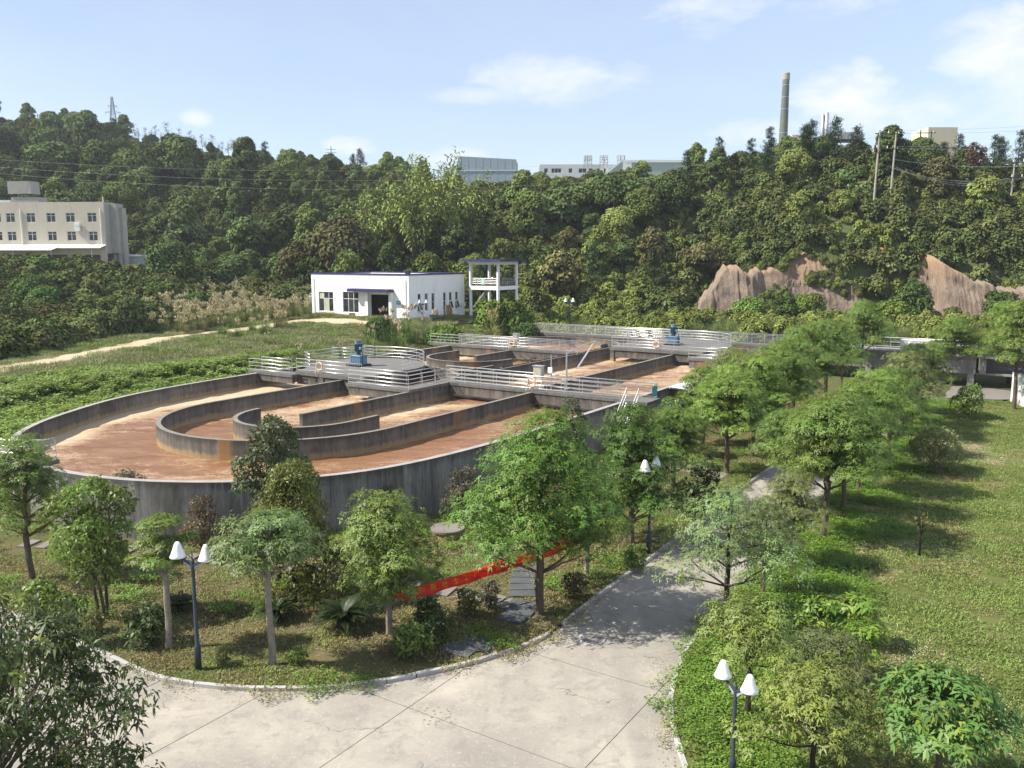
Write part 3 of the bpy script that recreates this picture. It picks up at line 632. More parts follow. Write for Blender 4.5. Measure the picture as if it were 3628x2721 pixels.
railing('curved steel railing around the nearer aerator platform', [(53.7, -56.5), (55.2, -58.7)] + list(reversed(disc(57.2, -53.4, 5.6, -10, 158, 30))), D2, GR)
railing('steel railing bending beside the low walkway, nearest the viewer', [(49.1, -47.4), (49.1, -41.2), (54.0, -41.2)], D1, GR)
railing('steel railing on the rear side of the low bent walkway', [(50.5, -47.4), (50.5, -42.55), (54.0, -42.55)], D1, GR)
railing('front railing of the long bridge to the stairs', [(54.1, -41.1), (54.1, -26.0)], D1, GR)
railing('rear railing of the long bridge, behind the steel cabinet', [(55.5, -42.5), (55.5, -23.8)], D1, GR)
railing('short end railing with a teal sign above the stairs', [(55.5, -23.8), (54.9, -23.8)], D1, GR)
railing('front railing of the rear bridge with a grey box', [(78.1, -62.1), (78.1, -42.5)], D1, GR)
railing('back railing of the rear bridge', [(79.5, -59.0), (79.5, -42.5)], D1, GR)
railing('railing in front of the farther aerator', [(83.6, -41.3), (83.6, -31.2)], D2, GR)
railing('curved railing behind the farther aerator', [(86.6, -31.0)] + disc(90.3, -36.3, 5.8, 0, 195, 30), D2, GR)
railing('railing of the short walkway right of the farther aerator', [(80.1, -31.1), (80.1, -25.5)], D1, GR)
railing('rear railing of the short walkway beside the farther aerator', [(81.5, -29.3), (81.5, -25.5)], D1, GR)
railing('glinting front railing of the deck at the far end of the tank', [(97.1, -61.7), (97.1, -23.2)], D1, GR)
railing('outermost railing along the deck at the far end of the tank', [(98.7, -60.0), (98.7, -23.2)], D1, GR)
railing('small angled railing on the far bank behind the nearer aerator', [(62.4, -62.4), (62.4, -59.7), (65.6, -59.7), (65.6, -61.0)], T - 0.1, GR)
railing('railing with a lifebuoy on the small landing at the left edge', [(20.7, -47.4), (20.7, -43.0), (21.7, -41.5), (22.3, -41.5)], T + 0.12, GR)
# ------------------------------------------------------------------ equipment on the tank
def mixer(label, u, v, z):
    r_ = gthing('aerator_drive', label, 'aerator', u, v, z, 'blue aerator drives')
    MB().bevbox((0, 0, 0.09), (1.7, 1.5, 0.18), 0.03).build('base_plate', M['dark_metal'], r_)
    m = MB(); m.bevbox((0, 0, 0.58), (1.15, 0.95, 0.8), 0.10)
    m.build('gearbox', M['pale_blue'], r_)
    for k in range(5):
        for sgn in (-1, 1): MB().box(-0.5 + k * 0.22, -0.44 + k * 0.22, sgn * 0.475 - 0.035, sgn * 0.475 + 0.035, 0.24, 0.88).build('rib', M['pale_blue'], r_)
    MB().box(-0.63, 0.63, -0.53, 0.53, 0.885, 0.945).build('flange', M['pale_blue'], r_)
    MB().lathe([(0.30, 0.945), (0.27, 1.02), (0.20, 1.06), (0.20, 1.24), (0.31, 1.27), (0.31, 1.33)], n=18).build('coupling_housing', M['blue_paint'], r_)
    mo = MB().lathe([(0.30, 1.33), (0.30, 1.98)], n=24).build('motor', M['blue_paint'], r_)
    for k in range(18):
        a = 2 * math.pi * k / 18; MB().cbox((0.31 * math.cos(a), 0.31 * math.sin(a), 1.65), (0.07, 0.018, 0.58), a).build('fin', M['blue_paint'], mo)
    MB().lathe([(0.345, 1.982), (0.35, 2.26), (0.33, 2.3)], n=24).build('fan_cowl', M['pale_blue'], r_)
    MB().lathe([(0.36, 2.30), (0.36, 2.33), (0.1, 2.36)], n=20).build('cap', M['rust'], r_)
    MB().bevbox((0.38, -0.1, 1.62), (0.2, 0.26, 0.24), 0.02).build('terminal_box', M['pale_blue'], r_)
    MB().lathe([(0.12, 0.94), (0.12, 1.12), (0.05, 1.16)], c=(-0.38, 0.2, 0), n=10).build('breather', M['pale_blue'], r_)
    MB().tube([(0.48, -0.1, 1.55), (0.62, -0.15, 1.2), (0.66, -0.2, 0.6), (0.72, -0.3, 0.12)], 0.03, 6).build('cable', M['dark_metal'], r_)
    return r_
mixer('nearer blue vertical aerator motor with ribbed gearbox on the round platform', 56.6, -53.3, D2)
mixer('farther blue vertical aerator motor by the glinting railings', 89.6, -36.6, D2)

def lifebuoy(label, u, v, z, lean=0.0, stick=True):
    r_ = gthing('lifebuoy', label, 'lifebuoy', u, v, z, 'orange lifebuoys on the tank railings')
    n = 24; P = [(0.33 * math.cos(2 * math.pi * k / n), 0, 0.62 + 0.33 * math.sin(2 * math.pi * k / n)) for k in range(n)]
    vv = []; ff = []
    for k in range(n):
        a = 2 * math.pi * k / n
        for j in range(8):
            b = 2 * math.pi * j / 8; rr = 0.33 + 0.075 * math.cos(b); vv.append((rr * math.cos(a), 0.06 * math.sin(b), 0.62 + rr * math.sin(a)))
    for k in range(n):
        for j in range(8): ff.append((k * 8 + j, k * 8 + (j + 1) % 8, ((k + 1) % n) * 8 + (j + 1) % 8, ((k + 1) % n) * 8 + j))
    MB().add(vv, ff).build('ring', M['buoy'], r_, True)
    for k in range(4):
        a = R(45 + 90 * k); MB().cbox((0.33 * math.cos(a), 0, 0.62 + 0.33 * math.sin(a)), (0.17, 0.135, 0.05), 0).build('band', M['white'], r_)
    if stick: MB().tube([(-0.42, -0.12, 0.0), (-0.2, -0.08, 1.15)], 0.02, 6).build('pole', M['white'], r_)
lifebuoy('orange lifebuoy in front of the nearer blue aerator', 50.86, -52.4, D2)
lifebuoy('orange lifebuoy below the steel control cabinet', 53.96, -33.3, D1)
lifebuoy('pale lifebuoy on the rear bridge below the grey box', 77.96, -50.6, D1)
lifebuoy('orange lifebuoy in front of the farther blue aerator', 83.46, -36.0, D2, stick=False)
lifebuoy('orange lifebuoy on the small landing at the left edge', 20.56, -45.6, T + 0.16, stick=False)

cab = gthing('control_cabinet', 'stainless steel control cabinet on legs at the middle of the long bridge', 'cabinet', 55.0, -33.3, D1)
MB().bevbox((0, 0, 1.32), (0.72, 0.42, 0.86), 0.02).build('cabinet_body', M['galv'], cab)
MB().box(-0.42, 0.42, -0.29, 0.27, 1.752, 1.80).build('rain_cover', M['steel'], cab)
MB().box(-0.13, 0.07, -0.222, -0.212, 1.2, 1.56).build('label_window', plain('yellowed window', (0.45, 0.38, 0.12), 0.4), cab)
MB().box(-0.31, 0.31, -0.216, -0.211, 0.94, 1.70).build('door', M['steel'], cab)
for x in (-0.3, 0.3): MB().box(x - 0.03, x + 0.03, -0.03, 0.03, 0, 0.888).build('leg', M['galv'], cab)
pb = gthing('meter_pole', 'thin steel pole with a small white meter box beside the control cabinet', 'pole', 55.2, -32.3, D1)
MB().tube([(0, 0, 0), (0, 0, 2.65)], 0.04, 8).build('pole', M['galv'], pb)
MB().bevbox((-0.02, -0.12, 1.5), (0.34, 0.16, 0.4), 0.02).build('meter_box', M['white'], pb)
dv = gthing('davit_crane', 'slim steel davit post with a raised diagonal arm on the long bridge', 'crane', 55.25, -31.0, D1)
MB().tube([(0, 0, 0), (0, 0, 2.9)], 0.065, 10).build('post', M['galv'], dv)
MB().tube([(0, 0, 2.85), (0.35, 2.5, 3.35), (0.5, 3.6, 3.5)], 0.045, 8).build('arm', M['galv'], dv)
MB().tube([(0.5, 3.55, 3.5), (0.25, 1.2, 1.6)], 0.06, 8).build('strut', M['steel'], dv)
MB().tube([(0, -0.02, 0.15), (0, -0.02, 0.16)], 0.16, 8).build('foot_plate', M['galv'], dv)
gb = gthing('junction_box', 'grey steel box on a post on the rear bridge', 'box', 78.3, -50.3, D1)
MB().box(-0.05, 0.05, -0.05, 0.05, 0, 0.85).build('leg', M['galv'], gb); MB().bevbox((0, 0, 1.25), (0.55, 0.45, 0.8), 0.03).build('box_body', M['galv'], gb)
MB().box(-0.32, 0.32, -0.27, 0.27, 1.652, 1.69).build('lid', M['steel'], gb)
# pipe along the long partition, hose and black pipe stubs
pp = gthing('drain_pipe', 'dark pipe laid along the top of the long partition wall', 'pipe', 57, -42.8, T)
MB().tube([(0, 0, 0.06), (0, 30, 0.06)], 0.05, 8).build('pipe', M['dark_metal'], pp)
for k in range(6): MB().box(-0.09, 0.09, 2 + k * 5, 2.08 + k * 5, 0.0, 0.13).build('bracket', M['galv'], pp)
hs = gthing('hose', 'black hose drooping along the beam of the rear bridge', 'hose', 77.9, -50, T)
MB().tube([(0.2 + k * 0.33, -0.02 - 0.02 * (k % 2), -0.35 - 0.3 * abs(math.sin(k * 0.55))) for k in range(18)], 0.03, 6).build('hose_line', M['dark_metal'], hs)
for k, (u, v) in enumerate(((94.6, -53.0), (91.0, -46.0))):
    q = gthing('pipe_outlet', ['black pipe outlet in the rear curved wall, upper one', 'black pipe outlet in the rear curved wall, lower right one'][k], 'pipe', u, v, T - 0.55)
    MB().tube([(0, 0.6, 0.1), (0, -0.3, 0.0)], 0.28, 14).build('pipe', M['dark_metal'], q)
    MB().lathe([(0.34, 0), (0.34, 0.06), (0.29, 0.06)], n=14).build('collar', M['dark_metal'], q).rotation_euler = (R(90), 0, 0)
# stairs down from the bridge end
st = gthing('steel_stairs', 'steep steel stairs with handrails at the end of the long bridge', 'stairs', 53.6, -24.8, 0)
n = 12; run = 2.7
for k in range(n):
    z = D1 - (k + 1) * (D1 - 0.1) / (n + 1); y = -0.1 - run * (k + 0.5) / n; MB().box(-0.42, 0.42, y - 0.13, y + 0.13, z - 0.03, z).build('step', M['galv'], st)
for s_ in (-0.46, 0.46):
    MB().tube([(s_, 0, D1 - 0.15), (s_, -run, 0.1)], 0.06, 6).build('stringer', M['galv'], st)
    for hh in (0.45, 0.95): MB().tube([(s_, 0, D1 + hh), (s_, -run, 0.2 + hh)], 0.024, 6).build('handrail', M['galv'], st)
    for k in range(4): t_ = k / 3; MB().tube([(s_, -run * t_, D1 * (1 - t_) + 0.05), (s_, -run * t_, D1 * (1 - t_) + 0.2 * t_ + 0.95)], 0.022, 6).build('baluster', M['steel'], st)
sg = gthing('safety_sign', 'small teal sign hung on the railing above the stairs', 'sign', 54.8, -23.72, D1 + 0.3)
MB().box(-0.01, 0.01, -0.35, 0.55, 0, 0.72).build('panel', M['teal'], sg)
for k in range(4): MB().box(0.012, 0.016, -0.22 + k * 0.18, -0.16 + k * 0.18, 0.1, 0.35 + 0.12 * (k % 2)).build('emblem', plain('pale teal print', (0.35, 0.62, 0.62), 0.5), sg)
# lean-to roof beside the right wall
cn = gthing('lean_to', 'white sheet lean-to roof against the right wall of the tank', 'canopy', 61.5, -25.4, 0)
L_ = 9.6; Wd = 6.2; nn_ = 64
for k in range(12):
    m = MB(); v_ = []; f_ = []; a = k * L_ / 12; 
    for i in range(9):
        y = a + (L_ / 12 - 0.015) * i / 8; z = 0.02 * math.cos(i * math.pi / 2)
        v_ += [(0.0, y, 2.98 + z), (Wd, y, 2.62 + z)]
    f_ = [(2 * i, 2 * i + 1, 2 * i + 3, 2 * i + 2) for i in range(8)]
    m.add(v_, f_).build('roof_sheet', M['white'], cn)
for y in (0.1, 4.8, 9.5): MB().tube([(Wd - 0.3, y, 0), (Wd - 0.3, y, 2.6)], 0.05, 8).build('post', M['galv'], cn); MB().tube([(0, y, 2.9), (Wd, y, 2.55)], 0.04, 6).build('rafter', M['galv'], cn)

# ------------------------------------------------------------------ buildings
def pane_wall(parent, name, mat, x0, x1, z0, z1, openings, y0, y1, axis='x'):
    # a wall with real openings, as one mesh of the pieces between them
    xs_ = sorted({x0, x1, *[o[0] for o in openings], *[o[1] for o in openings]}); zs_ = sorted({z0, z1, *[o[2] for o in openings], *[o[3] for o in openings]})
    gv = {}; V_ = []; F_ = []
    def vid(x, z, y):
        k = (round(x, 4), round(z, 4), round(y, 4))
        if k not in gv: gv[k] = len(V_); V_.append((x, y, z) if axis == 'x' else (y, x, z))
        return gv[k]
    solid = {}
    for i in range(len(xs_) - 1):
        for j in range(len(zs_) - 1):
            cx, cz = (xs_[i] + xs_[i + 1]) / 2, (zs_[j] + zs_[j + 1]) / 2
            solid[i, j] = not any(o[0] < cx < o[1] and o[2] < cz < o[3] for o in openings)
    for (i, j), s_ in solid.items():
        if not s_: continue
        a, b, c, d_ = xs_[i], xs_[i + 1], zs_[j], zs_[j + 1]
        F_.append((vid(a, c, y0), vid(b, c, y0), vid(b, d_, y0), vid(a, d_, y0))); F_.append((vid(a, d_, y1), vid(b, d_, y1), vid(b, c, y1), vid(a, c, y1)))
        for di, dj, p, q in ((-1, 0, (a, c), (a, d_)), (1, 0, (b, d_), (b, c)), (0, -1, (b, c), (a, c)), (0, 1, (a, d_), (b, d_))):
            if not solid.get((i + di, j + dj), False): F_.append((vid(*p, y0), vid(*q, y0), vid(*q, y1), vid(*p, y1)))
    m = MB(); m.add(V_, F_); o = m.build(name, mat, parent)
    bm = bmesh.new(); bm.from_mesh(o.data); bmesh.ops.recalc_face_normals(bm, faces=bm.faces[:]); bm.to_mesh(o.data); bm.free()
    return o
def window(parent, x0, x1, z0, z1, y, cols, rows, axis='x', fr=0.06, depth=0.06, mats=None, zsplit=None, sgn=-1):
    # frame with mullions, each pane its own sub-part
    def bx(m, a, b, c, d_, e, f): return m.box(a, b, c, d_, e, f) if axis == 'x' else m.box(c, d_, a, b, e, f)
    m = MB(); xs_ = [x0 + (x1 - x0) * k / cols for k in range(cols + 1)]; zs_ = zsplit or [z0 + (z1 - z0) * k / rows for k in range(rows + 1)]
    for k, x in enumerate(xs_):
        a = x if k == 0 else x - fr / 2; b = x + fr if k == 0 else (x if k == cols else x + fr / 2)
        if k == cols: a = x - fr
        bx(m, a, b, y - depth / 2, y + depth / 2, z0, z1)
    for k, z in enumerate(zs_):
        a = z if k == 0 else z - fr / 2; b = z + fr if k == 0 else z + fr / 2
        if k == len(zs_) - 1: a, b = z - fr, z
        bx(m, x0 + 0.001, x1 - 0.001, y - depth / 2 + 0.004, y + depth / 2 - 0.004, a, b)
    w_ = m.build('window', M['frame_white'], parent); c = 0
    for i in range(cols):
        for j in range(len(zs_) - 1):
            mt = M['glass'] if not mats else M[mats[c % len(mats)]]; c += 1
            if mt is not None: bx(MB(), xs_[i] + fr * .4, xs_[i + 1] - fr * .4, y - 0.008, y + 0.008, zs_[j] + fr * .4, zs_[j + 1] - fr * .4).build('pane', mt, w_)
    return w_
def text_mesh(s, size, mat, parent, M4, ext=0.01, name='lettering'):
    cu = bpy.data.curves.new('txt', 'FONT'); cu.body = s; cu.size = size; cu.extrude = ext; cu.align_x = 'CENTER'; cu.align_y = 'CENTER'; cu.resolution_u = 2
    tmp = bpy.data.objects.new('txt', cu); COL.objects.link(tmp); dg = bpy.context.evaluated_depsgraph_get()
    me = bpy.data.meshes.new_from_object(tmp.evaluated_get(dg)); bpy.data.objects.remove(tmp)
    me.materials.clear(); me.materials.append(mat); o = link(name, me, parent); o.matrix_local = M4; return o

# pump house: white, one storey, indigo roof edge
BZ = 4.35; BH = 6.15
ph = gthing('pump_house', 'white single-storey pump house with indigo roof edge and open doorway', 'building', 90, -75.2, BZ)
fx0 = -18.6; fo_ = [(fx0 + 1.4, fx0 + 4.35, 0.75, 3.6), (fx0 + 6.25, fx0 + 9.3, 0.75, 3.7), (fx0 + 11.5, fx0 + 15.3, -0.3, 3.45)]
pane_wall(ph, 'front_wall', M['white_wall'], fx0, 0, -0.4, BH, fo_, 0, 0.3)
sw = [(1.9, 2.6), (3.45, 4.15), (4.95, 5.65), (7.65, 8.3), (9.05, 9.7), (10.55, 11.2)]
pane_wall(ph, 'side_wall', M['white_wall'], 0.3, 12.5, -0.4, BH, [(a, b, 1.15, 3.6) for a, b in sw], -0.3, -0.002, axis='y')
MB().box(fx0, fx0 + 0.3, 0.302, 12.5, -0.4, BH).build('side_wall', M['white_wall'], ph)
MB().box(fx0, 0, 12.502, 12.8, -0.4, BH).build('back_wall', M['white_wall'], ph)
MB().box(fx0 + 0.302, -0.302, 0.302, 12.5, BH - 0.5, BH - 0.25).build('roof', M['deck'], ph)
MB().box(fx0 + 0.302, -0.302, 0.31, 12.49, -0.2, -0.05).build('floor', M['interior'], ph)
MB().box(fx0 + 0.31, -0.31, 4.6, 4.75, -0.05, BH - 0.51).build('inner_wall', M['interior'], ph)
for bx_ in ((fx0 - 0.08, 0.08, -0.08, 0.10), (-0.10, 0.08, 0.10, 12.7), (fx0 - 0.08, fx0 + 0.10, 0.10, 12.7), (fx0 - 0.08, 0.08, 12.7, 12.88)): MB().box(*bx_, BH + 0.002, BH + 0.2).build('roof_edge', M['indigo'], ph)
window(ph, *fo_[0], 0.14, 3, 2, mats=['glass', 'curtain', 'curtain', 'glass', 'glass', 'glass'], zsplit=[0.75, 2.65, 3.6])
window(ph, *fo_[1], 0.14, 3, 2, mats=['glass'], zsplit=[0.75, 2.7, 3.7])
for a, b in sw: window(ph, a, b, 1.15, 3.6, -0.12, 1, 2, axis='y', fr=0.07)
for k in (0, 4, 5):                                       # open casements hinged at the top
    a, b = sw[k]; m = MB(); m.box(-0.02, 0.02, 0, b - a, -1.15, 0); o = m.build('open_casement', M['frame_white'], ph); o.location = (0.03, a, 2.36); o.rotation_euler = (0, R(-17), 0)
    g_ = MB().box(0.021, 0.03, 0.08, b - a - 0.08, -1.07, -0.08).build('pane', M['glass'], o)
MB().box(fx0 + 8.3, fx0 + 15.9, -1.25, -0.002, 3.8, 4.2).build('door_awning', M['indigo'], ph)
MB().box(fx0 + 8.4, fx0 + 15.8, -1.15, -0.01, 4.202, 4.24).build('awning_top', M['deck'], ph)
for x in (fx0 + 10.95, fx0 + 15.32): MB().box(x, x + 0.5, -0.45, -0.002, -0.4, 3.78).build('door_pier', M['white_wall'], ph)
for x in (fx0 + 0.55, -0.5): MB().tube([(x, -0.09, -0.2), (x, -0.09, BH - 0.7), (x, 0.0, BH - 0.5)], 0.055, 8).build('downpipe', M['frame_white'], ph)
MB().box(fx0 + 16.35, fx0 + 17.15, -0.03, -0.004, 2.15, 2.65).build('sign', M['teal'], ph)
text_mesh('加药间', 0.24, M['white'], ph, Matrix.Translation((fx0 + 16.75, -0.036, 2.4)) @ Matrix.Rotation(R(90), 4, 'X'), 0.003)
MB().box(fx0 + 1.5, fx0 + 4.6, -0.06, -0.004, -0.3, 0.68).build('stained_board', plain('stained plywood', (0.50, 0.36, 0.24), 0.85, 0, 0.3, 1.2), ph)
MB().box(fx0 + 7.4, fx0 + 8.6, -0.03, -0.004, -0.1, 0.72).build('rust_patch', M['rust'], ph)
MB().bevbox((-0.55, 0.5, BH + 0.42), (0.7, 0.35, 0.5), 0.04).build('floodlight', M['dark_metal'], ph)
MB().bevbox((0.2, 12.2, 1.7), (0.34, 0.8, 0.6), 0.03).build('air_conditioner', M['frame_white'], ph)
bd = gthing('brown_board', 'rust-brown board leaning against the side of the pump house', 'board', 98.6, -74.9, BZ)
MB().box(-0.05, 0.05, -0.85, 0.85, -0.3, 1.75).build('board_face', M['board'], bd); bd.rotation_euler = (0, R(-7), -TH)
MB().box(0.052, 0.07, -0.85, -0.55, -0.3, 1.75).build('edge_strip', M['galv'], bd)
railing('short railing of the steps left of the pump house', [(92, -94.2), (92, -96.5)], BZ + 1.6, None)
ls = gthing('ladder', 'steel ladder leaning at the left end of the pump house', 'ladder', 90.6, -94.4, BZ)
for s_ in (0, 0.5): MB().tube([(s_ - 1.9, -0.3, -0.1), (s_ * 0.9 - 0.5, 0.2, 3.4)], 0.035, 6).build('stile', M['galv'], ls)
for k in range(9): t_ = (k + .5) / 9; MB().tube([(-1.9 + 1.4 * t_, -0.3 + .5 * t_, -.1 + 3.5 * t_), (-1.4 + 1.35 * t_, -0.3 + .5 * t_, -.1 + 3.5 * t_)], 0.022, 6).build('rung', M['galv'], ls)

# belt platform on four columns
pv = gthing('column_tower', 'open white four-column tower with flat indigo roof behind the pump house', 'tower', 102.2, -73.6, 4.3)
S_ = 4.85
for x, y in ((0, 0), (S_, 0), (S_, S_), (0, S_)): MB().lathe([(0.23, -0.5), (0.23, 7.75)], c=(x, y, 0), n=16).build('column', M['white_wall'], pv)
MB().box(-1.1, S_ + 1.1, -1.1, S_ + 1.1, 8.05, 8.33).build('roof_slab', M['indigo'], pv)
for a in ((-0.18, S_ + 0.18, -0.18, 0.18), (-0.18, S_ + 0.18, S_ - 0.18, S_ + 0.18), (-0.18, 0.18, 0.18, S_ - 0.18), (S_ - 0.18, S_ + 0.18, 0.18, S_ - 0.18)):
    MB().box(*a, 7.6, 8.048).build('roof_beam', M['white_wall'], pv); MB().box(*[q * 0.995 for q in a], 3.95, 4.5).build('floor_beam', M['white_wall'], pv)
MB().box(-0.1, S_ + 0.1, -0.1, S_ + 0.1, 4.502, 4.6).build('floor_slab', M['deck'], pv)
for k in range(4):
    p = [(0, 0), (S_, 0), (S_, S_), (0, S_), (0, 0)][k:k + 2]
    for z in (4.85, 5.1, 5.35, 5.6): MB().tube([(*p[0], z), (*p[1], z)], 0.022, 6).build('rail', M['galv'], pv)
    for t_ in (0.25, 0.5, 0.75): MB().tube([(p[0][0] + (p[1][0] - p[0][0]) * t_, p[0][1] + (p[1][1] - p[0][1]) * t_, z) for z in (4.6, 5.6)], 0.022, 6).build('post', M['galv'], pv)
MB().box(1.9, 2.5, -0.05, -0.03, 4.75, 5.5).build('notice_panel', plain('pale green panel', (0.45, 0.62, 0.5), 0.6), pv)
cv = gthing('belt_conveyor', 'dark inclined belt conveyor inside the white column tower', 'conveyor', 103.6, -73.2, 8.9)
MB().tube([(-2.6, 2.6, -3.6), (2.0, 1.2, 0.5), (3.4, 0.8, 1.5)], 0.28, 6).build('chute', M['galv'], cv)
MB().box(0.2, 3.6, 0.4, 1.5, 0.0, 0.5).build('hopper', M['rust'], cv)
MB().box(1.2, 2.6, 0.5, 1.4, 0.5, 0.95).build('drive_cover', M['dark_metal'], cv)

# beige factory on the left
fa = thing('beige_factory', 'three-storey beige factory with dark windows and a white canopy, left edge', 'building', (-106.4, 163.2, 10.0), R(-4))
FZ = 13.1; cols_ = [(-1.63 + 10, 0)]; wl = []
s0 = 9.9
for x in (-8.6, -4.9, -1.1, 1.63, 5.6, 9.55, 13.3, 17.5):
    for z in (6.0, 9.4): wl.append((s0 + x, s0 + x + 1.72, z, z + 1.72))
wl = [o for o in wl if o[0] > 0.3]
gf = [(s0 - 8, s0 - 2, 0.2, 3.4), (s0 - 1, s0 + 6, 0.2, 3.4), (s0 + 7.2, s0 + 13, 0.2, 3.4), (s0 + 14, s0 + 19.5, 0.2, 3.4)]
pane_wall(fa, 'front_wall', M['cream'], 0, s0 + 20.7, -0.5, FZ, wl + gf, 0, 0.3)
MB().box(s0 + 20.4, s0 + 20.7, 0.302, 4, 3.6, FZ).build('side_wall', M['cream_dark'], fa)
MB().box(s0 + 20.702, s0 + 22.0, 2.0, 4.6, 3.7, FZ - 0.2).build('stair_wing', M['cream_dark'], fa)
MB().box(s0 + 22.002, s0 + 22.5, 3.2, 4.8, -0.5, FZ - 0.9).build('rear_wing', M['cream_dark'], fa)
for x in (s0 + 20.8, s0 + 21.8): MB().box(x, x + 0.4, 2.4, 2.8, -0.5, 3.698).build('column', M['cream_dark'], fa)
MB().box(0, s0 + 20.4, 4.002, 5, -0.5, FZ - 0.3).build('back_wall', M['cream_dark'], fa)
MB().box(0.01, s0 + 20.39, 0.31, 3.99, FZ - 0.8, FZ - 0.5).build('roof', M['deck'], fa)
for z in (3.55, 7.9): MB().box(0.01, s0 + 20.39, 0.31, 3.99, z, z + 0.2).build('floor', M['interior'], fa)
for o in wl: window(fa, *o, 0.12, 2, 2, fr=0.07, zsplit=[o[2], o[2] + 1.2, o[3]])
for x in (s0 + 4.55, s0 + 20.05): MB().tube([(x, -0.12, 5.3), (x, -0.12, 11.6), (x - 0.15, -0.05, 11.8)], 0.09, 8).build('downpipe', M['frame_white'], fa)
for k in range(15):                                       # canopy of ribbed sheets
    a = s0 - 9.6 + k * 2.03; dep = 3.4 if k < 11 else 2.0
    m = MB(); v_ = []
    for i in range(9): x = a + 2.0 * i / 8; z = 0.05 * (i % 2); v_ += [(x, -0.01, 5.25 + z), (x - (0.8 if k < 11 else 0.3), -dep, 4.2 + (0.4 if k >= 11 else 0) + z)]
    m.add(v_, [(2 * i, 2 * i + 1, 2 * i + 3, 2 * i + 2) for i in range(8)]).build('canopy_sheet', M['white'], fa)
for x in (s0 + 12.4, s0 + 19.5, s0 + 5, s0 - 3): MB().tube([(x - 0.6, -3.0 if x < s0 + 13 else -1.8, -0.5), (x - 0.6, -3.0 if x < s0 + 13 else -1.8, 4.3)], 0.09, 8).build('canopy_post', M['galv'], fa)
tk = MB().box(s0 + 1.9, s0 + 6.4, 0.8, 3.6, FZ + 1.6, FZ + 3.9).build('roof_tank', M['cream_dark'], fa)
MB().box(s0 + 2.3, s0 + 7.6, 1.0, 3.8, FZ - 0.49, FZ + 0.98).build('roof_room', M['cream_dark'], fa)
for x in (s0 + 2.4, s0 + 5.7): MB().box(x, x + 0.5, 1.5, 2.0, FZ + 0.99, FZ + 1.598).build('tank_support', M['deck'], fa)
MB().box(s0 - 6, s0 + 1.7, 1.5, 3.9, FZ - 0.49, FZ + 0.5).build('roof_shed', M['far_white'], fa)
MB().tube([(s0 + 20.5, 0.4, FZ), (s0 + 20.5, 0.4, FZ + 1.0)], 0.07, 6).build('vent_pipe', M['frame_white'], fa)
for z in (7.75, 8.55): MB().bevbox((s0 + 15.6, -0.28, z + 0.36), (0.95, 0.4, 0.68), 0.03).build('air_conditioner', M['frame_white'], fa)
sh = thing('white_shed', 'low grey shed with a white roof beside the beige factory', 'shed', (-75.0, 166.5, 10.6), R(2))
MB().box(0, 4.0, 0, 4, -0.5, 2.5).build('wall', M['green_clad'], sh); MB().box(-0.2, 4.2, -0.3, 4.3, 2.502, 2.85).build('roof', M['white'], sh); MB().box(1.2, 2.2, -0.04, -0.002, -0.3, 1.7).build('door', M['galv'], sh)
sh2 = thing('flat_shelter', 'thin flat-roofed shelter right of the white-roofed shed', 'shelter', (-70.3, 166, 10.3), R(2))
MB().box(0, 4.6, 0, 2.5, 1.7, 1.85).build('roof', M['green_clad'], sh2)
for x in (0.2, 4.3): MB().box(x, x + 0.12, 0.2, 0.32, -0.5, 1.698).build('post', M['galv'], sh2)

# factories on the skyline
gh = thing('grey_hall', 'grey metal-clad hall on the skyline beside the tall bamboo', 'building', (-14.9, 240, 28), R(-3))
for k in range(16): MB().box(k, k + 0.985, 0 + 0.03 * (k % 2), 12, 0, 12.3 - 0.06 * k).build('cladding_panel', M['grey_clad'], gh)
MB().box(-0.2, 16.1, -0.12, 12.2, 8.3, 8.42).build('ledge', M['far_white'], gh); MB().box(0.1, 1.1, -0.1, -0.001, 8.6, 9.4).build('hatch', M['dark_metal'], gh)
wf = thing('white_factory', 'long white factory with rooftop sign frames on the skyline', 'building', (8.3, 260, 27), R(0))
wo_ = [(x, x + wd, 10.7, 12.1) for x, wd in ((1.2, 1.2), (3.4, 3.0), (8.5, 1.2), (11.5, 2.4), (14.5, 1.3), (16.8, 1.0), (19.0, .7), (20.6, .8), (21.8, 4.4), (27, 1.6))]
pane_wall(wf, 'wall', M['far_white'], 0, 29.5, 0, 13.2, wo_, 0, 0.3)
for o in wo_: window(wf, *o, 0.15, max(1, round((o[1] - o[0]) / 1.1)), 1, fr=0.1)
MB().box(0, 29.5, 0.31, 9, 0, 10.4).build('wing_block', M['far_white'], wf); MB().box(0, 29.5, 8, 9, 10.4, 13.2).build('back_wall', M['far_white'], wf); MB().box(0, 29.5, 0.31, 7.99, 13.0, 13.19).build('roof', M['far_white'], wf)
MB().prism([(0, 0), (0.01, 0), (0.01, 0.01)], 0, 0.01)
hall = thing('gabled_hall', 'grey-green hall with white trim right of the rooftop sign', 'building', (33.0, 258, 27), R(0))
MB().add([(-7.5, 0, 0), (20, 0, 0), (20, 0, 14.0), (0, 0, 14.2), (-7.5, 0, 8.5), (-7.5, 14, 0), (20, 14, 0), (20, 14, 14.0), (0, 14, 14.2), (-7.5, 14, 8.5)], [(0, 1, 2, 3, 4), (9, 8, 7, 6, 5), (1, 6, 7, 2), (3, 2, 7, 8), (4, 3, 8, 9), (0, 4, 9, 5), (0, 5, 6, 1)]).build('wall', M['green_clad'], hall)
MB().box(0.5, 20.2, -0.25, -0.01, 13.55, 14.25).build('eaves_trim', M['white'], hall); MB().box(-0.3, 2.3, -0.2, -0.005, 8, 14.1).build('white_panel', M['white'], hall)
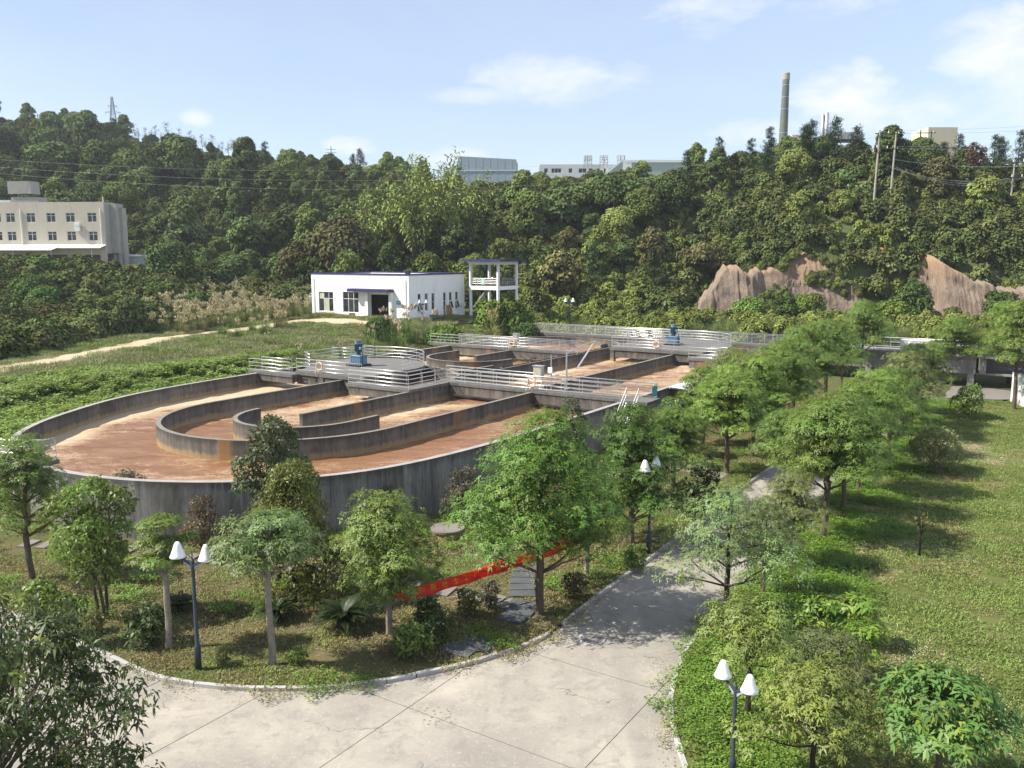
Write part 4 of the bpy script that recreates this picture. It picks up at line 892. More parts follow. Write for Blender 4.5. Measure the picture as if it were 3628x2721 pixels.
MB().add([(-7.7, -0.2, 8.2), (-0.3, -0.2, 13.9), (-0.3, -0.2, 14.5), (-7.7, -0.2, 8.9), (-7.7, 0.3, 8.2), (-0.3, 0.3, 13.9), (-0.3, 0.3, 14.5), (-7.7, 0.3, 8.9)], [(0, 1, 2, 3), (7, 6, 5, 4), (0, 4, 5, 1), (3, 2, 6, 7), (1, 5, 6, 2), (0, 3, 7, 4)]).build('gable_trim', M['white'], hall)
for x in (4, 9, 14): MB().lathe([(0.35, 14.0), (0.35, 14.7), (0.5, 14.75), (0.1, 15)], c=(x, 5, 0), n=10).build('roof_vent', M['galv'], hall)
M['sign_frame'] = plain('weathered sign frame', (0.40, 0.36, 0.30), 0.8)
for k, (px, ch) in enumerate(((21.4, '群'), (26.1, '龙'), (31.2, '羽'))):
    s_ = thing('rooftop_sign', ['leftmost', 'middle', 'rightmost'][k] + ' of the three rooftop character signs on the white factory', 'sign', (px, 259.6, 39.0), 0, 'rooftop character signs')
    for x in (0, 1.15, 2.3): MB().box(x - 0.07, x + 0.07, -0.06, 0.06, 0.0, 3.7).build('upright', M['sign_frame'], s_)
    for z in (1.3, 2.5, 3.65): MB().box(-0.07, 2.37, 0.07, 0.15, z - 0.06, z + 0.06).build('crossbar', M['sign_frame'], s_)
    text_mesh(ch, 2.55, M['sign_frame'], s_, Matrix.Translation((1.15, -0.12, 2.45)) @ Matrix.Rotation(R(90), 4, 'X'), 0.04, 'character')
ch = thing('chimney_stack', 'tall tapering grey-green concrete chimney above the trees', 'chimney', (80.2, 260, 26))
ch.rotation_euler = (0, R(0.3), 0)
MB().lathe([(2.0, 0), (1.28, 18), (1.15, 28), (0.98, 37.5), (0.95, 39.2)], n=28).build('shaft', None or concrete_mat('chimney concrete', (0.15, 0.168, 0.148), 0.5), ch, True)
for k in range(8): MB().lathe([(1.36 - k * 0.049, 13 + k * 3.4), (1.36 - k * 0.049, 13.12 + k * 3.4)], n=28).build('hoop', M['galv'], ch)
MB().lathe([(1.0, 38.2), (1.08, 38.4), (1.08, 40.2), (0.8, 40.25)], n=28).build('crown', M['pole'], ch)
cf = thing('cream_factory', 'cream factory blocks on the hilltop right of the chimney', 'building', (78.2, 240, 28))
MB().box(-1.6, 3.2, 0, 8, 0, 18.0).build('left_block', M['far_cream'], cf); MB().box(3.21, 20, 2, 9, 0, 15.2).build('middle_block', M['far_cream'], cf); MB().box(3.0, 21, 1.7, 1.98, 14.6, 15.4).build('parapet', M['far_white'], cf)
MB().box(35.5, 43.5, 0, 10, 0, 20.0).build('right_block', M['far_cream'], cf); MB().box(24, 35.48, 3, 10, 0, 15.5).build('link_block', M['cream_dark'], cf)
MB().add([(9, 1.2, 17.0), (19, 1.2, 17.0), (17.5, 5, 19.4), (11, 5, 19.4), (9, 9, 17), (19, 9, 17)], [(0, 1, 2, 3), (4, 3, 2, 5), (0, 3, 4), (1, 5, 2)]).build('shed_roof', M['shed_roof'], cf)
for x in (9.5, 12.5, 15.5, 18.5): MB().box(x - .08, x + .08, 2.1, 2.26, 15.2, 17.05).build('roof_post', M['galv'], cf)
fl = thing('twin_flues', 'pair of shiny metal flues right of the big chimney', 'flue', (84.0, 238, 41))
for x, r_, h in ((0, 0.42, 10.0), (1.05, 0.62, 10.5)): MB().lathe([(r_, 0), (r_, h), (r_ * 0.8, h)], c=(x, 0, 0), n=18).build('flue', M['galv'], fl, True)
for x in (-1.6, 2.4): MB().lathe([(0.7, 0), (0.7, 3.2), (0.2, 3.5)], c=(x, 0, 0), n=14).build('drum', M['galv'], fl)
MB().tube([(2.1, 0, 2), (2.1, 0, 8.5)], 0.06, 6).build('ladder_rail', M['galv'], fl)

# raised inlet channel at the right end of the tank
cc = gthing('inlet_channel', 'raised concrete inlet channel on columns behind the right tree row', 'channel', 96.5, -15, 0)
MB().box(-8, 8, -1.3, -1.0, 1.5, 3.1).build('side_panel', M['pale_concrete'], cc); MB().box(-8, 8, 1.6, 1.9, 1.5, 3.1).build('side_panel', M['pale_concrete'], cc)
MB().box(-8.1, 27, -1.5, 2.1, 3.102, 3.35).build('top_slab', M['pale_concrete'], cc)
MB().box(-8, 27, -0.98, 1.58, 1.4, 1.6).build('floor_slab', M['pale_concrete'], cc)
for x in (-7.6, -2, 3.0, 7.6, 12.5, 18, 23): MB().box(x - 0.3, x + 0.3, -1.31, -0.6, -0.1, 1.52).build('column', M['pale_concrete'], cc); MB().box(x - 0.3, x + 0.3, 1.3, 1.92, -0.1, 1.48).build('column', M['pale_concrete'], cc)
MB().box(8.3, 27, 0.3, 0.6, 1.7, 3.1).build('rear_beam', M['pale_concrete'], cc)
for x in (8.6, 14.2): MB().box(x - 0.28, x + 0.28, -1.36, -0.9, 1.53, 3.1).build('column_head', M['pale_concrete'], cc)
wb = gthing('white_tank', 'white box tank on top of the raised channel', 'tank', 96.3, -12.6, 3.35); MB().bevbox((0, 0, 0.55), (3.0, 1.1, 1.1), 0.05).build('body', M['white'], wb); MB().box(-1.55, 1.55, -0.6, 0.6, 1.101, 1.15).build('lid', M['frame_white'], wb)
cbx = gthing('channel_cabinet', 'grey cabinet beside the railing of the raised channel', 'cabinet', 97.6, -6.6, 3.35); MB().bevbox((0, 0, 0.75), (1.1, 0.5, 1.5), 0.03).build('body', M['galv'], cbx); MB().box(-0.45, 0.45, -0.262, -0.252, 0.15, 1.38).build('door', M['steel'], cbx)
railing('railing on the front edge of the raised channel', [(95.2, -22.8), (95.2, -7.2)], 3.35, GR, rails=3)
railing('railing on the rear edge of the raised channel', [(98.4, -22.8), (98.4, 11)], 3.35, GR, rails=3)
railing('railing of the raised channel near the right edge', [(95.2, -6.6), (95.2, 10)], 3.35, GR, rails=3)
kb = thing('guard_cabin', 'white cabin with a dark window at the right edge', 'cabin', (44.35, 72.4, 0.1), R(-8))
pane_wall(kb, 'front_wall', M['white_wall'], 0, 3, -0.1, 2.9, [(0.35, 1.3, 1.3, 2.3)], 0, 0.12); window(kb, 0.35, 1.3, 1.3, 2.3, 0.06, 1, 1)
MB().box(0, 0.12, 0.122, 3, -0.1, 2.9).build('side_wall', M['white_wall'], kb); MB().box(2.88, 3, 0.122, 3, -0.1, 2.9).build('side_wall', M['white_wall'], kb); MB().box(0.121, 2.879, 2.88, 3, -0.1, 2.9).build('back_wall', M['white_wall'], kb); MB().box(-0.2, 3.2, -0.2, 3.2, 2.902, 3.05).build('roof', M['indigo'], kb)

# ------------------------------------------------------------------ poles, pylons and wires
def hpole(label, p, q, h, z0, z1, mat='pole', r=0.17, lean=0.0):
    o = thing('power_pole', label, 'power pole', (p[0], p[1], z0), 0, 'paired power poles on the right hill')
    dx, dy, dz = q[0] - p[0], q[1] - p[1], z1 - z0
    MB().tube([(0, 0, -1), (lean, 0, h)], [r * 1.15, r * 0.75], 10).build('pole', M[mat], o); MB().tube([(dx, dy, dz - 1), (dx + lean, dy, h)], [r * 1.15, r * 0.75], 10).build('pole', M[mat], o)
    for z in (h - 0.5, h - 3.0):
        ln = lean * z / h
        MB().tube([(ln - 0.8, -0.2, z - 0.1), (dx + ln + 0.8, dy - 0.2, z + 0.1)], 0.085, 6).build('crossarm', M['dark_metal'], o)
        for t_ in (-0.12, 0.5, 1.12): MB().lathe([(0.06, 0), (0.1, 0.1), (0.06, 0.2), (0.1, 0.3), (0.04, 0.42)], c=(ln + dx * t_, dy * t_ - 0.2, z + 0.08), n=8).build('insulator', M['porcelain'], o)
    MB().tube([(lean * .8, -.1, h * .78), (dx + lean * .55, dy, h * .55)], 0.04, 6).build('stay', M['dark_metal'], o)
    return o
hpole('tall pale twin poles with two crossarms in front of the pines', (62.4, 150), (66.1, 152), 14.8, tz(62.4, 150) - 0.5, tz(66.1, 152) - 0.5, lean=0.4)
hpole('short dark twin poles seen between the tall pale pair and the right edge', (80.0, 172), (82.6, 173), 9.0, tz(80, 172), tz(82.6, 173), 'old_pole', 0.14)
hpole('grey twin poles at the right edge of the hill', (86.0, 150), (88.2, 149), 9.6, tz(86, 150) - 0.4, tz(88.2, 149) - 0.4, 'pole', 0.16, 0.3)
def wire(label, a, b, sag, r=0.013, n=28):
    a, b = Vector(a), Vector(b); o = thing('overhead_wire', label, 'wire', a, 0, 'overhead power lines'); pts = []
    for k in range(n + 1): t_ = k / n; p = a.lerp(b, t_) - a; p.z -= sag * 4 * t_ * (1 - t_); pts.append(p)
    MB().tube(pts, r, 4).build('strand', M['wire'], o)
zt = tz(80, 172)
wire('upper wire crossing the wooded slope to the left edge', (80.5, 171.8, zt + 8.7), (-125, 160, 33.2), 6.0)
wire('middle wire crossing the wooded slope to the left edge', (81.3, 171.8, zt + 7.4), (-125, 160.6, 32.2), 6.6)
wire('lowest wire crossing the wooded slope to the left edge', (82.0, 171.8, zt + 6.0), (-125, 161, 31.4), 7.2)
tp1 = (62.8, 149.8, tz(62.4, 150) + 14.0); tp2 = (66.4, 151.8, tz(62.4, 150) + 14.4)
for k, (zz, e, lb) in enumerate(((0, 38.6, 'topmost'), (-0.4, 37.8, 'second'), (-2.6, 36.4, 'third'), (-2.9, 35.2, 'lowest'))): wire(lb + ' wire running from the tall pale poles off the right edge', (66.6, 151.6, tp2[2] + zz), (125, 150, e), 0.9 + .2 * k, 0.018)
for k in range(3): wire(['left', 'middle', 'right'][k] + ' thick slack wire between the tall pale poles and the right-edge poles', (63.2 + k * 1.4, 150.2, tp1[2] - 5.2 - 0.3 * k), (86.2 + k * .9, 149.8, tz(86, 150) + 6.2), 1.6 + 0.3 * k, 0.028)
wire('short straight wire above the slack ones at the right hill', (66.3, 151.6, tp1[2] - 4.4), (87.8, 149.2, tz(88, 149) + 8.6), 0.6, 0.025)
M['pylon'] = plain('grey pylon steel', (0.25, 0.29, 0.33), 0.6, 0.3)
def pylon(label, x, y, z0, h, w, arms):
    o = thing('lattice_pylon', label, 'pylon', (x, y, z0), R(12)); r = 0.085
    wd = lambda z: w * (1 - z / h) ** 1.15 + 0.5
    for sx in (-1, 1):
        for sy in (-1, 1): MB().tube([(sx * wd(z) / 2, sy * wd(z) / 2, z) for z in np.linspace(0, h, 9)], r, 5).build('leg', M['pylon'], o)
    zs_ = [0]; 
    while zs_[-1] < h - 1: zs_.append(min(h - 0.2, zs_[-1] + max(1.1, wd(zs_[-1]) * 0.75)))
    for i in range(len(zs_) - 1):
        a, b = zs_[i], zs_[i + 1]; wa, wb_ = wd(a) / 2, wd(b) / 2
        for s_ in (-1, 1):
            for k in (-1, 1):
                MB().tube([(k * wa, s_ * wa, a), (-k * wb_, s_ * wb_, b)], r * 0.6, 4).build('brace', M['pylon'], o); MB().tube([(s_ * wa, k * wa, a), (s_ * wb_, -k * wb_, b)], r * 0.6, 4).build('brace', M['pylon'], o)
    for z, L in arms:
        for s_ in (-1, 1):
            MB().tube([(0, 0, z + 0.5), (s_ * L, 0, z)], r * 0.8, 4).build('arm', M['pylon'], o); MB().tube([(0, 0, z - 0.5), (s_ * L, 0, z)], r * 0.8, 4).build('arm', M['pylon'], o)
            MB().lathe([(0.08, -0.9), (0.14, -0.5), (0.05, 0)], c=(s_ * L * 0.96, 0, z), n=6).build('insulator', M['porcelain'], o)
pylon('large lattice pylon on the left ridge', -144, 318, 49.6, 20.5, 3.8, ((15.0, 2.6), (17.2, 1.6)))
pl = thing('utility_pole', 'small utility pole with crossarms on the ridge left of the bamboo', 'utility pole', (-62, 300, 43)); MB().tube([(0, 0, 0), (0, 0, 7.4)], 0.16, 6).build('pole', M['pylon'], pl)
for z in (5.4, 6.4): MB().tube([(-1.8, 0, z), (1.8, 0, z)], 0.1, 5).build('crossarm', M['pylon'], pl)
pl = thing('utility_pole', 'thin utility pole on the skyline left of the lattice pylon', 'utility pole', (-168, 312, 56)); MB().tube([(0, 0, 0), (0, 0, 7.0)], 0.16, 6).build('pole', M['pylon'], pl); MB().tube([(-1.2, 0, 6.6), (1.2, 0, 6.6)], 0.1, 5).build('crossarm', M['pylon'], pl)

# ------------------------------------------------------------------ lamps, banner, covers in the garden
def lamp(label, x, y, z, rz, s=1.0, h=3.6):
    o = thing('garden_lamp', label, 'lamp', (x, y, z), rz, 'two-headed garden lamps'); o.scale = (s, s, s)
    MB().lathe([(0.10, -0.05), (0.10, 0.75), (0.085, 0.82), (0.062, 0.85), (0.052, h), (0.04, h + 0.03)], n=14).build('post', M['lamp_post'], o, True)
    MB().tube([(0, 0, h), (0, 0, h + 0.28)], 0.018, 6).build('finial', M['lamp_post'], o)
    for k, sx in enumerate((-1, 1)):
        MB().tube([(sx * 0.03, 0, h - 0.16), (sx * 0.2, 0, h - 0.05), (sx * 0.40, 0, h - 0.0), (sx * 0.5, 0, h + 0.06)], [0.045, 0.04, 0.035, 0.03], 8).build('arm', M['lamp_post'], o)
        MB().add([(sx * 0.06, -0.015, h - 0.30), (sx * 0.06, -0.015, h - 0.10), (sx * 0.34, -0.015, h - 0.04), (sx * 0.06, 0.015, h - 0.30), (sx * 0.06, 0.015, h - 0.10), (sx * 0.34, 0.015, h - 0.04)], [(0, 1, 2), (5, 4, 3), (0, 3, 4, 1), (1, 4, 5, 2), (2, 5, 3, 0)]).build('bracket', M['lamp_grey'], o)
        sh_ = MB().lathe([(0.245, h + 0.075), (0.25, h + 0.09), (0.215, h + 0.16), (0.15, h + 0.33), (0.105, h + 0.47), (0.06, h + 0.55), (0.0, h + 0.57)], c=(sx * 0.5, 0, 0), n=24, cap=False).build('lamp_shade', M['white'], o, True)
        MB().lathe([(0.20, h + 0.10), (0.06, h + 0.2)], c=(sx * 0.5, 0, 0), n=14).build('diffuser', M['frame_white'], sh_)
    return o
lamp('two-headed white lamp on a slate post by the left kerb', -9.9, 25.25, 0.1, R(-14))
lamp('two-headed lamp under the dark trees beside the shaded road', 6.0, 35.9, 0.1, R(52), 1.0, 3.75)
lamp('two-headed lamp among yellow-green leaves at the lower right', 5.42, 19.3, 0.1, R(-58), 0.86, 3.05)
lamp('small distant two-headed lamp on the bank behind the far deck', 8.6, 128, tz(8.6, 128), R(5), 1.15, 2.9)
lamp('distant two-headed lamp in front of the pump house side wall', -11.7, 112, tz(-11.7, 112), R(12), 0.9, 3.6)

bn = thing('red_banner', 'sagging red cloth banner with yellow characters tied between trees', 'banner', (-4.15, 27.8, 0))
BA, BB_ = Vector((0, 0, 1.45)), Vector((7.2, 5.0, 2.0)); nb = 60; hw = 0.22
def bpt(t_, s_):
    p = BA.lerp(BB_, t_); p.z -= 0.22 * 4 * t_ * (1 - t_) * (0.9 + .1 * math.sin(t_ * 9)); tw = 0.5 + 0.35 * math.sin(t_ * 5.5) + (0.9 * (t_ - 0.72) / 0.28 if t_ > 0.72 else 0)
    across = Vector((0.18 * math.sin(tw) * -0.57, 0.9 * math.sin(tw) * 0.5, math.cos(tw * 0.8))); pin = min(1, t_ * 14, (1 - t_) * 12) * (1 + 0.05 * math.sin(t_ * 40))
    return p + across * (hw * s_ * pin) + Vector((0.5, -0.8, 0)) * 0.035 * math.sin(s_ * 3 + t_ * 30)
vb = []; 
for k in range(nb + 1):
    for j in range(7): vb.append(bpt(k / nb, j / 3 - 1))
o = link('cloth', grid_mesh('cloth', vb, np.arange(len(vb)).reshape(-1, 7), M['banner']), bn); sd = o.modifiers.new('thickness', 'SOLIDIFY'); sd.thickness = 0.004
TX = '热烈能社士工广丁海区江入建部人正水'
for k, c in enumerate(TX):
    t_ = 0.06 + 0.88 * (k + 0.5) / len(TX); a = bpt(t_ - 0.01, 0); b = bpt(t_ + 0.01, 0); up = (bpt(t_, 0.6) - bpt(t_, -0.6)).normalized(); xd = (b - a).normalized(); nd = xd.cross(up).normalized(); up = nd.cross(xd)
    M4 = Matrix(((xd.x, up.x, nd.x, 0), (xd.y, up.y, nd.y, 0), (xd.z, up.z, nd.z, 0), (0, 0, 0, 1))); M4.translation = bpt(t_, 0) + nd * 0.03
    text_mesh(c, 0.25, M['yellow'], bn, M4, 0.002, 'character')
MB().tube([(0, 0, 1.45), (-0.15, 0.0, 1.5)], 0.02, 5).build('tie', M['banner'], bn); MB().tube([(7.2, 5.0, 2.0), (7.3, 5.05, 2.1)], 0.02, 5).build('tie', M['banner'], bn)

mh = thing('manhole_cover', 'round pale manhole cover with bars in the concrete road', 'manhole cover', (2.75, 27.62, 0.015))
MB().lathe([(0.47, 0), (0.47, 0.022), (0.40, 0.022), (0.40, 0.008)], n=36).build('frame_ring', M['stone'], mh)
MB().lathe([(0.395, 0.0), (0.395, 0.012), (0, 0.012)], n=36, cap=False).build('lid', M['iron'], mh)
for k in range(11):
    y = -0.34 + k * 0.068; hl = math.sqrt(0.37 ** 2 - y * y); o = MB().box(y - 0.018, y + 0.018, -hl, hl, 0.0125, 0.021).build('bar', M['iron'], mh)
wc = thing('well_cover', 'round grey concrete well with a flat lid below the tank wall', 'well', (-3.0, 38.3, 0.1))
MB().lathe([(0.72, -0.1), (0.72, 0.30), (0.60, 0.30)], n=32).build('rim', M['concrete'], wc); MB().lathe([(0.80, 0.302), (0.80, 0.40), (0.78, 0.42), (0, 0.42)], n=32, cap=False).build('lid', M['slab'], wc)
sl = thing('concrete_slab', 'small loose concrete slab on the meadow by the dirt track', 'slab', (-34.5, 79, tz(-34.5, 79) + 0.12), 0.3); MB().bevbox((0, 0, 0), (3.0, 1.6, 0.3), 0.04).build('slab_body', M['pale_concrete'], sl); MB().box(-1.2, -0.8, -0.82, -0.802, -0.1, 0.1).build('chip', M['slab'], sl)
# ------------------------------------------------------------------ foliage
def nrm(a): return a / np.maximum(np.linalg.norm(a, axis=-1, keepdims=True), 1e-9)
class Fol:
    def __init__(s, seed): s.r = np.random.default_rng(seed); s.V = []; s.t = []; s.y = []
    def leaves(s, C, D, N, L, Wd, tint, young=None, droop=0.15, mid=0.5):
        C = np.asarray(C, float); n = len(C); D = nrm(np.asarray(D, float)); S = nrm(np.cross(D, N)); L = np.broadcast_to(L, n)[:, None]; Wd = np.broadcast_to(Wd, n)[:, None]
        dn = np.array([0, 0, -1.0]) * droop * L
        v = np.stack([C, C + D * L * mid + S * Wd / 2 + dn * 0.12, C + D * L + dn, C + D * L * mid - S * Wd / 2 + dn * 0.12], 1)
        s.V.append(v.reshape(-1, 3)); s.t.append(np.broadcast_to(tint, n).astype(float)); s.y.append(np.zeros(n) if young is None else np.broadcast_to(young, n).astype(float))
    def rosettes(s, P, A, k, L, Wd, e0=0.15, e1=0.5, droop=0.25, young=0.0, tint=None):
        P = np.asarray(P, float); n = len(P); A = nrm(np.asarray(A, float) + s.r.normal(0, 0.18, (n, 3)))
        ref = np.where(np.abs(A[:, 2:3]) < 0.9, np.array([[0, 0, 1.0]]), np.array([[1.0, 0, 0]])); a = nrm(np.cross(A, ref)); b = np.cross(A, a)
        t0 = s.r.random(n) if tint is None else tint; yg = (s.r.random(n) < young) * s.r.uniform(0.4, 1, n); ph = s.r.random(n) * 6.28
        sz = s.r.uniform(0.75, 1.2, n)
        for j in range(k):
            q = ph + 6.283 * j / k + s.r.normal(0, 0.15, n); rad = a * np.cos(q)[:, None] + b * np.sin(q)[:, None]; e = s.r.uniform(e0, e1, n)[:, None]
            s.leaves(P + A * (L * s.r.uniform(-.55, .35, n))[:, None] + s.r.normal(0, .16 * L, (n, 3)), rad * np.cos(e) + A * np.sin(e), A * np.cos(e) - rad * np.sin(e), L * sz * s.r.uniform(0.8, 1.15, n), Wd * sz, np.clip(t0 * 0.75 + s.r.random(n) * 0.25, 0, 1), yg, droop, 0.58)
    def lobes(s, lobes, dens, L, Wd, up=0.35, jit=0.7, droop=0.2, shell=0.72, tmul=1.0, young=0.0):
        lob = np.array(lobes, float)                     # cx cy cz rx ry rz
        ar = (lob[:, 3] * lob[:, 4]) ** 0.5 * lob[:, 5]; 
        for i, l in enumerate(lob):
            n = int(dens * (l[3] * l[4] + l[3] * l[5] + l[4] * l[5])); d = nrm(s.r.normal(0, 1, (n, 3))); d[:, 2] = np.where(d[:, 2] < -0.45, -d[:, 2], d[:, 2]); rr = s.r.uniform(shell, 1.06, n)[:, None] * (1 + 0.10 * np.sin(d[:, :1] * 9 + i) * np.cos(d[:, 1:2] * 8 + d[:, 2:] * 7))
            p = l[:3] + d * rr * l[3:]
            keep = np.ones(n, bool)
            for j, m in enumerate(lob):
                if j != i: keep &= (((p - m[:3]) / m[3:]) ** 2).sum(1) > 0.62
            p = p[keep]; d = d[keep]; n = len(p)
            if not n: continue
            N = nrm(d + np.array([0, 0, up]) + s.r.normal(0, jit, (n, 3))); D = nrm(np.cross(N, s.r.normal(0, 1, (n, 3)))); D[:, 2] -= 0.25
            lt = s.r.uniform(0.1, 0.75)
            yg = (s.r.random(n) < young) * s.r.uniform(0.3, 1, n)
            s.leaves(p, D, N, L * s.r.uniform(0.7, 1.3, n), Wd * s.r.uniform(0.7, 1.25, n), np.clip(lt + s.r.normal(0, 0.22, n), 0, 1) * tmul, yg, droop)
    def mesh(s, name, mat):
        V = np.concatenate(s.V); n = len(V) // 4; me = bpy.data.meshes.new(name)
        me.vertices.add(len(V)); me.vertices.foreach_set('co', V.astype(np.float32).ravel()); me.loops.add(4 * n); me.loops.foreach_set('vertex_index', np.arange(4 * n, dtype=np.int32))
        me.polygons.add(n); me.polygons.foreach_set('loop_start', np.arange(0, 4 * n, 4, dtype=np.int32)); me.update(calc_edges=True); me.materials.append(mat)
        for nm, arr in (('tint', s.t), ('young', s.y)):
            a = me.attributes.new(nm, 'FLOAT', 'FACE'); a.data.foreach_set('value', np.concatenate(arr).astype(np.float32))
        return me

def limb(mb, rs, a, b, r0, r1, n=5, wob=0.06, sides=6):
    a, b = Vector(a), Vector(b); L = (b - a).length; P = []
    for k in range(n + 1):
        t = k / n; p = a.lerp(b, t)
        if 0 < k < n: p += Vector((rs.uniform(-1, 1), rs.uniform(-1, 1), rs.uniform(-.5, .5))) * wob * L
        P.append(p)
    mb.tube(P, [r0 + (r1 - r0) * k / n for k in range(n + 1)], sides); return P

# --- tiered street tree with whorled leaves
def tiered(seed, h, r, clear, nros, leaf=0.135, wid=0.044, k=8, young=0.10, gap=0.0, droop=0.3, flat=0.20, tiers=6, bark='bark'):
    rs = random.Random(seed); F = Fol(seed); tb = MB(); tr = 0.018 * h + 0.03; nros = int(nros * 3.5)
    limb(tb, rs, (0, 0, -0.15), (rs.uniform(-.1, .1), rs.uniform(-.1, .1), clear * h), tr, tr * 0.8, 5, 0.012, 9)
    limb(tb, rs, tb.v[-5] if 0 else (0, 0, clear * h * 0.98), (rs.uniform(-.15, .15), rs.uniform(-.15, .15), h * 0.93), tr * 0.8, tr * 0.22, 5, 0.03, 7)
    pads = []
    for i in range(tiers):
        t = (i + 0.3) / tiers; z = h * (clear + (1 - clear) * t * 0.98); rad = r * (1.0 - 0.72 * t ** 1.5) * rs.uniform(0.85, 1.08)
        nb = rs.choice((4, 5, 5, 6)) if t < 0.8 else 3; ph = rs.uniform(0, 6.28)
        for b in range(nb):
            if rs.random() < gap: continue
            a = ph + 6.28 * b / nb + rs.uniform(-.35, .35); L = rad * rs.uniform(0.65, 1.08); e = Vector((math.cos(a) * L, math.sin(a) * L, z + L * rs.uniform(0.10, 0.30)))
            limb(tb, rs, (0, 0, z - 0.12 * h * (1 - t)), e, tr * 0.35, 0.012, 4, 0.05, 5); pads.append((e, 0.36 * r * rs.uniform(0.75, 1.25), a))
            if L > 0.5 * r: q = e * 0.55; q.z = z + 0.12 * L; pads.append((q, 0.34 * r * rs.uniform(.8, 1.2), a))
        if t > 0.6: pads.append((Vector((rs.uniform(-.1, .1) * r, rs.uniform(-.1, .1) * r, z + 0.05 * h)), 0.28 * r, 0))
    wts = np.array([p[1] ** 2 for p in pads]); wts /= wts.sum(); ptint = [rs.random() for _ in pads]; pyoung = [rs.random() for _ in pads]
    cnt = np.maximum(3, (wts * nros).astype(int))
    for (e, pr, a), n, pt, py in zip(pads, cnt, ptint, pyoung):
        g = nrm(F.r.normal(0, 1, (n, 3))); g[:, 2] = np.where(g[:, 2] < -.25, -g[:, 2], g[:, 2]); g *= F.r.uniform(.55, 1.05, (n, 1))
        P = np.array(e) + g * np.array([pr * 1.1, pr * 1.1, pr * flat / 0.3]); out = nrm(np.array([[e.x, e.y, 0]]) + 1e-6)
        A = np.array([0, 0, 0.8]) + 0.3 * out + 0.9 * g; 
        F.rosettes(P, A, k, leaf, wid, 0.0, 0.45, droop, young * (2.2 if py > 0.75 else 0.4), np.clip(pt * 0.6 + F.r.random(n) * 0.4, 0, 1))
    return tb.mesh('trunk', M[bark]), F.mesh('crown', M['leaf'])
# --- rounded tree or bush from uneven lobes
def lobed(seed, h, r, clear, nl, dens, leaf, wid, bark='bark', mat='leaf', cone=0.0, young=0.0, jit=0.7, trunks=1, squash=0.8, droop=0.2, shell=0.72):
    rs = random.Random(seed); F = Fol(seed); tb = MB(); tr = 0.016 * h + 0.02; L = []; base = clear * h
    for i in range(nl):
        t = (i + 0.5) / nl; z = base + (h - base) * (0.12 + 0.80 * t); prof = math.sin(math.pi * (0.18 + 0.72 * t)) if not cone else (1 - t) ** cone * 0.95 + 0.05
        a = i * 2.4 + rs.uniform(-.5, .5); d = r * prof * rs.uniform(0.25, 0.68); s = r * rs.uniform(0.30, 0.52) * (0.6 + 0.5 * prof)
        L.append((math.cos(a) * d, math.sin(a) * d, z, s, s * rs.uniform(.85, 1.15), s * squash * rs.uniform(0.8, 1.2)))
    for k in range(trunks):
        o = (rs.uniform(-.12, .12) * (trunks > 1) * r, rs.uniform(-.12, .12) * (trunks > 1) * r); top = (o[0] * 2.5, o[1] * 2.5, base + (h - base) * 0.75)
        limb(tb, rs, (*o, -0.3), top, tr / (trunks ** .4), tr * 0.25, 6, 0.02, 7)
    for l in L[::2]: limb(tb, rs, (0, 0, max(0.1, base + (l[2] - base) * 0.35)), l[:3], tr * 0.35, 0.012, 3, 0.06, 5)
    far_ = mat != 'leaf'; F.lobes(L, dens * (1.6 if far_ else 2.3), leaf * (1 if far_ else 1.15), wid * (1.1 if far_ else 1.45), up=.75 if far_ else .35, jit=jit * (.62 if far_ else 1), droop=droop, shell=shell, young=young)
    return tb.mesh('trunk', M[bark]), F.mesh('crown', M[mat])
def pine(seed, h, r):
    rs = random.Random(seed); F = Fol(seed); tb = MB(); limb(tb, rs, (0, 0, -0.4), (rs.uniform(-.3, .3), rs.uniform(-.3, .3), h * 0.97), 0.16, 0.04, 5, 0.015, 6)
    for i in range(11):
        t = i / 10; z = h * (0.35 + 0.63 * t); rad = r * (1 - 0.75 * t) * rs.uniform(.75, 1.15)
        for b in range(5):
            a = rs.uniform(0, 6.28); e = np.array([math.cos(a) * rad, math.sin(a) * rad, z + 0.12 * rad]); n = max(3, int(9 * (1 - .4 * t)))
            limb(tb, rs, (0, 0, z - 0.2), tuple(e * np.array([.9, .9, 1])), 0.05, 0.015, 2, 0.03, 4)
            P = np.array([0, 0, z]) + (e - np.array([0, 0, z])) * F.r.uniform(0.25, 1.05, (n, 1)) + F.r.normal(0, 0.22, (n, 3)); F.rosettes(P, np.tile([0, 0, 1.0], (n, 1)) + 0.3 * nrm(e[None]), 8, 0.52, 0.10, 0.25, 0.95, 0.0)
    F.rosettes(np.array([[0, 0, h], [0, 0, h * .96], [0.1, 0, h * 1.02]]), np.array([[0, 0, 1.0]] * 3), 8, 0.5, 0.10, 0.7, 1.3, 0)
    return tb.mesh('trunk', M['bark_dark']), F.mesh('crown', M['leaf_far'])
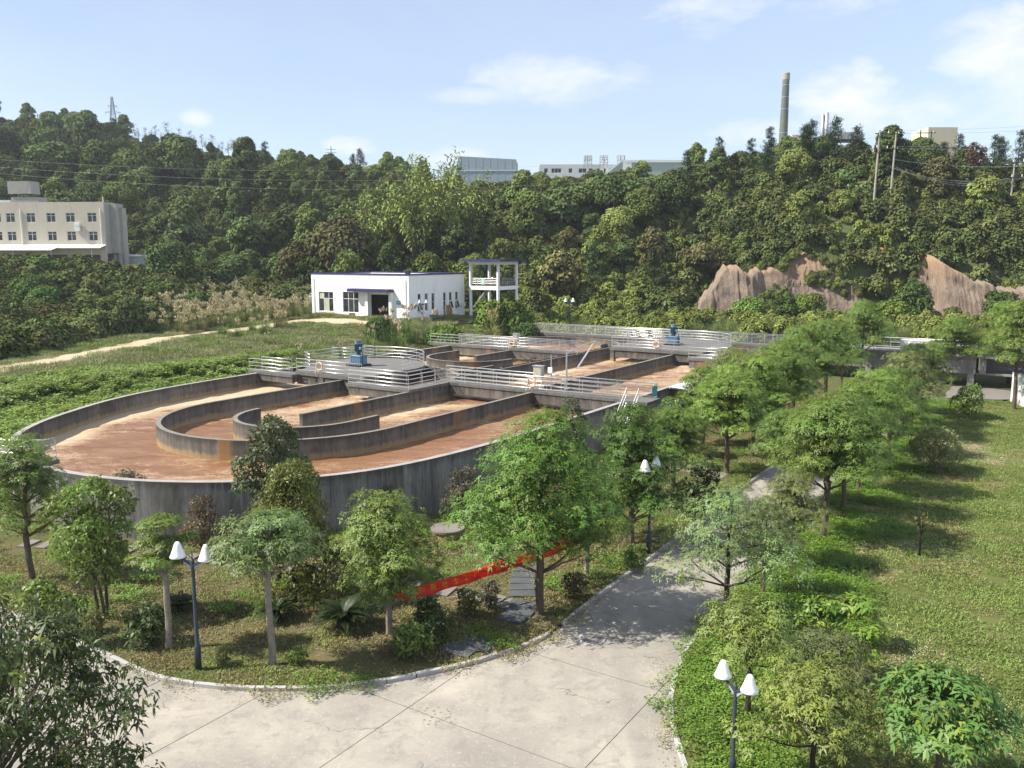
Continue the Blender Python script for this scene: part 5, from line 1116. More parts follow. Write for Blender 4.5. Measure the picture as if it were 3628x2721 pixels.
def bamboo(seed, h, r):
    rs = random.Random(seed); F = Fol(seed); tb = MB()
    for i in range(26):
        a = rs.uniform(0, 6.28); L = h * rs.uniform(0.65, 1.05); lean = rs.uniform(0.15, 1.0) * r; b = Vector((math.cos(a), math.sin(a), 0)); P = []
        for k in range(9): t = k / 8; P.append(b * (0.5 + lean * t ** 2.3) + Vector((0, 0, L * (t - 0.16 * t ** 4 * lean / r))))
        tb.tube(P, [0.05 * (1 - .8 * k / 8) for k in range(9)], 4)
        n = 95; t = F.r.uniform(0.35, 1.0, n); PP = np.array([tuple(p) for p in P]); j = np.minimum((t * 8).astype(int), 7); f = (t * 8 - j)[:, None]; C = PP[j] * (1 - f) + PP[j + 1] * f
        F.leaves(C + F.r.normal(0, 0.45, (n, 3)), np.tile(np.array([b.x, b.y, -0.35]), (n, 1)) * 0.6 + F.r.normal(0, 0.6, (n, 3)), nrm(F.r.normal(0, .6, (n, 3)) + [0, 0, 1]), 0.75, 0.22, np.clip(rs.random() * .6 + F.r.random(n) * .4, 0, 1), None, 0.3)
    return tb.mesh('trunk', M['bark']), F.mesh('crown', M['leaf_far'])
def bare(seed, h, r, leafy=0.25):
    rs = random.Random(seed); F = Fol(seed); tb = MB(); P = limb(tb, rs, (0, 0, -0.3), (rs.uniform(-.4, .4), 0, h), 0.11, 0.03, 5, 0.03, 5); pts = []
    for k in range(16):
        z = h * rs.uniform(0.4, 0.95); a = rs.uniform(0, 6.28); L = r * rs.uniform(.4, 1) * (1.2 - z / h); e = (math.cos(a) * L, math.sin(a) * L, z + L * 0.7); limb(tb, rs, (0, 0, z), e, 0.045, 0.012, 3, 0.08, 4); pts.append(e)
    n = int(260 * leafy); p = np.array(pts)[F.r.integers(0, len(pts), n)] + F.r.normal(0, 0.35, (n, 3)); F.leaves(p, F.r.normal(0, 1, (n, 3)), F.r.normal(0, 1, (n, 3)), 0.35, 0.16, F.r.random(n))
    return tb.mesh('trunk', M['bark_dark']), F.mesh('crown', M['leaf_far'])
def cycad(seed, r, h):
    rs = random.Random(seed); F = Fol(seed); tb = MB(); tb.lathe([(0.20 * r, -0.1), (0.24 * r, 0.15 * h), (0.2 * r, 0.38 * h), (0.1 * r, 0.45 * h)], n=10)
    fr = MB(); nf = 40
    for i in range(nf):
        a = 6.28 * i / nf * 5.3; el = rs.uniform(0.15, 1.15); L = r * rs.uniform(0.85, 1.1); P = []
        for k in range(9): t = k / 8; P.append(Vector((math.cos(a), math.sin(a), 0)) * (L * t * math.cos(el * (1 - .5 * t))) + Vector((0, 0, 0.4 * h + L * (math.sin(el) * t - 0.45 * t * t))))
        fr.tube(P, 0.008, 3); n = 44; t = np.linspace(0.12, 1, n); PP = np.array([tuple(p) for p in P]); j = np.minimum((t * 8).astype(int), 7); f = (t * 8 - j)[:, None]; C = PP[j] * (1 - f) + PP[j + 1] * f; T_ = nrm(PP[j + 1] - PP[j])
        for sd in (-1, 1):
            S = nrm(np.cross(T_, np.array([0, 0, 1.0]))) * sd; F.leaves(C, S * 0.8 + T_ * 0.6 + np.array([0, 0, 0.18]), np.cross(T_, S) * sd + np.array([0, 0, 1e-3]), 0.22 * r * np.sin(np.pi * (0.12 + 0.86 * t)), 0.03, np.clip(rs.random() * .5 + F.r.random(n) * .3, 0, 1), None, 0.05)
    return tb.mesh('trunk', M['bark_dark']), F.mesh('crown', M['leaf'])
def reed(seed, h, r, nb=170, plumes=26, mat=None):
    rs = random.Random(seed); F = Fol(seed); G = Fol(seed + 1)
    a = F.r.uniform(0, 6.28, nb); d = np.stack([np.cos(a), np.sin(a), np.zeros(nb)], 1); L = h * F.r.uniform(.5, 1.0, nb); base = d * F.r.uniform(0, 0.55 * r, nb)[:, None]; lean = F.r.uniform(0.1, 0.75, nb)
    m = base + d * (lean * 0.35 * L)[:, None]; m[:, 2] = L * 0.62; tip = base + d * (lean * 0.95 * L)[:, None]; tip[:, 2] = L * (1.0 - 0.55 * lean); ti = F.r.random(nb)
    for A_, B_, w0 in ((base, m, 0.05), (m, tip, 0.045)): F.leaves(A_ - (B_ - A_) * 0.06, B_ - A_, np.cross(B_ - A_, np.stack([-d[:, 1], d[:, 0], 0 * a], 1)), np.linalg.norm(B_ - A_, axis=1) * 1.1, w0, ti, None, 0.0)
    if plumes:
        a = G.r.uniform(0, 6.28, plumes); p = np.stack([np.cos(a) * r * .5 * G.r.random(plumes), np.sin(a) * r * .5 * G.r.random(plumes), h * G.r.uniform(.8, 1.15, plumes)], 1)
        for q in range(7): G.leaves(p + G.r.normal(0, 0.05, (plumes, 3)), np.stack([np.cos(a) * .35, np.sin(a) * .35, np.full(plumes, 1.0)], 1) + G.r.normal(0, .25, (plumes, 3)), G.r.normal(0, 1, (plumes, 3)), 0.42, 0.12, G.r.random(plumes), None, 0.1)
    return F, (G if plumes else None)

def plant(name, label, cat, pair, loc, rz, s, color, group=None, first=('trunk', 'crown'), sz=None):
    o = thing(name, label, cat, loc, rz, group); o.scale = (s, s, sz or s)
    link(first[0], pair[0], o); c = link(first[1], pair[1], o); c.color = (*color, 1); return o
GREEN = (0.135, 0.200, 0.040); MID = (0.112, 0.172, 0.037); DARK = (0.058, 0.092, 0.026); OLIVE = (0.115, 0.125, 0.038); YEL = (0.170, 0.190, 0.040); BROWN = (0.135, 0.100, 0.052); PALE = (0.155, 0.180, 0.062)

# --- trees of the road rows
TI = [tiered(21, 6.3, 2.35, 0.44, 1150, tiers=5, flat=.17), tiered(22, 6.2, 2.2, 0.45, 1080, tiers=5, flat=.17), tiered(23, 5.6, 2.0, 0.44, 920, tiers=5, flat=.18), tiered(24, 6.6, 2.5, 0.42, 1200, tiers=5, flat=.17)]
rowR = [(9.63, 31.04, 3.7, 1.2), (11.74, 34.19, 4.1, 1.3), (14.41, 37.86, 6.4, 2.3), (16.74, 41.65, 6.2, 2.15), (19.12, 45.58, 6.3, 2.2), (21.95, 50.18, 6.2, 2.25), (24.68, 54.55, 5.8, 2.1), (28.29, 60.52, 6.1, 2.3), (30.7, 64.27, 6.2, 2.1), (33.39, 68.5, 6.0, 2.1)]
ORD = ['nearest', 'second', 'third', 'fourth', 'fifth', 'sixth', 'seventh', 'eighth', 'ninth', 'tenth', 'eleventh', 'twelfth']
colr = [PALE, PALE, GREEN, MID, GREEN, GREEN, MID, PALE, DARK, GREEN]
for k, (x, y, h, r) in enumerate(rowR):
    pr = TI[k % 4]; hh = (6.3, 6.2, 5.6, 6.6)[k % 4]; rr = (2.35, 2.2, 2.0, 2.5)[k % 4]
    o = plant('tiered_tree', f'{ORD[k]} tiered green tree of the row between road and lawn', 'tree', pr, (x, y, 0.08), k * 2.1, r / rr, colr[k], 'tree row between the road and the lawn', sz=h / hh)
rowL = [(8.23, 42.53, 5.3, 2.0), (12.95, 49.85, 6.0, 2.4), (15.71, 54.42, 6.6, 2.7), (14.47, 42.53, 5.0, 1.8), (14.75, 42.85, 5.2, 1.9), (18.6, 58.6, 6.8, 2.7), (21.2, 63.4, 6.7, 2.6), (24.3, 69.2, 7.2, 2.7), (27.8, 74.5, 7.4, 2.8), (13.2, 57.5, 5.4, 1.9), (31.5, 80.5, 6.6, 2.1), (36.2, 87.5, 8.4, 2.4), (17.5, 66.5, 5.8, 2.2)]
LL = ['tiered tree with a slim trunk nearest the shaded lamp, tank side of the road', 'broad tiered tree left of the side path, below the white lean-to', 'large tiered tree in front of the white lean-to roof', 'left of the twin slender trunks standing by the road', 'right of the twin slender trunks standing by the road', 'full tiered tree right of the white lean-to roof', 'tall tiered tree hiding the right end of the short walkway', 'tiered tree below the far-end deck railings', 'tiered tree left of the raised channel', 'smaller tree half hidden in front of the lean-to', 'tall tree in front of the raised channel, below the rock face', 'tallest tiered tree rising before the rock face by the channel', 'young tree tucked between the lean-to and the far walkway']
for k, (x, y, h, r) in enumerate(rowL):
    pr = TI[(k + 1) % 4]; hh = (6.3, 6.2, 5.6, 6.6)[(k + 1) % 4]; rr = (2.35, 2.2, 2.0, 2.5)[(k + 1) % 4]
    plant('tiered_tree', LL[k], 'tree', pr, (x, y, 0.08), k * 1.7 + 1, r / rr, [MID, GREEN, GREEN, MID, MID, GREEN, MID, GREEN, MID, GREEN, GREEN, GREEN, PALE][k], 'tree row between the tank and the road', sz=h / hh)
plant('tiered_tree', 'tree with a slim trunk in front of the raised channel at right', 'tree', TI[0], (44.4, 85.0, 0.0), 1.0, 1.05, GREEN, None, sz=1.1)
plant('tiered_tree', 'tall pale-green tree at the right edge before the cabin', 'tree', TI[3], (42.9, 71.6, 0.08), 2.0, 1.2, GREEN, None, sz=1.4)
plant('tiered_tree', 'bright green tree right of the raised channel at the frame edge', 'tree', TI[1], (49.8, 84.5, 0.08), 4.0, 1.35, GREEN, None, sz=1.35)
# --- garden trees
def one(name, label, cat, pair, x, y, col, rz=0.0, s=1.0, sz=None, z=0.08, grp=None): return plant(name, label, cat, pair, (x, y, z), rz, s, col, grp, sz=sz)
one('tiered_tree', 'tiered tree at the left edge in front of the landing', 'tree', tiered(31, 5.8, 1.75, 0.40, 520), -19.4, 32.9, MID)
one('leafy_tree', 'bushy many-stemmed light green tree left of the nearest lamp', 'tree', lobed(32, 5.3, 1.75, 0.2, 17, 170, 0.17, 0.06, 'bark', young=.12, trunks=3, jit=.8), -14.9, 29.1, GREEN)
one('tiered_tree', 'slim young tree with small tiers just left of the nearest lamp', 'tree', tiered(33, 4.75, 0.95, 0.60, 200, leaf=0.15, tiers=3, bark='bark_pale', flat=.1), -11.44, 26.75, GREEN)
one('tiered_tree', 'pale-trunked tiered tree right of the nearest lamp', 'tree', tiered(34, 5.0, 1.55, 0.66, 400, leaf=0.16, tiers=3, bark='bark_pale', flat=.14), -7.67, 25.55, (0.13, 0.185, 0.065))
one('broadleaf_tree', 'tall dense dark tree in front of the rounded tank end', 'tree', lobed(35, 7.0, 1.65, 0.15, 20, 230, 0.15, 0.055, 'bark_dark', jit=.8), -9.36, 32.5, (0.072, 0.092, 0.036))
one('broadleaf_tree', 'yellow-green cone-shaped tree before the tall dark one', 'tree', lobed(36, 5.5, 2.3, 0.06, 26, 260, 0.12, 0.042, 'bark_dark', cone=0.7, young=.3, jit=.8), -8.2, 30.6, (0.115, 0.125, 0.028))
one('tiered_tree', 'bright rounded tree tied to the left end of the banner', 'tree', tiered(37, 4.9, 1.75, 0.28, 680, leaf=0.135, wid=.044, tiers=6, bark='bark_pale', young=.2, flat=.25), -4.26, 27.85, (0.135, 0.195, 0.042))
one('tiered_tree', 'largest bright green garden tree with a thick dark trunk', 'tree', tiered(38, 7.2, 2.7, 0.30, 1450, leaf=0.14, wid=.046, tiers=7, bark='bark', young=.12, flat=.24), 1.0, 29.55, (0.112, 0.195, 0.034))
one('tiered_tree', 'dark full tree behind the shaded lamp', 'tree', tiered(39, 6.4, 2.0, 0.24, 1150, leaf=0.14, tiers=6, bark='bark', young=.05, flat=.22), 5.45, 37.2, (0.085, 0.15, 0.03))
one('tiered_tree', 'slim tree at the right end of the banner', 'tree', tiered(40, 4.4, 1.15, 0.40, 260, tiers=4, bark='bark_pale', flat=.22), 3.02, 32.8, MID)
one('broadleaf_tree', 'dark feathery tree at the tank wall below the bridge', 'tree', lobed(41, 5.5, 1.5, 0.05, 18, 230, 0.12, 0.04, 'bark_dark', cone=.7, jit=.9), 3.3, 45.6, (0.055, 0.062, 0.028))
one('tiered_tree', 'small sapling with drooping leaves below the stairs', 'tree', tiered(42, 4.0, 0.95, 0.66, 110, leaf=.3, wid=.08, tiers=2, bark='bark_pale'), 10.55, 53.8, (0.11, 0.17, 0.05))
RB = [lobed(51, 2.7, 1.1, 0.02, 13, 190, 0.11, 0.04, 'bark_dark', trunks=4, jit=1.0, shell=.4), lobed(52, 2.8, 1.25, 0.02, 13, 190, 0.11, 0.04, 'bark_dark', trunks=4, jit=1.0, shell=.4)]
for k, (x, y, lb) in enumerate(((-13.4, 35.5, 'reddish-brown bush before the tank wall above the nearest lamp'), (-18.2, 39.4, 'brown bush against the pale part of the tank wall'), (-2.3, 40.4, 'brown bush by the tank wall right of the well'), (-6.2, 40.2, 'half-bare brown bush against the dark tank wall'), (9.0, 56.5, 'brown bush below the stairs of the long bridge'))):
    one('brown_bush', lb, 'bush', RB[k % 2], x, y, (BROWN, (0.13, .10, .06), (0.10, .09, .05), (.11, .085, .05), BROWN)[k], k * 1.3, (1, 1.05, 1.05, .7, 1.0)[k], grp='brown bushes along the tank wall')
# --- sparse trees on the near lawn
one('sparse_tree', 'sparse grey-green tree overhanging the road on the right', 'tree', tiered(61, 4.8, 2.35, 0.40, 420, leaf=.14, wid=.042, k=7, tiers=5, young=.14, gap=.12, droop=.4, flat=.32, bark='bark_dark'), 7.5, 28.3, (0.14, 0.195, 0.07))
one('sparse_tree', 'yellow-green tree behind the lower-right lamp', 'tree', tiered(62, 3.4, 1.45, 0.56, 250, leaf=.14, wid=.042, k=7, tiers=4, young=.3, gap=.22, droop=.4, flat=.3, bark='bark_dark'), 6.6, 22.4, (0.155, 0.20, 0.05))
one('sparse_tree', 'yellow-leaved tree nearest the lower right corner of the lawn', 'tree', tiered(63, 2.55, 1.7, 0.42, 260, leaf=.14, wid=.042, k=7, tiers=4, young=.3, gap=.22, droop=.4, flat=.3, bark='bark_dark'), 7.5, 19.6, (0.165, 0.20, 0.05), s=1.0)
one('sparse_tree', 'low grey-green sparse tree between the lamp and the corner shrub', 'tree', tiered(64, 1.9, 1.4, 0.25, 190, leaf=.135, wid=.04, k=7, tiers=3, young=.15, droop=.4, flat=.3, bark='bark_dark'), 9.3, 23.6, (0.13, 0.155, 0.055))
BIG = [tiered(65, 1.9, 0.7, 0.45, 26, leaf=.27, wid=.085, k=9, tiers=2, young=.35, flat=.1, droop=.35, bark='bark_pale'), tiered(66, 3.1, 1.5, 0.5, 120, leaf=.25, wid=.08, k=9, tiers=4, young=.15, flat=.12, droop=.35, bark='bark')]
for k, (x, y, lb) in enumerate(((10.2, 26.8, 'left one of the small bright large-leaved shrubs on the lawn'), (11.45, 26.9, 'right one of the small bright large-leaved shrubs on the lawn'), (10.7, 24.6, 'lowest of the small bright large-leaved shrubs on the lawn'))): one('frangipani_shrub', lb, 'shrub', BIG[0], x, y, (0.13, 0.22, 0.03), k * 2, 1.0, grp='bright large-leaved shrubs')
one('frangipani_tree', 'large-leaved tree with thick forked branches in the lower right corner', 'tree', BIG[1], 10.35, 19.0, (0.10, 0.19, 0.045), 0.5)
one('bare_sapling', 'thin bare sapling standing on the lawn', 'sapling', bare(67, 2.3, 0.6, .12), 17.8, 35.6, OLIVE, 0, 0.55, 1.0)
one('pale_bush', 'pale green bush on the lawn beside the tree row', 'bush', lobed(68, 2.5, 1.8, .05, 16, 130, .15, .06, jit=.7, shell=.6), 25.8, 50.8, (0.22, 0.25, 0.085))
one('green_bush', 'green bush behind the pale bush at the row end', 'bush', lobed(69, 2.8, 1.5, .05, 14, 140, .17, .07, jit=.6), 36.6, 67.2, GREEN)
# big mango tree at the lower left corner
def mango():
    rs = random.Random(71); F = Fol(71); tb = MB(); limb(tb, rs, (0, 0, -.2), (0.2, 0.1, 2.4), .16, .12, 4, .02, 9); n = 170
    for b in range(64):
        a = rs.uniform(0, 6.28); z = rs.uniform(2.2, 5.9); L = rs.uniform(0.5, 1) * 3.3 * math.sqrt(max(.1, 1 - ((z - 3.6) / 2.7) ** 2)); limb(tb, rs, (0.2, 0.1, 2.2), (math.cos(a) * L, math.sin(a) * L, z), .06, .012, 5, .04, 5); e = np.array([math.cos(a) * L, math.sin(a) * L, z])
        m = 42; P = e + F.r.normal(0, 0.40, (m, 3)) * np.array([1, 1, .75]); F.rosettes(P, np.tile([0, 0, .6], (m, 1)) + F.r.normal(0, .6, (m, 3)), 7, .23, .075, -.5, .3, .55, 0.02)
    return tb.mesh('trunk', M['bark']), F.mesh('crown', M['leaf'])
mg = one('mango_tree', 'large dark glossy mango tree with hanging fruit in the lower left corner', 'tree', mango(), -10.9, 15.9, (0.062, 0.085, 0.028), s=.92)
fr_me = MB().lathe([(0.0, -0.055), (0.03, -0.04), (0.036, 0), (0.025, 0.04), (0.0, 0.055)], n=8, cap=False).mesh('fruit', plain('green brown fruit', (0.13, 0.12, 0.06), .5), True)
rs = random.Random(5)
for k in range(26):
    a = rs.uniform(0, 6.28); L = rs.uniform(1.4, 3.2); o = link('fruit', fr_me, mg); o.location = (math.cos(a) * L, math.sin(a) * L, rs.uniform(2.0, 4.6))
# cycads and shrubs of the garden
CY = cycad(81, 1.05, 1.1)
for k, (x, y, s, lb) in enumerate(((-5.9, 28.25, 1.05, 'largest dark sago palm in the middle of the garden'), (-8.5, 29.0, .8, 'sago palm behind the pale trunk right of the nearest lamp'), (-12.2, 29.75, .62, 'smallest sago palm behind the nearest lamp'))): plant('sago_palm', lb, 'palm', CY, (x, y, 0.1), k, s, (0.035, 0.06, 0.018), 'sago palms in the garden', first=('trunk', 'fronds'))
SB = [lobed(82, 1.3, .75, 0, 11, 200, .11, .055, trunks=3, jit=.9, shell=.5), lobed(83, 1.1, .8, 0, 10, 170, .13, .07, trunks=3, jit=.9, shell=.5)]
for k, (x, y, s, c, lb) in enumerate(((-1.6, 29.3, .8, OLIVE, 'twiggy shrub below the middle of the banner'), (-2.9, 28.5, .85, DARK, 'shrub below the left half of the banner'), (-0.8, 29.9, .8, (.11, .095, .06), 'brownish shrub beside the slate path'), (-3.3, 26.1, 1.05, MID, 'leafy shrub at the kerb below the banner'), (-2.5, 26.9, .9, DARK, 'low shrub between the kerb and the banner'), (-12.3, 27.0, 1.2, DARK, 'dark shrub at the foot of the slim young tree'), (-15.4, 27.9, 1.1, MID, 'shrub under the bushy tree near the left kerb'), (-17.2, 29.6, 1.1, GREEN, 'low green shrub near the left kerb'), (-14.0, 26.9, .9, OLIVE, 'small shrub beside the left kerb bend'), (-8.0, 31.5, 1.0, DARK, 'shrub at the foot of the yellow-green cone tree'), (-1.0, 37.6, .55, MID, 'small upright shrub on the lawn right of the well'), (5.1, 34.0, .9, MID, 'shrub beside the kerb below the shaded lamp'), (2.3, 30.9, .8, (.10, .07, .045), 'dry reddish shrub near the thick trunk'), (8.9, 41.0, 1.6, DARK, 'dark bush by the road behind the shaded lamp'), (10.6, 44.9, 1.4, DARK, 'dark bush by the road near the side path'), (-6.9, 25.6, .5, GREEN, 'tiny green shrub at the pale trunk by the kerb'), (-9.2, 25.5, .5, OLIVE, 'dry weeds at the foot of the nearest lamp'))): plant('garden_shrub', lb, 'shrub', SB[k % 2], (x, y, 0.1), k * 1.1, s, c, 'garden shrubs')

# ------------------------------------------------------------------ scattered growth nobody could count
def scatter(name, label, cat, pts, protos, smin, smax, seed, tilt=0.0, zs=(1, 1)):
    pts = np.asarray(pts, float); n = len(pts); r_ = np.random.default_rng(seed); me = bpy.data.meshes.new(name); me.vertices.add(n); me.vertices.foreach_set('co', pts.astype(np.float32).ravel())
    rot = np.zeros((n, 3)); rot[:, 2] = r_.uniform(0, 6.283, n); rot[:, 0] = r_.normal(0, tilt, n) if tilt else 0; sc_ = r_.uniform(smin, smax, n)
    scl = np.stack([sc_, sc_, sc_ * r_.uniform(zs[0], zs[1], n)], 1)
    for nm, ty, arr, key in (('rot', 'FLOAT_VECTOR', rot, 'vector'), ('scl', 'FLOAT_VECTOR', scl, 'vector'), ('pick', 'INT', r_.integers(0, len(protos), n), 'value')):
        a = me.attributes.new(nm, ty, 'POINT'); a.data.foreach_set(key, np.ascontiguousarray(arr).ravel().astype(np.int32 if ty == 'INT' else np.float32))
    o = link(name, me); stuff(o, label, cat); ng = bpy.data.node_groups.new(name, 'GeometryNodeTree'); ng.interface.new_socket('Geometry', in_out='INPUT', socket_type='NodeSocketGeometry'); ng.interface.new_socket('Geometry', in_out='OUTPUT', socket_type='NodeSocketGeometry')
    N_ = ng.nodes; gi = N_.new('NodeGroupInput'); go = N_.new('NodeGroupOutput'); jn = N_.new('GeometryNodeJoinGeometry')
    def na(nm, ty): q = N_.new('GeometryNodeInputNamedAttribute'); q.data_type = ty; q.inputs['Name'].default_value = nm; return q.outputs['Attribute']
    ar, as_, ap = na('rot', 'FLOAT_VECTOR'), na('scl', 'FLOAT_VECTOR'), na('pick', 'INT')
    for k, pm in enumerate(protos):
        po = bpy.data.objects.new(pm.name + '_source', pm); oi = N_.new('GeometryNodeObjectInfo'); oi.inputs['Object'].default_value = po; oi.inputs['As Instance'].default_value = True
        cp = N_.new('FunctionNodeCompare'); cp.data_type = 'INT'; cp.operation = 'EQUAL'
        ia = [s for s in cp.inputs if s.type == 'INT']; ng.links.new(ap, ia[0]); ia[1].default_value = k
        ip = N_.new('GeometryNodeInstanceOnPoints'); ng.links.new(gi.outputs[0], ip.inputs['Points']); ng.links.new(cp.outputs['Result'], ip.inputs['Selection']); ng.links.new(oi.outputs['Geometry'], ip.inputs['Instance']); ng.links.new(ar, ip.inputs['Rotation']); ng.links.new(as_, ip.inputs['Scale']); ng.links.new(ip.outputs[0], jn.inputs[0])
    ng.links.new(jn.outputs[0], go.inputs[0]); md = o.modifiers.new('scatter', 'NODES'); md.node_group = ng; return o
def patch(name, seed, size, n, L, Wd, h0, h1, mat, e=(0.2, 1.2), hump=0.0, tmul=1.0):
    F = Fol(seed); p = F.r.uniform(-size / 2, size / 2, (n, 3)); hm = hump * (vnoise(p[:, 0] * 2.2 + 9, p[:, 1] * 2.2 + seed, seed))
    p[:, 2] = F.r.uniform(h0, h1, n) + hm; a = F.r.uniform(0, 6.283, n); el = F.r.uniform(*e, n); D = np.stack([np.cos(a) * np.cos(el), np.sin(a) * np.cos(el), np.sin(el)], 1); N = np.stack([-np.cos(a) * np.sin(el), -np.sin(a) * np.sin(el), np.cos(el)], 1) + F.r.normal(0, .25, (n, 3))
    F.leaves(p, D, N, L * F.r.uniform(.6, 1.3, n), Wd * F.r.uniform(.7, 1.2, n), np.clip(F.r.random(n) * tmul, 0, 1), None, .15); return F.mesh(name, mat)
def inside(px, py, poly):
    c = np.zeros(len(px), bool); n = len(poly); j = n - 1
    for i in range(n):
        xi, yi = poly[i]; xj, yj = poly[j]; c ^= ((yi > py) != (yj > py)) & (px < (xj - xi) * (py - yi) / (yj - yi + 1e-12) + xi); j = i
    return c
def seen(x, y, z, m=0.06):                               # keep growth to the part of the place the picture covers, with a margin
    y = np.asarray(y, float); a = np.abs(x) / np.maximum(y, 1e-3); return (a < 0.602 + m + 0.05) & ((13 - z) / np.maximum(y, 1e-3) < 0.68)
def grid_pts(x0, x1, y0, y1, st, seed):
    r_ = np.random.default_rng(seed); gx_, gy_ = np.meshgrid(np.arange(x0, x1, st), np.arange(y0, y1, st)); n = gx_.size; return gx_.ravel() + r_.uniform(-.45, .45, n) * st, gy_.ravel() + r_.uniform(-.45, .45, n) * st
Lg = leaf_mat('lawn blades', (0.158, 0.208, 0.052), .12, .2, .6, .2); Ld = leaf_mat('dry blades', (0.21, 0.19, 0.08), .10, .15, .7, .15); Lc = leaf_mat('clover ground cover', (0.125, 0.205, 0.030), .10, .25, .5, .3); Lv = leaf_mat('vine leaves', (0.165, 0.228, 0.043), .10, .28, .5, .35); Lm = leaf_mat('meadow blades', (0.215, 0.225, 0.10), .10, .2, .7, .15); Lb = leaf_mat('litter', (0.20, 0.145, 0.09), .08, .1, .8, .1)
Lh = [leaf_mat('hill scrub', (0.088, 0.118, 0.038), .12, 0.0), leaf_mat('bright scrub', (0.165, 0.205, 0.052), .1, 0.0), leaf_mat('olive scrub', (0.125, 0.148, 0.050), .1, 0.0)]
gp = [patch('grass_patch', 100 + k, 1.5, 640, .13, .03, 0, .04, Lg, (.1, 1.1)) for k in range(3)] + [patch('dry_grass_patch', 104, 1.5, 560, .12, .028, 0, .03, Ld, (.1, 1.0))]
x, y = grid_pts(5, 62, 12, 76, 1.25, 1); k = inside(x, y, lawn_poly) & seen(x, y, 0); x, y = x[k], y[k]
dr = vnoise(x / 6, y / 6, 21) * .6 + vnoise(x / 2.2, y / 2.2, 22) * .4; k = dr < 0.74
scatter('lawn_grass', 'short grass and weeds covering the lawn on the right', 'grass', np.stack([x[k], y[k], np.full(k.sum(), .10)], 1), gp, .85, 1.25, 2)
k = (dr >= 0.63)
pebs = [patch('rubble_patch', 106, 1.5, 260, .07, .05, .005, .03, leaf_mat('pale rubble', (0.36, 0.30, 0.20), .05, 0.0), (-.1, .4))]
scatter('lawn_rubble', 'pale dry soil crumbs and rubble on bare patches of the lawn', 'rubble', np.stack([x[k], y[k], np.full(k.sum(), .105)], 1), pebs, .7, 1.2, 25)
kx = np.array(KR); cp = [patch('clover_patch', 110 + k, 1.3, 760, .075, .05, .02, .16, Lc, (-.2, .7), .16) for k in range(3)]
x, y = grid_pts(4, 40, 12, 76, 0.85, 3); d = np.min(np.hypot(x[:, None] - kx[None, ::3, 0], y[:, None] - kx[None, ::3, 1]), 1); k = inside(x, y, lawn_poly) & seen(x, y, 0) & (d > .45) & (d < 2.0 + 3.2 * vnoise(x / 3, y / 3, 31))
scatter('clover_cover', 'bright green ground cover along the right side of the road', 'ground cover', np.stack([x[k], y[k], np.full(k.sum(), .09)], 1), cp, .85, 1.3, 4)
gpd = [patch('garden_grass_patch', 120 + k, 1.5, 600, .12, .028, 0, .03, (Ld, Ld, Lg)[k]) for k in range(3)]
x, y = grid_pts(-32, 34, 22, 80, 1.2, 5); u_ = x * SN + y * CS; v_ = x * CS - y * SN; tankd = np.where(u_ > 38.2, np.abs(v_ + 42.5), np.hypot(u_ - 38.2, v_ + 42.5)); dl = np.min(np.hypot(x[:, None] - np.array(PL)[None, ::2, 0], y[:, None] - np.array(PL)[None, ::2, 1]), 1)
k = inside(x, y, garden_poly) & seen(x, y, 0) & (tankd > 17.3) & (dl > .95) & (np.hypot(x - .1, (y - 30.5) / 3.2) > 1.0) & (vnoise(x / 3, y / 3, 41) * .6 + vnoise(x / 1.3, y / 1.3, 42) * .4 < .74)
scatter('garden_grass', 'dry patchy grass of the garden below the tank', 'grass', np.stack([x[k], y[k], np.full(k.sum(), .10)], 1), gpd, .8, 1.2, 6)
ks = k & (vnoise(x / 2.5, y / 2.5, 44) > .62); cp2 = [patch('weed_patch', 130 + j, 1.1, 300, .10, .06, .02, .2, Lc, (-.2, .8), .25) for j in range(2)]
scatter('garden_weeds', 'low leafy weeds between the garden trees', 'weeds', np.stack([x[ks], y[ks], np.full(ks.sum(), .09)], 1), cp2, .6, 1.1, 7)
lt = [patch('litter_patch', 140, 1.6, 150, .085, .04, .01, .03, Lb, (-.2, .35))]
k2 = inside(x, y, garden_poly) & seen(x, y, 0) & (tankd > 17.3) & (dl > .7) & (vnoise(x / 4 + 3, y / 4, 45) > .40); scatter('leaf_litter', 'fallen brown leaves strewn over the garden', 'leaf litter', np.stack([x[k2], y[k2], np.full(k2.sum(), .12)], 1), lt, .8, 1.3, 8)
# litter and dust on the drive, thickest along the kerbs
x, y = grid_pts(-22, 34, 16, 62, .9, 61); kk = np.array(KG + KG2 + KR); d = np.min(np.hypot(x[:, None] - kk[None, ::2, 0], y[:, None] - kk[None, ::2, 1]), 1); r_ = np.random.default_rng(62)
k = inside(x, y, road_poly) & seen(x, y, 0) & (d > .12) & (r_.random(len(x)) < np.where(d < .7, .8, .015)); lt2 = [patch('road_litter_patch', 141 + j, .9, (26, 60)[j], (.075, .04)[j], (.035, .03)[j], .004, .012, (Lb, leaf_mat('dust crumbs', (0.42, 0.34, 0.22), .05, 0.0))[j], (-.05, .15)) for j in range(2)]
scatter('road_litter', 'dry leaves and sandy crumbs along the kerbs of the drive', 'leaf litter', np.stack([x[k], y[k], np.full(k.sum(), .014)], 1), lt2, .7, 1.2, 63)
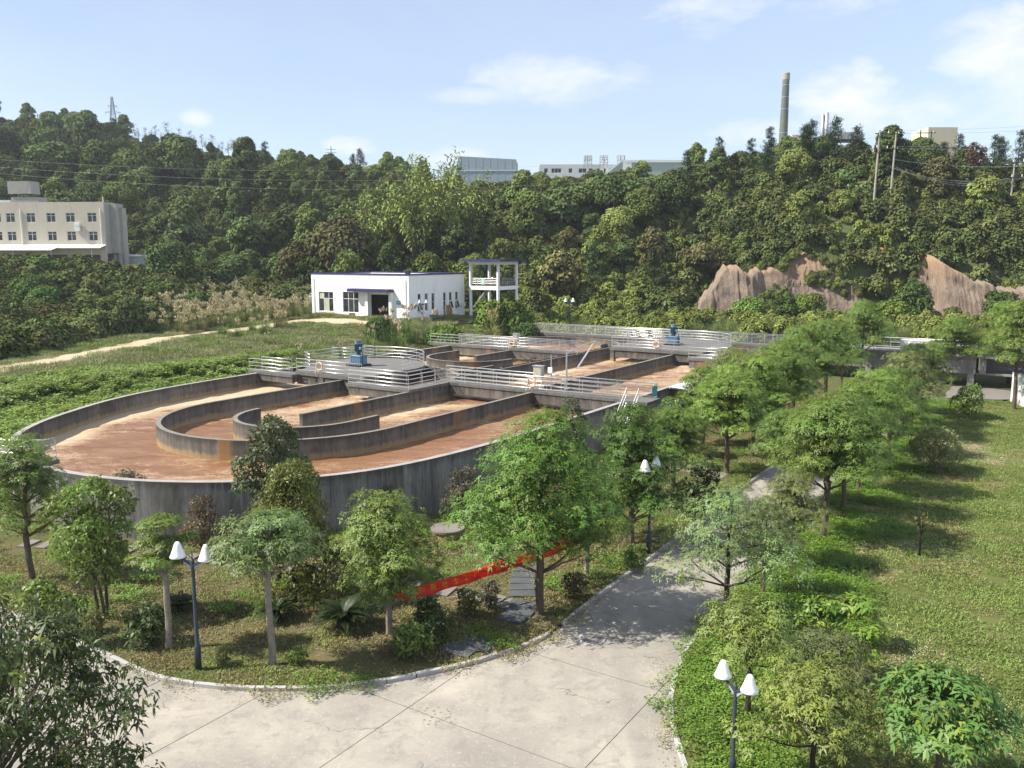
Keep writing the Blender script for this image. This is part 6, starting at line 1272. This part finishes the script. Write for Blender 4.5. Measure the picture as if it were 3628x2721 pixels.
# bank of creeping vines left of the tank
vp = [patch('vine_patch', 150 + k, 2.2, 900, .17, .15, .05, .35, Lv, (-.3, .6), .45) for k in range(3)]
x, y = grid_pts(-60, -5, 38, 100, 1.25, 9); u_ = x * SN + y * CS; v_ = x * CS - y * SN; td = np.where(u_ > 38.2, np.abs(v_ + 42.5), np.hypot(u_ - 38.2, v_ + 42.5)) - 16.9
tp_ = [(110, -59.3)] + END + [(110, -25.7)]; rim_d = np.min(np.hypot(u_[:, None] - np.array(END)[None, :, 0], v_[:, None] - np.array(END)[None, :, 1]), 1); rim_d = np.where(u_ > 56, np.abs(v_ + 59.3), rim_d)
k = ~inside(u_, v_, tp_) & (rim_d > 1.35) & (v_ < -47) & (v_ > -74 + 4 * vnoise(u_ / 6, v_ / 6, 51)) & (u_ > 15) & (u_ < 60) & seen(x, y, 2); hz = terr(x, y) + 0.75 * np.exp(-((td - 7.2) / 1.6) ** 2) - .05
k &= td < 12.5 + 3 * vnoise(u_ / 4, v_ / 4, 52) - ss(46, 60, u_) * 6
scatter('creeping_vines', 'dense bright creeping vines on the bank left of the tank', 'vines', np.stack([x[k], y[k], hz[k]], 1), vp, .85, 1.3, 10, .12)
# meadow
mp = [patch('meadow_patch', 160 + k, 2.4, 420, .42, .045, 0, .05, (Lm, Lg, Lm)[k], (.7, 1.45), .1) for k in range(3)]
x, y = grid_pts(-85, 8, 60, 140, 1.7, 11); u_ = x * SN + y * CS; v_ = x * CS - y * SN; tr_d = np.min(np.hypot(x[:, None] - np.array(TR)[None, ::2, 0], y[:, None] - np.array(TR)[None, ::2, 1]), 1)
inb = (u_ > 89.5) & (u_ < 103.5) & (v_ > -94.5) & (v_ < -74.5)
k = (v_ < -61) & (u_ > 30) & (tr_d > 2.2) & ~inb & seen(x, y, 3) & (y < 138) & (vnoise(x / 5, y / 5, 61) < .8)
scatter('meadow_grass', 'long grey-green meadow grass between the vines and the pump house', 'grass', np.stack([x[k], y[k], terr(x[k], y[k])], 1), mp, .6, 1.25, 12, .05, (.5, 1.3))
# reeds
def reed_mesh(seed, h, r, col, pl, plc, nb=170):
    F, G = reed(seed, h, r, nb, pl); a = F.mesh('reed_blades', leaf_mat('reed blades', col, .08, .2, .7, .15)); b = G.mesh('reed_plumes', leaf_mat('reed plumes', plc, .05, .3, .8, .1)) if G else None; return a, b
RA = reed_mesh(171, 2.5, 1.2, (0.13, 0.15, 0.05), 14, (0.36, 0.32, 0.19)); RBm = reed_mesh(172, 2.2, 1.2, (0.17, 0.155, 0.06), 16, (0.38, 0.34, 0.21)); RC = reed_mesh(173, 2.1, 1.1, (0.12, 0.17, 0.045), 6, (0.40, 0.32, 0.22)); RD = reed_mesh(174, 2.9, 1.35, (0.20, 0.21, 0.075), 26, (0.30, 0.28, 0.12), 260)
x, y = grid_pts(-80, -30, 112, 160, 1.6, 13); u_ = x * SN + y * CS; v_ = x * CS - y * SN; tr_d = np.min(np.hypot(x[:, None] - np.array(TR)[None, ::2, 0], y[:, None] - np.array(TR)[None, ::2, 1]), 1)
k = (tr_d > 3) & ~((u_ > 88) & (u_ < 104) & (v_ > -96.5)) & (y < 150) & (x / y > -.43) & (x / y < -.22) & (vnoise(x / 4, y / 4, 71) > .2); P_ = np.stack([x[k], y[k], terr(x[k], y[k]) - .1], 1)
scatter('reed_bed', 'tan plumed reed bed left of the pump house', 'reeds', P_, [RA[0], RBm[0], RC[0]], .7, 1.05, 14); scatter('reed_heads', 'feathery tan flower heads above the reed bed', 'reeds', P_[::1], [RA[1], RBm[1]], .7, 1.05, 14)
for k, (x, y, pr, s, lb) in enumerate(((-2.6, 106.5, RD, 1.45, 'pale yellow-green fountain of grass right of the pump house'), (-15.2, 103.5, RC, 1.7, 'tufted reed clump before the pump house corner, left one'), (-12.6, 104.2, RC, 1.9, 'tufted reed clump before the pump house corner, middle one'), (-10.2, 104.4, RC, 1.75, 'tufted reed clump before the pump house corner, right one'), (-13.4, 99.5, RC, 1.5, 'low reed clump behind the small angled railing'), (-16.6, 98.0, RC, 1.3, 'low reed clump on the bank behind the nearer aerator'), (-22.4, 89.0, RC, .75, 'grass tuft on the bank above the far-left walkway'), (-18.5, 92.0, RC, .8, 'grass tuft left of the angled railing'), (-36.5, 107, RC, 1.0, 'tall green grass clump beside the dirt track'), (-34.0, 105.5, RC, .95, 'second tall grass clump beside the dirt track'), (-31.5, 108.0, RC, 1.05, 'tall grass clump where the track nears the pump house'), (-38.5, 117, RA, 1.0, 'tan reed clump at the end of the dirt track'), (-33.0, 121.5, RBm, 1.1, 'tan reed clump nearest the ladder'), (-28, 97, RC, .6, 'small grass tuft in the meadow'), (0.6, 104.2, RC, .8, 'reed clump right of the pale fountain grass'))):
    o = thing('reed_clump', lb, 'reeds', (x, y, tz(x, y) - .05), k * 1.3, 'separate reed clumps'); o.scale = (s,) * 3; link('blades', pr[0], o)
    if pr[1]: link('plumes', pr[1], o)

# ------------------------------------------------------------------ hill woods
BT = [lobed(201, 8.5, 3.7, .16, 15, 52, .55, .36, 'bark', 'leaf_far', jit=.8), lobed(202, 7.5, 3.4, .14, 14, 54, .5, .34, 'bark', 'leaf_far', jit=.8), lobed(203, 9.5, 3.5, .18, 17, 50, .55, .36, 'bark', 'leaf_far', jit=.8), lobed(204, 7.0, 3.9, .12, 13, 52, .55, .36, 'bark', 'leaf_far', jit=.85), lobed(205, 10, 3.3, .14, 17, 50, .55, .34, 'bark', 'leaf_far', cone=.45, jit=.8)]
BT += [lobed(206, 9.0, 4.6, .2, 24, 46, .5, .33, 'bark', 'leaf_far', jit=.8), lobed(207, 11, 3.0, .2, 20, 50, .5, .33, 'bark', 'leaf_far', jit=.8), lobed(208, 6.5, 4.4, .1, 20, 50, .5, .33, 'bark', 'leaf_far', jit=.85, squash=.6)]
PT = [pine(211, 9.0, 2.6), pine(212, 8.0, 2.3), pine(213, 10.0, 2.7)]
BM = [bamboo(221, 17, 7.5), bamboo(222, 15, 6.5)]; DT = [bare(231, 7.5, 2.2, .5), bare(232, 6.5, 2.0, .4)]
hr = random.Random(77); placed = []
def sector(a):
    for lim, nm in ((-.57, 'at the left edge'), (-.50, 'above the roof tank'), (-.44, 'below the pylon'), (-.38, 'right of the beige factory'), (-.32, 'below the scorched row'), (-.25, 'above the reed bed'), (-.19, 'above the pump house'), (-.12, 'left of the bamboo'), (-.05, 'behind the bamboo'), (.03, 'below the grey hall'), (.09, 'below the leftmost sign'), (.16, 'below the rightmost sign'), (.22, 'below the gabled hall'), (.28, 'above the left rock face'), (.345, 'below the chimney'), (.41, 'below the flues'), (.47, 'by the tall poles'), (.54, 'by the dark poles'), (.9, 'at the right edge')):
        if a < lim: return nm
rows_ = []
def try_tree(x, y, mind):
    for (px, py) in placed:
        if (px - x) ** 2 + (py - y) ** 2 < mind * mind: return False
    placed.append((x, y)); return True
def blocked(x, y):
    a = x / y
    if -110 < x < -66 and 140 < y < 181: return True
    if 26 < x < 95 and y < 144: return True
    if a > .30 and y < 150 and hr.random() < .8: return True
    if abs(x - 64) < 4.5 and y < 152: return True
    if abs(x - 87) < 4 and y < 151: return True
    return False
nt = 0; tries = 0
while nt < 268 and tries < 30000:
    tries += 1; a = hr.uniform(-.66, .66); t = hr.random(); y = 140 + 165 * t ** 1.25; x = a * y
    if a > -.1 and y > 205: continue
    if a > .22 and y > 190: continue
    if -.22 < a <= -.1 and y > 270: continue
    if blocked(x, y): continue
    if not try_tree(x, y, hr.uniform(3.2, 6.2) + y * .011): continue
    z = tz(x, y) - .3; up = y > (250 if a < -.25 else 200 if a < -.05 else 172); s_lim = -.06 < a < .22 and y > 178; ridge_pine = not s_lim and (a > .2 and y > 158 and hr.random() < .6 or (-.2 < a < .2 and hr.random() < .22) or (a < -.2 and hr.random() < .12))
    band = 'upper slope' if up else ('middle slope' if y > 165 else 'lower slope')
    if ridge_pine:
        ps_ = hr.uniform(.75, 1.1); nm = f"{'tall' if ps_ > .93 else 'short'} dark pine on the {band} {sector(a)}"; plant('pine_tree', nm, 'tree', hr.choice(PT), (x, y, z), hr.uniform(0, 6), ps_, (0.062 * hr.uniform(.8, 1.2), 0.090, 0.038), nm.replace('dark pine', 'dark pines'))
    else:
        q = hr.random(); kind, col = ('dark green', (0.078, 0.112, 0.038)) if q < .36 else ('mid green', (0.118, 0.158, 0.046)) if q < .68 else ('light green', (0.170, 0.205, 0.056)) if q < .90 else ('olive', (0.145, 0.138, 0.056))
        if a < -.2 and q > .6: kind, col = 'mid green', (0.105, 0.140, 0.050)
        cs_ = hr.uniform(.7, 1.3); s_ = hr.choice((.6, .75, .9, 1.0, 1.15, 1.35)) * hr.uniform(.9, 1.1) * (1.2 if y > 220 else .68 if s_lim else 1.02 if y > 165 else .78)
        s_ = min(s_, .5 if -.435 < a < -.3 and y > 250 else .78 if -.25 < a < -.04 and y > 205 else .98 if a <= -.25 and y > 262 else .85 if a > .2 and y > 166 else 9)
        nm = f"{'large' if s_ > 1.0 else 'medium' if s_ > .75 else 'small'} {kind} tree on the {band} {sector(a)}"; plant('hill_tree', nm, 'tree', hr.choice(BT), (x, y, z), hr.uniform(0, 6), s_, tuple(c * cs_ for c in col), nm.replace(' tree ', ' trees '))
    nt += 1
for k, (x, y, s_, b) in enumerate(((-17.5, 158, 1.1, 0), (-12.8, 161, 1.12, 0), (-26, 158, .95, 1), (-21, 163, 1.05, 1), (-9.0, 165, .95, 1))):
    plant('bamboo_clump', ['tall feathery light green bamboo in front of the grey hall, left plume', 'tallest feathery bamboo plume beside the grey hall', 'lowest bamboo plume on the left of the group', 'bamboo plume behind the left ones', 'bamboo plume touching the grey hall'][k], 'bamboo', BM[b], (x, y, tz(x, y) - .3), k * 1.2, s_ * 1.12, (0.225, 0.275, 0.080), 'bamboo group in front of the grey hall', first=('culms', 'foliage'))
plant('hill_tree', 'large rounded olive-brown tree left of the bamboo', 'tree', BT[5], (-30, 150, tz(-30, 150) - .5), 1, 1.45, (0.090, 0.086, 0.038)); plant('hill_tree', 'second olive-brown tree beside the large rounded one', 'tree', BT[0], (-37.5, 151, tz(-37.5, 151) - .5), 2, 1.1, (0.088, 0.086, 0.036)); plant('hill_tree', 'bright green tree directly behind the pump house roof', 'tree', BT[1], (-14.5, 148, tz(-14.5, 148) - .3), 2, .95, (0.12, 0.16, 0.04))
for k in range(20):
    a = -.43 + .125 * (k + hr.uniform(-.3, .3)) / 20; y = 301 + hr.uniform(-3, 3); x = a * y; plant('burnt_tree', 'thin fire-scorched tree in the bare row on the left ridge', 'tree', DT[k % 2], (x, y, tz(x, y)), hr.uniform(0, 6), hr.uniform(.75, 1.15), (0.085, 0.075, 0.055), 'fire-scorched trees on the left ridge')
plant('burnt_tree', 'reddish dying tree at the right-edge poles', 'tree', lobed(233, 7.5, 3, .25, 10, 40, .4, .2, 'bark', 'leaf_far', shell=.3, jit=1), (88, 166, tz(88, 166)), 1, 1.0, (0.10, 0.06, 0.045)); plant('burnt_tree', 'pale leafless tree before the right-edge poles', 'tree', bare(234, 6.5, 3, .05), (80, 156, tz(80, 156)), 1, 1.0, (0.10, 0.08, 0.05))
# undergrowth covering the slopes
HS = [lobed(240 + k, 2.6, 1.8, 0, 9, 60, .42, .26, 'bark', 'leaf_far', jit=.9)[1] for k in range(3)]
for k, me_ in enumerate(HS): me_.materials.clear(); me_.materials.append(Lh[k]); me_.name = 'scrub'
def copy_with(me_, mat): c = me_.copy(); c.materials.clear(); c.materials.append(mat); return c
def on_rock(x, y):
    z = terr(x, y); k = np.zeros(len(x), bool)
    for pf in ROCKS: top = np.interp(x, [p[0] for p in pf], [p[1] for p in pf], left=-9, right=-9); k |= (z < top + .1) & (y < 150)
    return k
gx_, gy_ = [], []
r_ = np.random.default_rng(81)
for yy in np.arange(136, 300, 2.1):
    st = 1.95 + (yy - 136) * .014; xx = np.arange(-.68 * yy, .68 * yy, st); gx_.append(xx + r_.uniform(-.5, .5, len(xx)) * st); gy_.append(np.full(len(xx), yy) + r_.uniform(-1.2, 1.2, len(xx)))
x = np.concatenate(gx_); y = np.concatenate(gy_); a = x / y
k = ~((x > -108) & (x < -68) & (y > 150) & (y < 181)) & ~((a > -.1) & (y > 215)) & ~on_rock(x, y) & ~((x > 40) & (y < 132)) & ~((np.abs(a + .375) < .06) & (y > 285)) & ~((x > -9) & (x < 3) & (y < 138))
x, y, a = x[k], y[k], a[k]
br = vnoise(x / 9, y / 9, 82) * .6 + .4 * vnoise(x / 4, y / 4, 83); bright = (br > .60) & (a > -.12); Pz = np.stack([x, y, terr(x, y) - .35], 1)
scatter('hill_scrub', 'dark mixed undergrowth covering the wooded slopes', 'undergrowth', Pz[~bright], [HS[0], copy_with(HS[1], Lh[0]), HS[2]], .7, 1.5, 15, .1); scatter('bright_scrub', 'light green scrub and vines in patches on the right slope', 'undergrowth', Pz[bright], [HS[1], copy_with(HS[0], Lh[1])], .55, 1.15, 16, .1)
# growth hanging over the rock faces
rx, rz_ = [], []
for pf in ROCKS:
    for _ in range(900):
        x_ = r_.uniform(pf[0][0], pf[-1][0]); top = np.interp(x_, [p[0] for p in pf], [p[1] for p in pf]); z_ = r_.uniform(2.5, top + .6); d_ = (top - z_)
        keep = vnoise(np.array([x_ / 2.6]), np.array([z_ / 2.4]), 19)[0] * .7 + .3 * vnoise(np.array([x_ / .9]), np.array([z_ / .9]), 20)[0]
        lim = .62 if 30 < x_ < 37.2 or 44.5 < x_ < 52 or 64.5 < x_ < 71 else .45
        if keep > lim or (d_ < .9 and keep > .3) or (z_ < 4 and keep > .5): rx.append(x_); rz_.append(z_)
Pz = np.array([(a_, y_at(a_, min(z_, 14)) - 1.25, z_ - .5) for a_, z_ in zip(rx, rz_)])
scatter('rock_scrub', 'creepers and small shrubs hanging over the rock faces', 'undergrowth', Pz, [copy_with(HS[0], Lh[2]), copy_with(HS[1], Lh[0]), copy_with(HS[2], Lh[1])], .22, .5, 26, .3)
# bank of scrub between the far deck and the hill
x, y = grid_pts(-6, 95, 100, 138, 1.9, 17); u_ = x * SN + y * CS; v_ = x * CS - y * SN; k = (u_ > 100.5) & (v_ > -68) & ~((x > 28) & (y > 134.8)) & ~((x > 38) & (u_ < 101)) & (x / y < .68); x, y = x[k], y[k]; sel = vnoise(x / 5, y / 5, 91) > .45; Pz = np.stack([x, y, terr(x, y) - .15], 1)
scatter('bank_scrub', 'light green shrubs on the bank behind the far deck', 'undergrowth', Pz[sel], [HS[1], copy_with(HS[0], Lh[1])], .4, .95, 18, .1); scatter('bank_grass', 'tall mixed grasses on the bank behind the far deck', 'grass', Pz[~sel], [RC[0], RA[0]], .55, 1.0, 19)
# separate bushes
BU = [lobed(250, 3.6, 2.6, .02, 14, 70, .34, .2, 'bark', 'leaf_far', jit=.85, trunks=3), lobed(251, 3.0, 2.8, .02, 13, 70, .34, .2, 'bark', 'leaf_far', jit=.85, trunks=3), lobed(252, 4.4, 2.5, .04, 15, 70, .34, .2, 'bark', 'leaf_far', jit=.85, trunks=3)]
bl = []
for i in range(30):
    for _ in range(60):
        y = hr.uniform(84, 145); x = hr.uniform(-.66, -.40) * y
        if x < -50.5 + max(0, (y - 108)) * .35 and all((x - p) ** 2 + (y - q) ** 2 > 20 for p, q in bl): bl.append((x, y)); break
def bush_label(k, x, y):
    a = x / y; return f"{('mid green', 'light green', 'deep green')[k % 3]} thicket bush {'near the dirt track' if y < 102 else 'halfway up the bank' if y < 122 else 'close below the factory'}, {'at the left edge' if a < -.59 else 'left of centre' if a < -.52 else 'right of centre' if a < -.46 else 'on the reed side'}"
for k, (x, y) in enumerate(bl): plant('thicket_bush', bush_label(k, x, y), 'bush', BU[k % 3], (x, y, tz(x, y) - .2), k, hr.uniform(.8, 1.2), tuple(c * hr.uniform(.85, 1.2) for c in ((0.092, 0.125, 0.040), (0.115, 0.150, 0.046), (0.082, 0.115, 0.040))[k % 3]), 'bushes of the thicket below the beige factory')
for k, (x, y, s_, b, c, lb) in enumerate(((-16.2, 104.5, .8, 0, DARK, 'dark bush left of the doorway reeds'), (-8.0, 103.8, .95, 1, MID, 'round green bush at the right corner of the pump house'), (-3.2, 117.5, 1.1, 2, GREEN, 'light green bush covering the foot of the column tower, left'), (0.4, 118.5, 1.2, 2, MID, 'green bush at the foot of the column tower, right'), (1.8, 112, .8, 0, DARK, 'dark bush right of the fountain grass'), (36.5, 130.5, 1.1, 0, MID, 'young tree at the foot of the rock face, left one'), (41.5, 130, 1.0, 2, DARK, 'young tree at the foot of the rock face, middle one'), (45.5, 129.5, 1.1, 2, MID, 'young tree at the foot of the rock face, right one'), (60, 128, 1.5, 2, DARK, 'dark pine-like bush between the two rock faces'), (72.5, 127, 1.2, 2, DARK, 'dark bush in front of the right rock face'), (56, 126, 1.2, 1, GREEN, 'bright vine-covered bush right of the left rock face'), (-55.5, 148, 1.1, 1, DARK, 'dark bush right of the white-roofed shed'), (-50, 146, 1.2, 0, (0.05, .075, .028), 'green bush behind the reed bed'), (-43, 144, 1.1, 1, OLIVE, 'olive bush behind the reed bed, right one'), (-62, 150, 1.2, 2, DARK, 'dark bush before the flat shelter'), (-47, 128, .9, 0, DARK, 'dark bush standing in the reed bed'), (-66, 149, 1.0, 0, YEL, 'yellowish bush beside the white-roofed shed'))):
    plant('bank_bush', lb, 'bush', BU[b], (x, y, tz(x, y) - .2), k * 1.7, s_, c)

x, y = grid_pts(-100, -44, 82, 152, 2.1, 23); k = (x / y > -.68) & (x / y < -.385) & (x < -49.5 + np.maximum(0, y - 108) * .35) & ~((x > -110) & (x < -66) & (y > 150)); x, y = x[k], y[k]
scatter('thicket_scrub', 'mixed green scrub filling the thicket below the beige factory', 'undergrowth', np.stack([x, y, terr(x, y) - .3], 1), [copy_with(HS[0], leaf_mat('deep thicket scrub', (0.085, 0.115, 0.036), .1, 0.0)), copy_with(HS[1], leaf_mat('thicket scrub', (0.085, 0.118, 0.036), .1, 0.0)), HS[2]], .6, 1.2, 24, .1, (.7, 1.2))
# ------------------------------------------------------------------ the air
hz_m = bpy.data.materials.new('humid air'); hz_m.use_nodes = True; ht = hz_m.node_tree; ht.nodes.clear(); ho = ht.nodes.new('ShaderNodeOutputMaterial'); hv = ht.nodes.new('ShaderNodeVolumePrincipled')
hv.inputs['Color'].default_value = (0.90, 0.94, 1.0, 1); hv.inputs['Density'].default_value = 0.0002; hv.inputs['Density Attribute'].default_value = ''; hz_m.cycles.homogeneous_volume = True; sc.cycles.volume_bounces = 0; hv.inputs['Anisotropy'].default_value = 0.3; ht.links.new(hv.outputs[0], ho.inputs['Volume'])
hz_o = MB().box(-430, 450, -70, 1310, -3, 96).build('haze', hz_m); stuff(hz_o)

# trees that share a description are told apart by their order from the left
ORD2 = ['leftmost', 'second', 'third', 'fourth', 'fifth', 'sixth', 'seventh', 'eighth', 'ninth', 'tenth', 'eleventh', 'twelfth', 'thirteenth', 'fourteenth', 'fifteenth', 'sixteenth', 'seventeenth', 'eighteenth', 'nineteenth', 'rightmost']
same = {}
for o in COL.objects:
    if o.parent is None and o.name.split('.')[0] in ('hill_tree', 'pine_tree', 'thicket_bush', 'burnt_tree'): same.setdefault(o['label'], []).append(o)
for lb, os_ in same.items():
    if len(os_) > 1:
        os_.sort(key=lambda q: q.location.x / q.location.y)
        for i, o in enumerate(os_): o['label'] = lb + (', ' if ',' not in lb else ' ') + (('left one' if i == 0 else 'right one') if len(os_) == 2 else ORD2[min(i, 19)] + ('' if i == 0 else ' from left'))
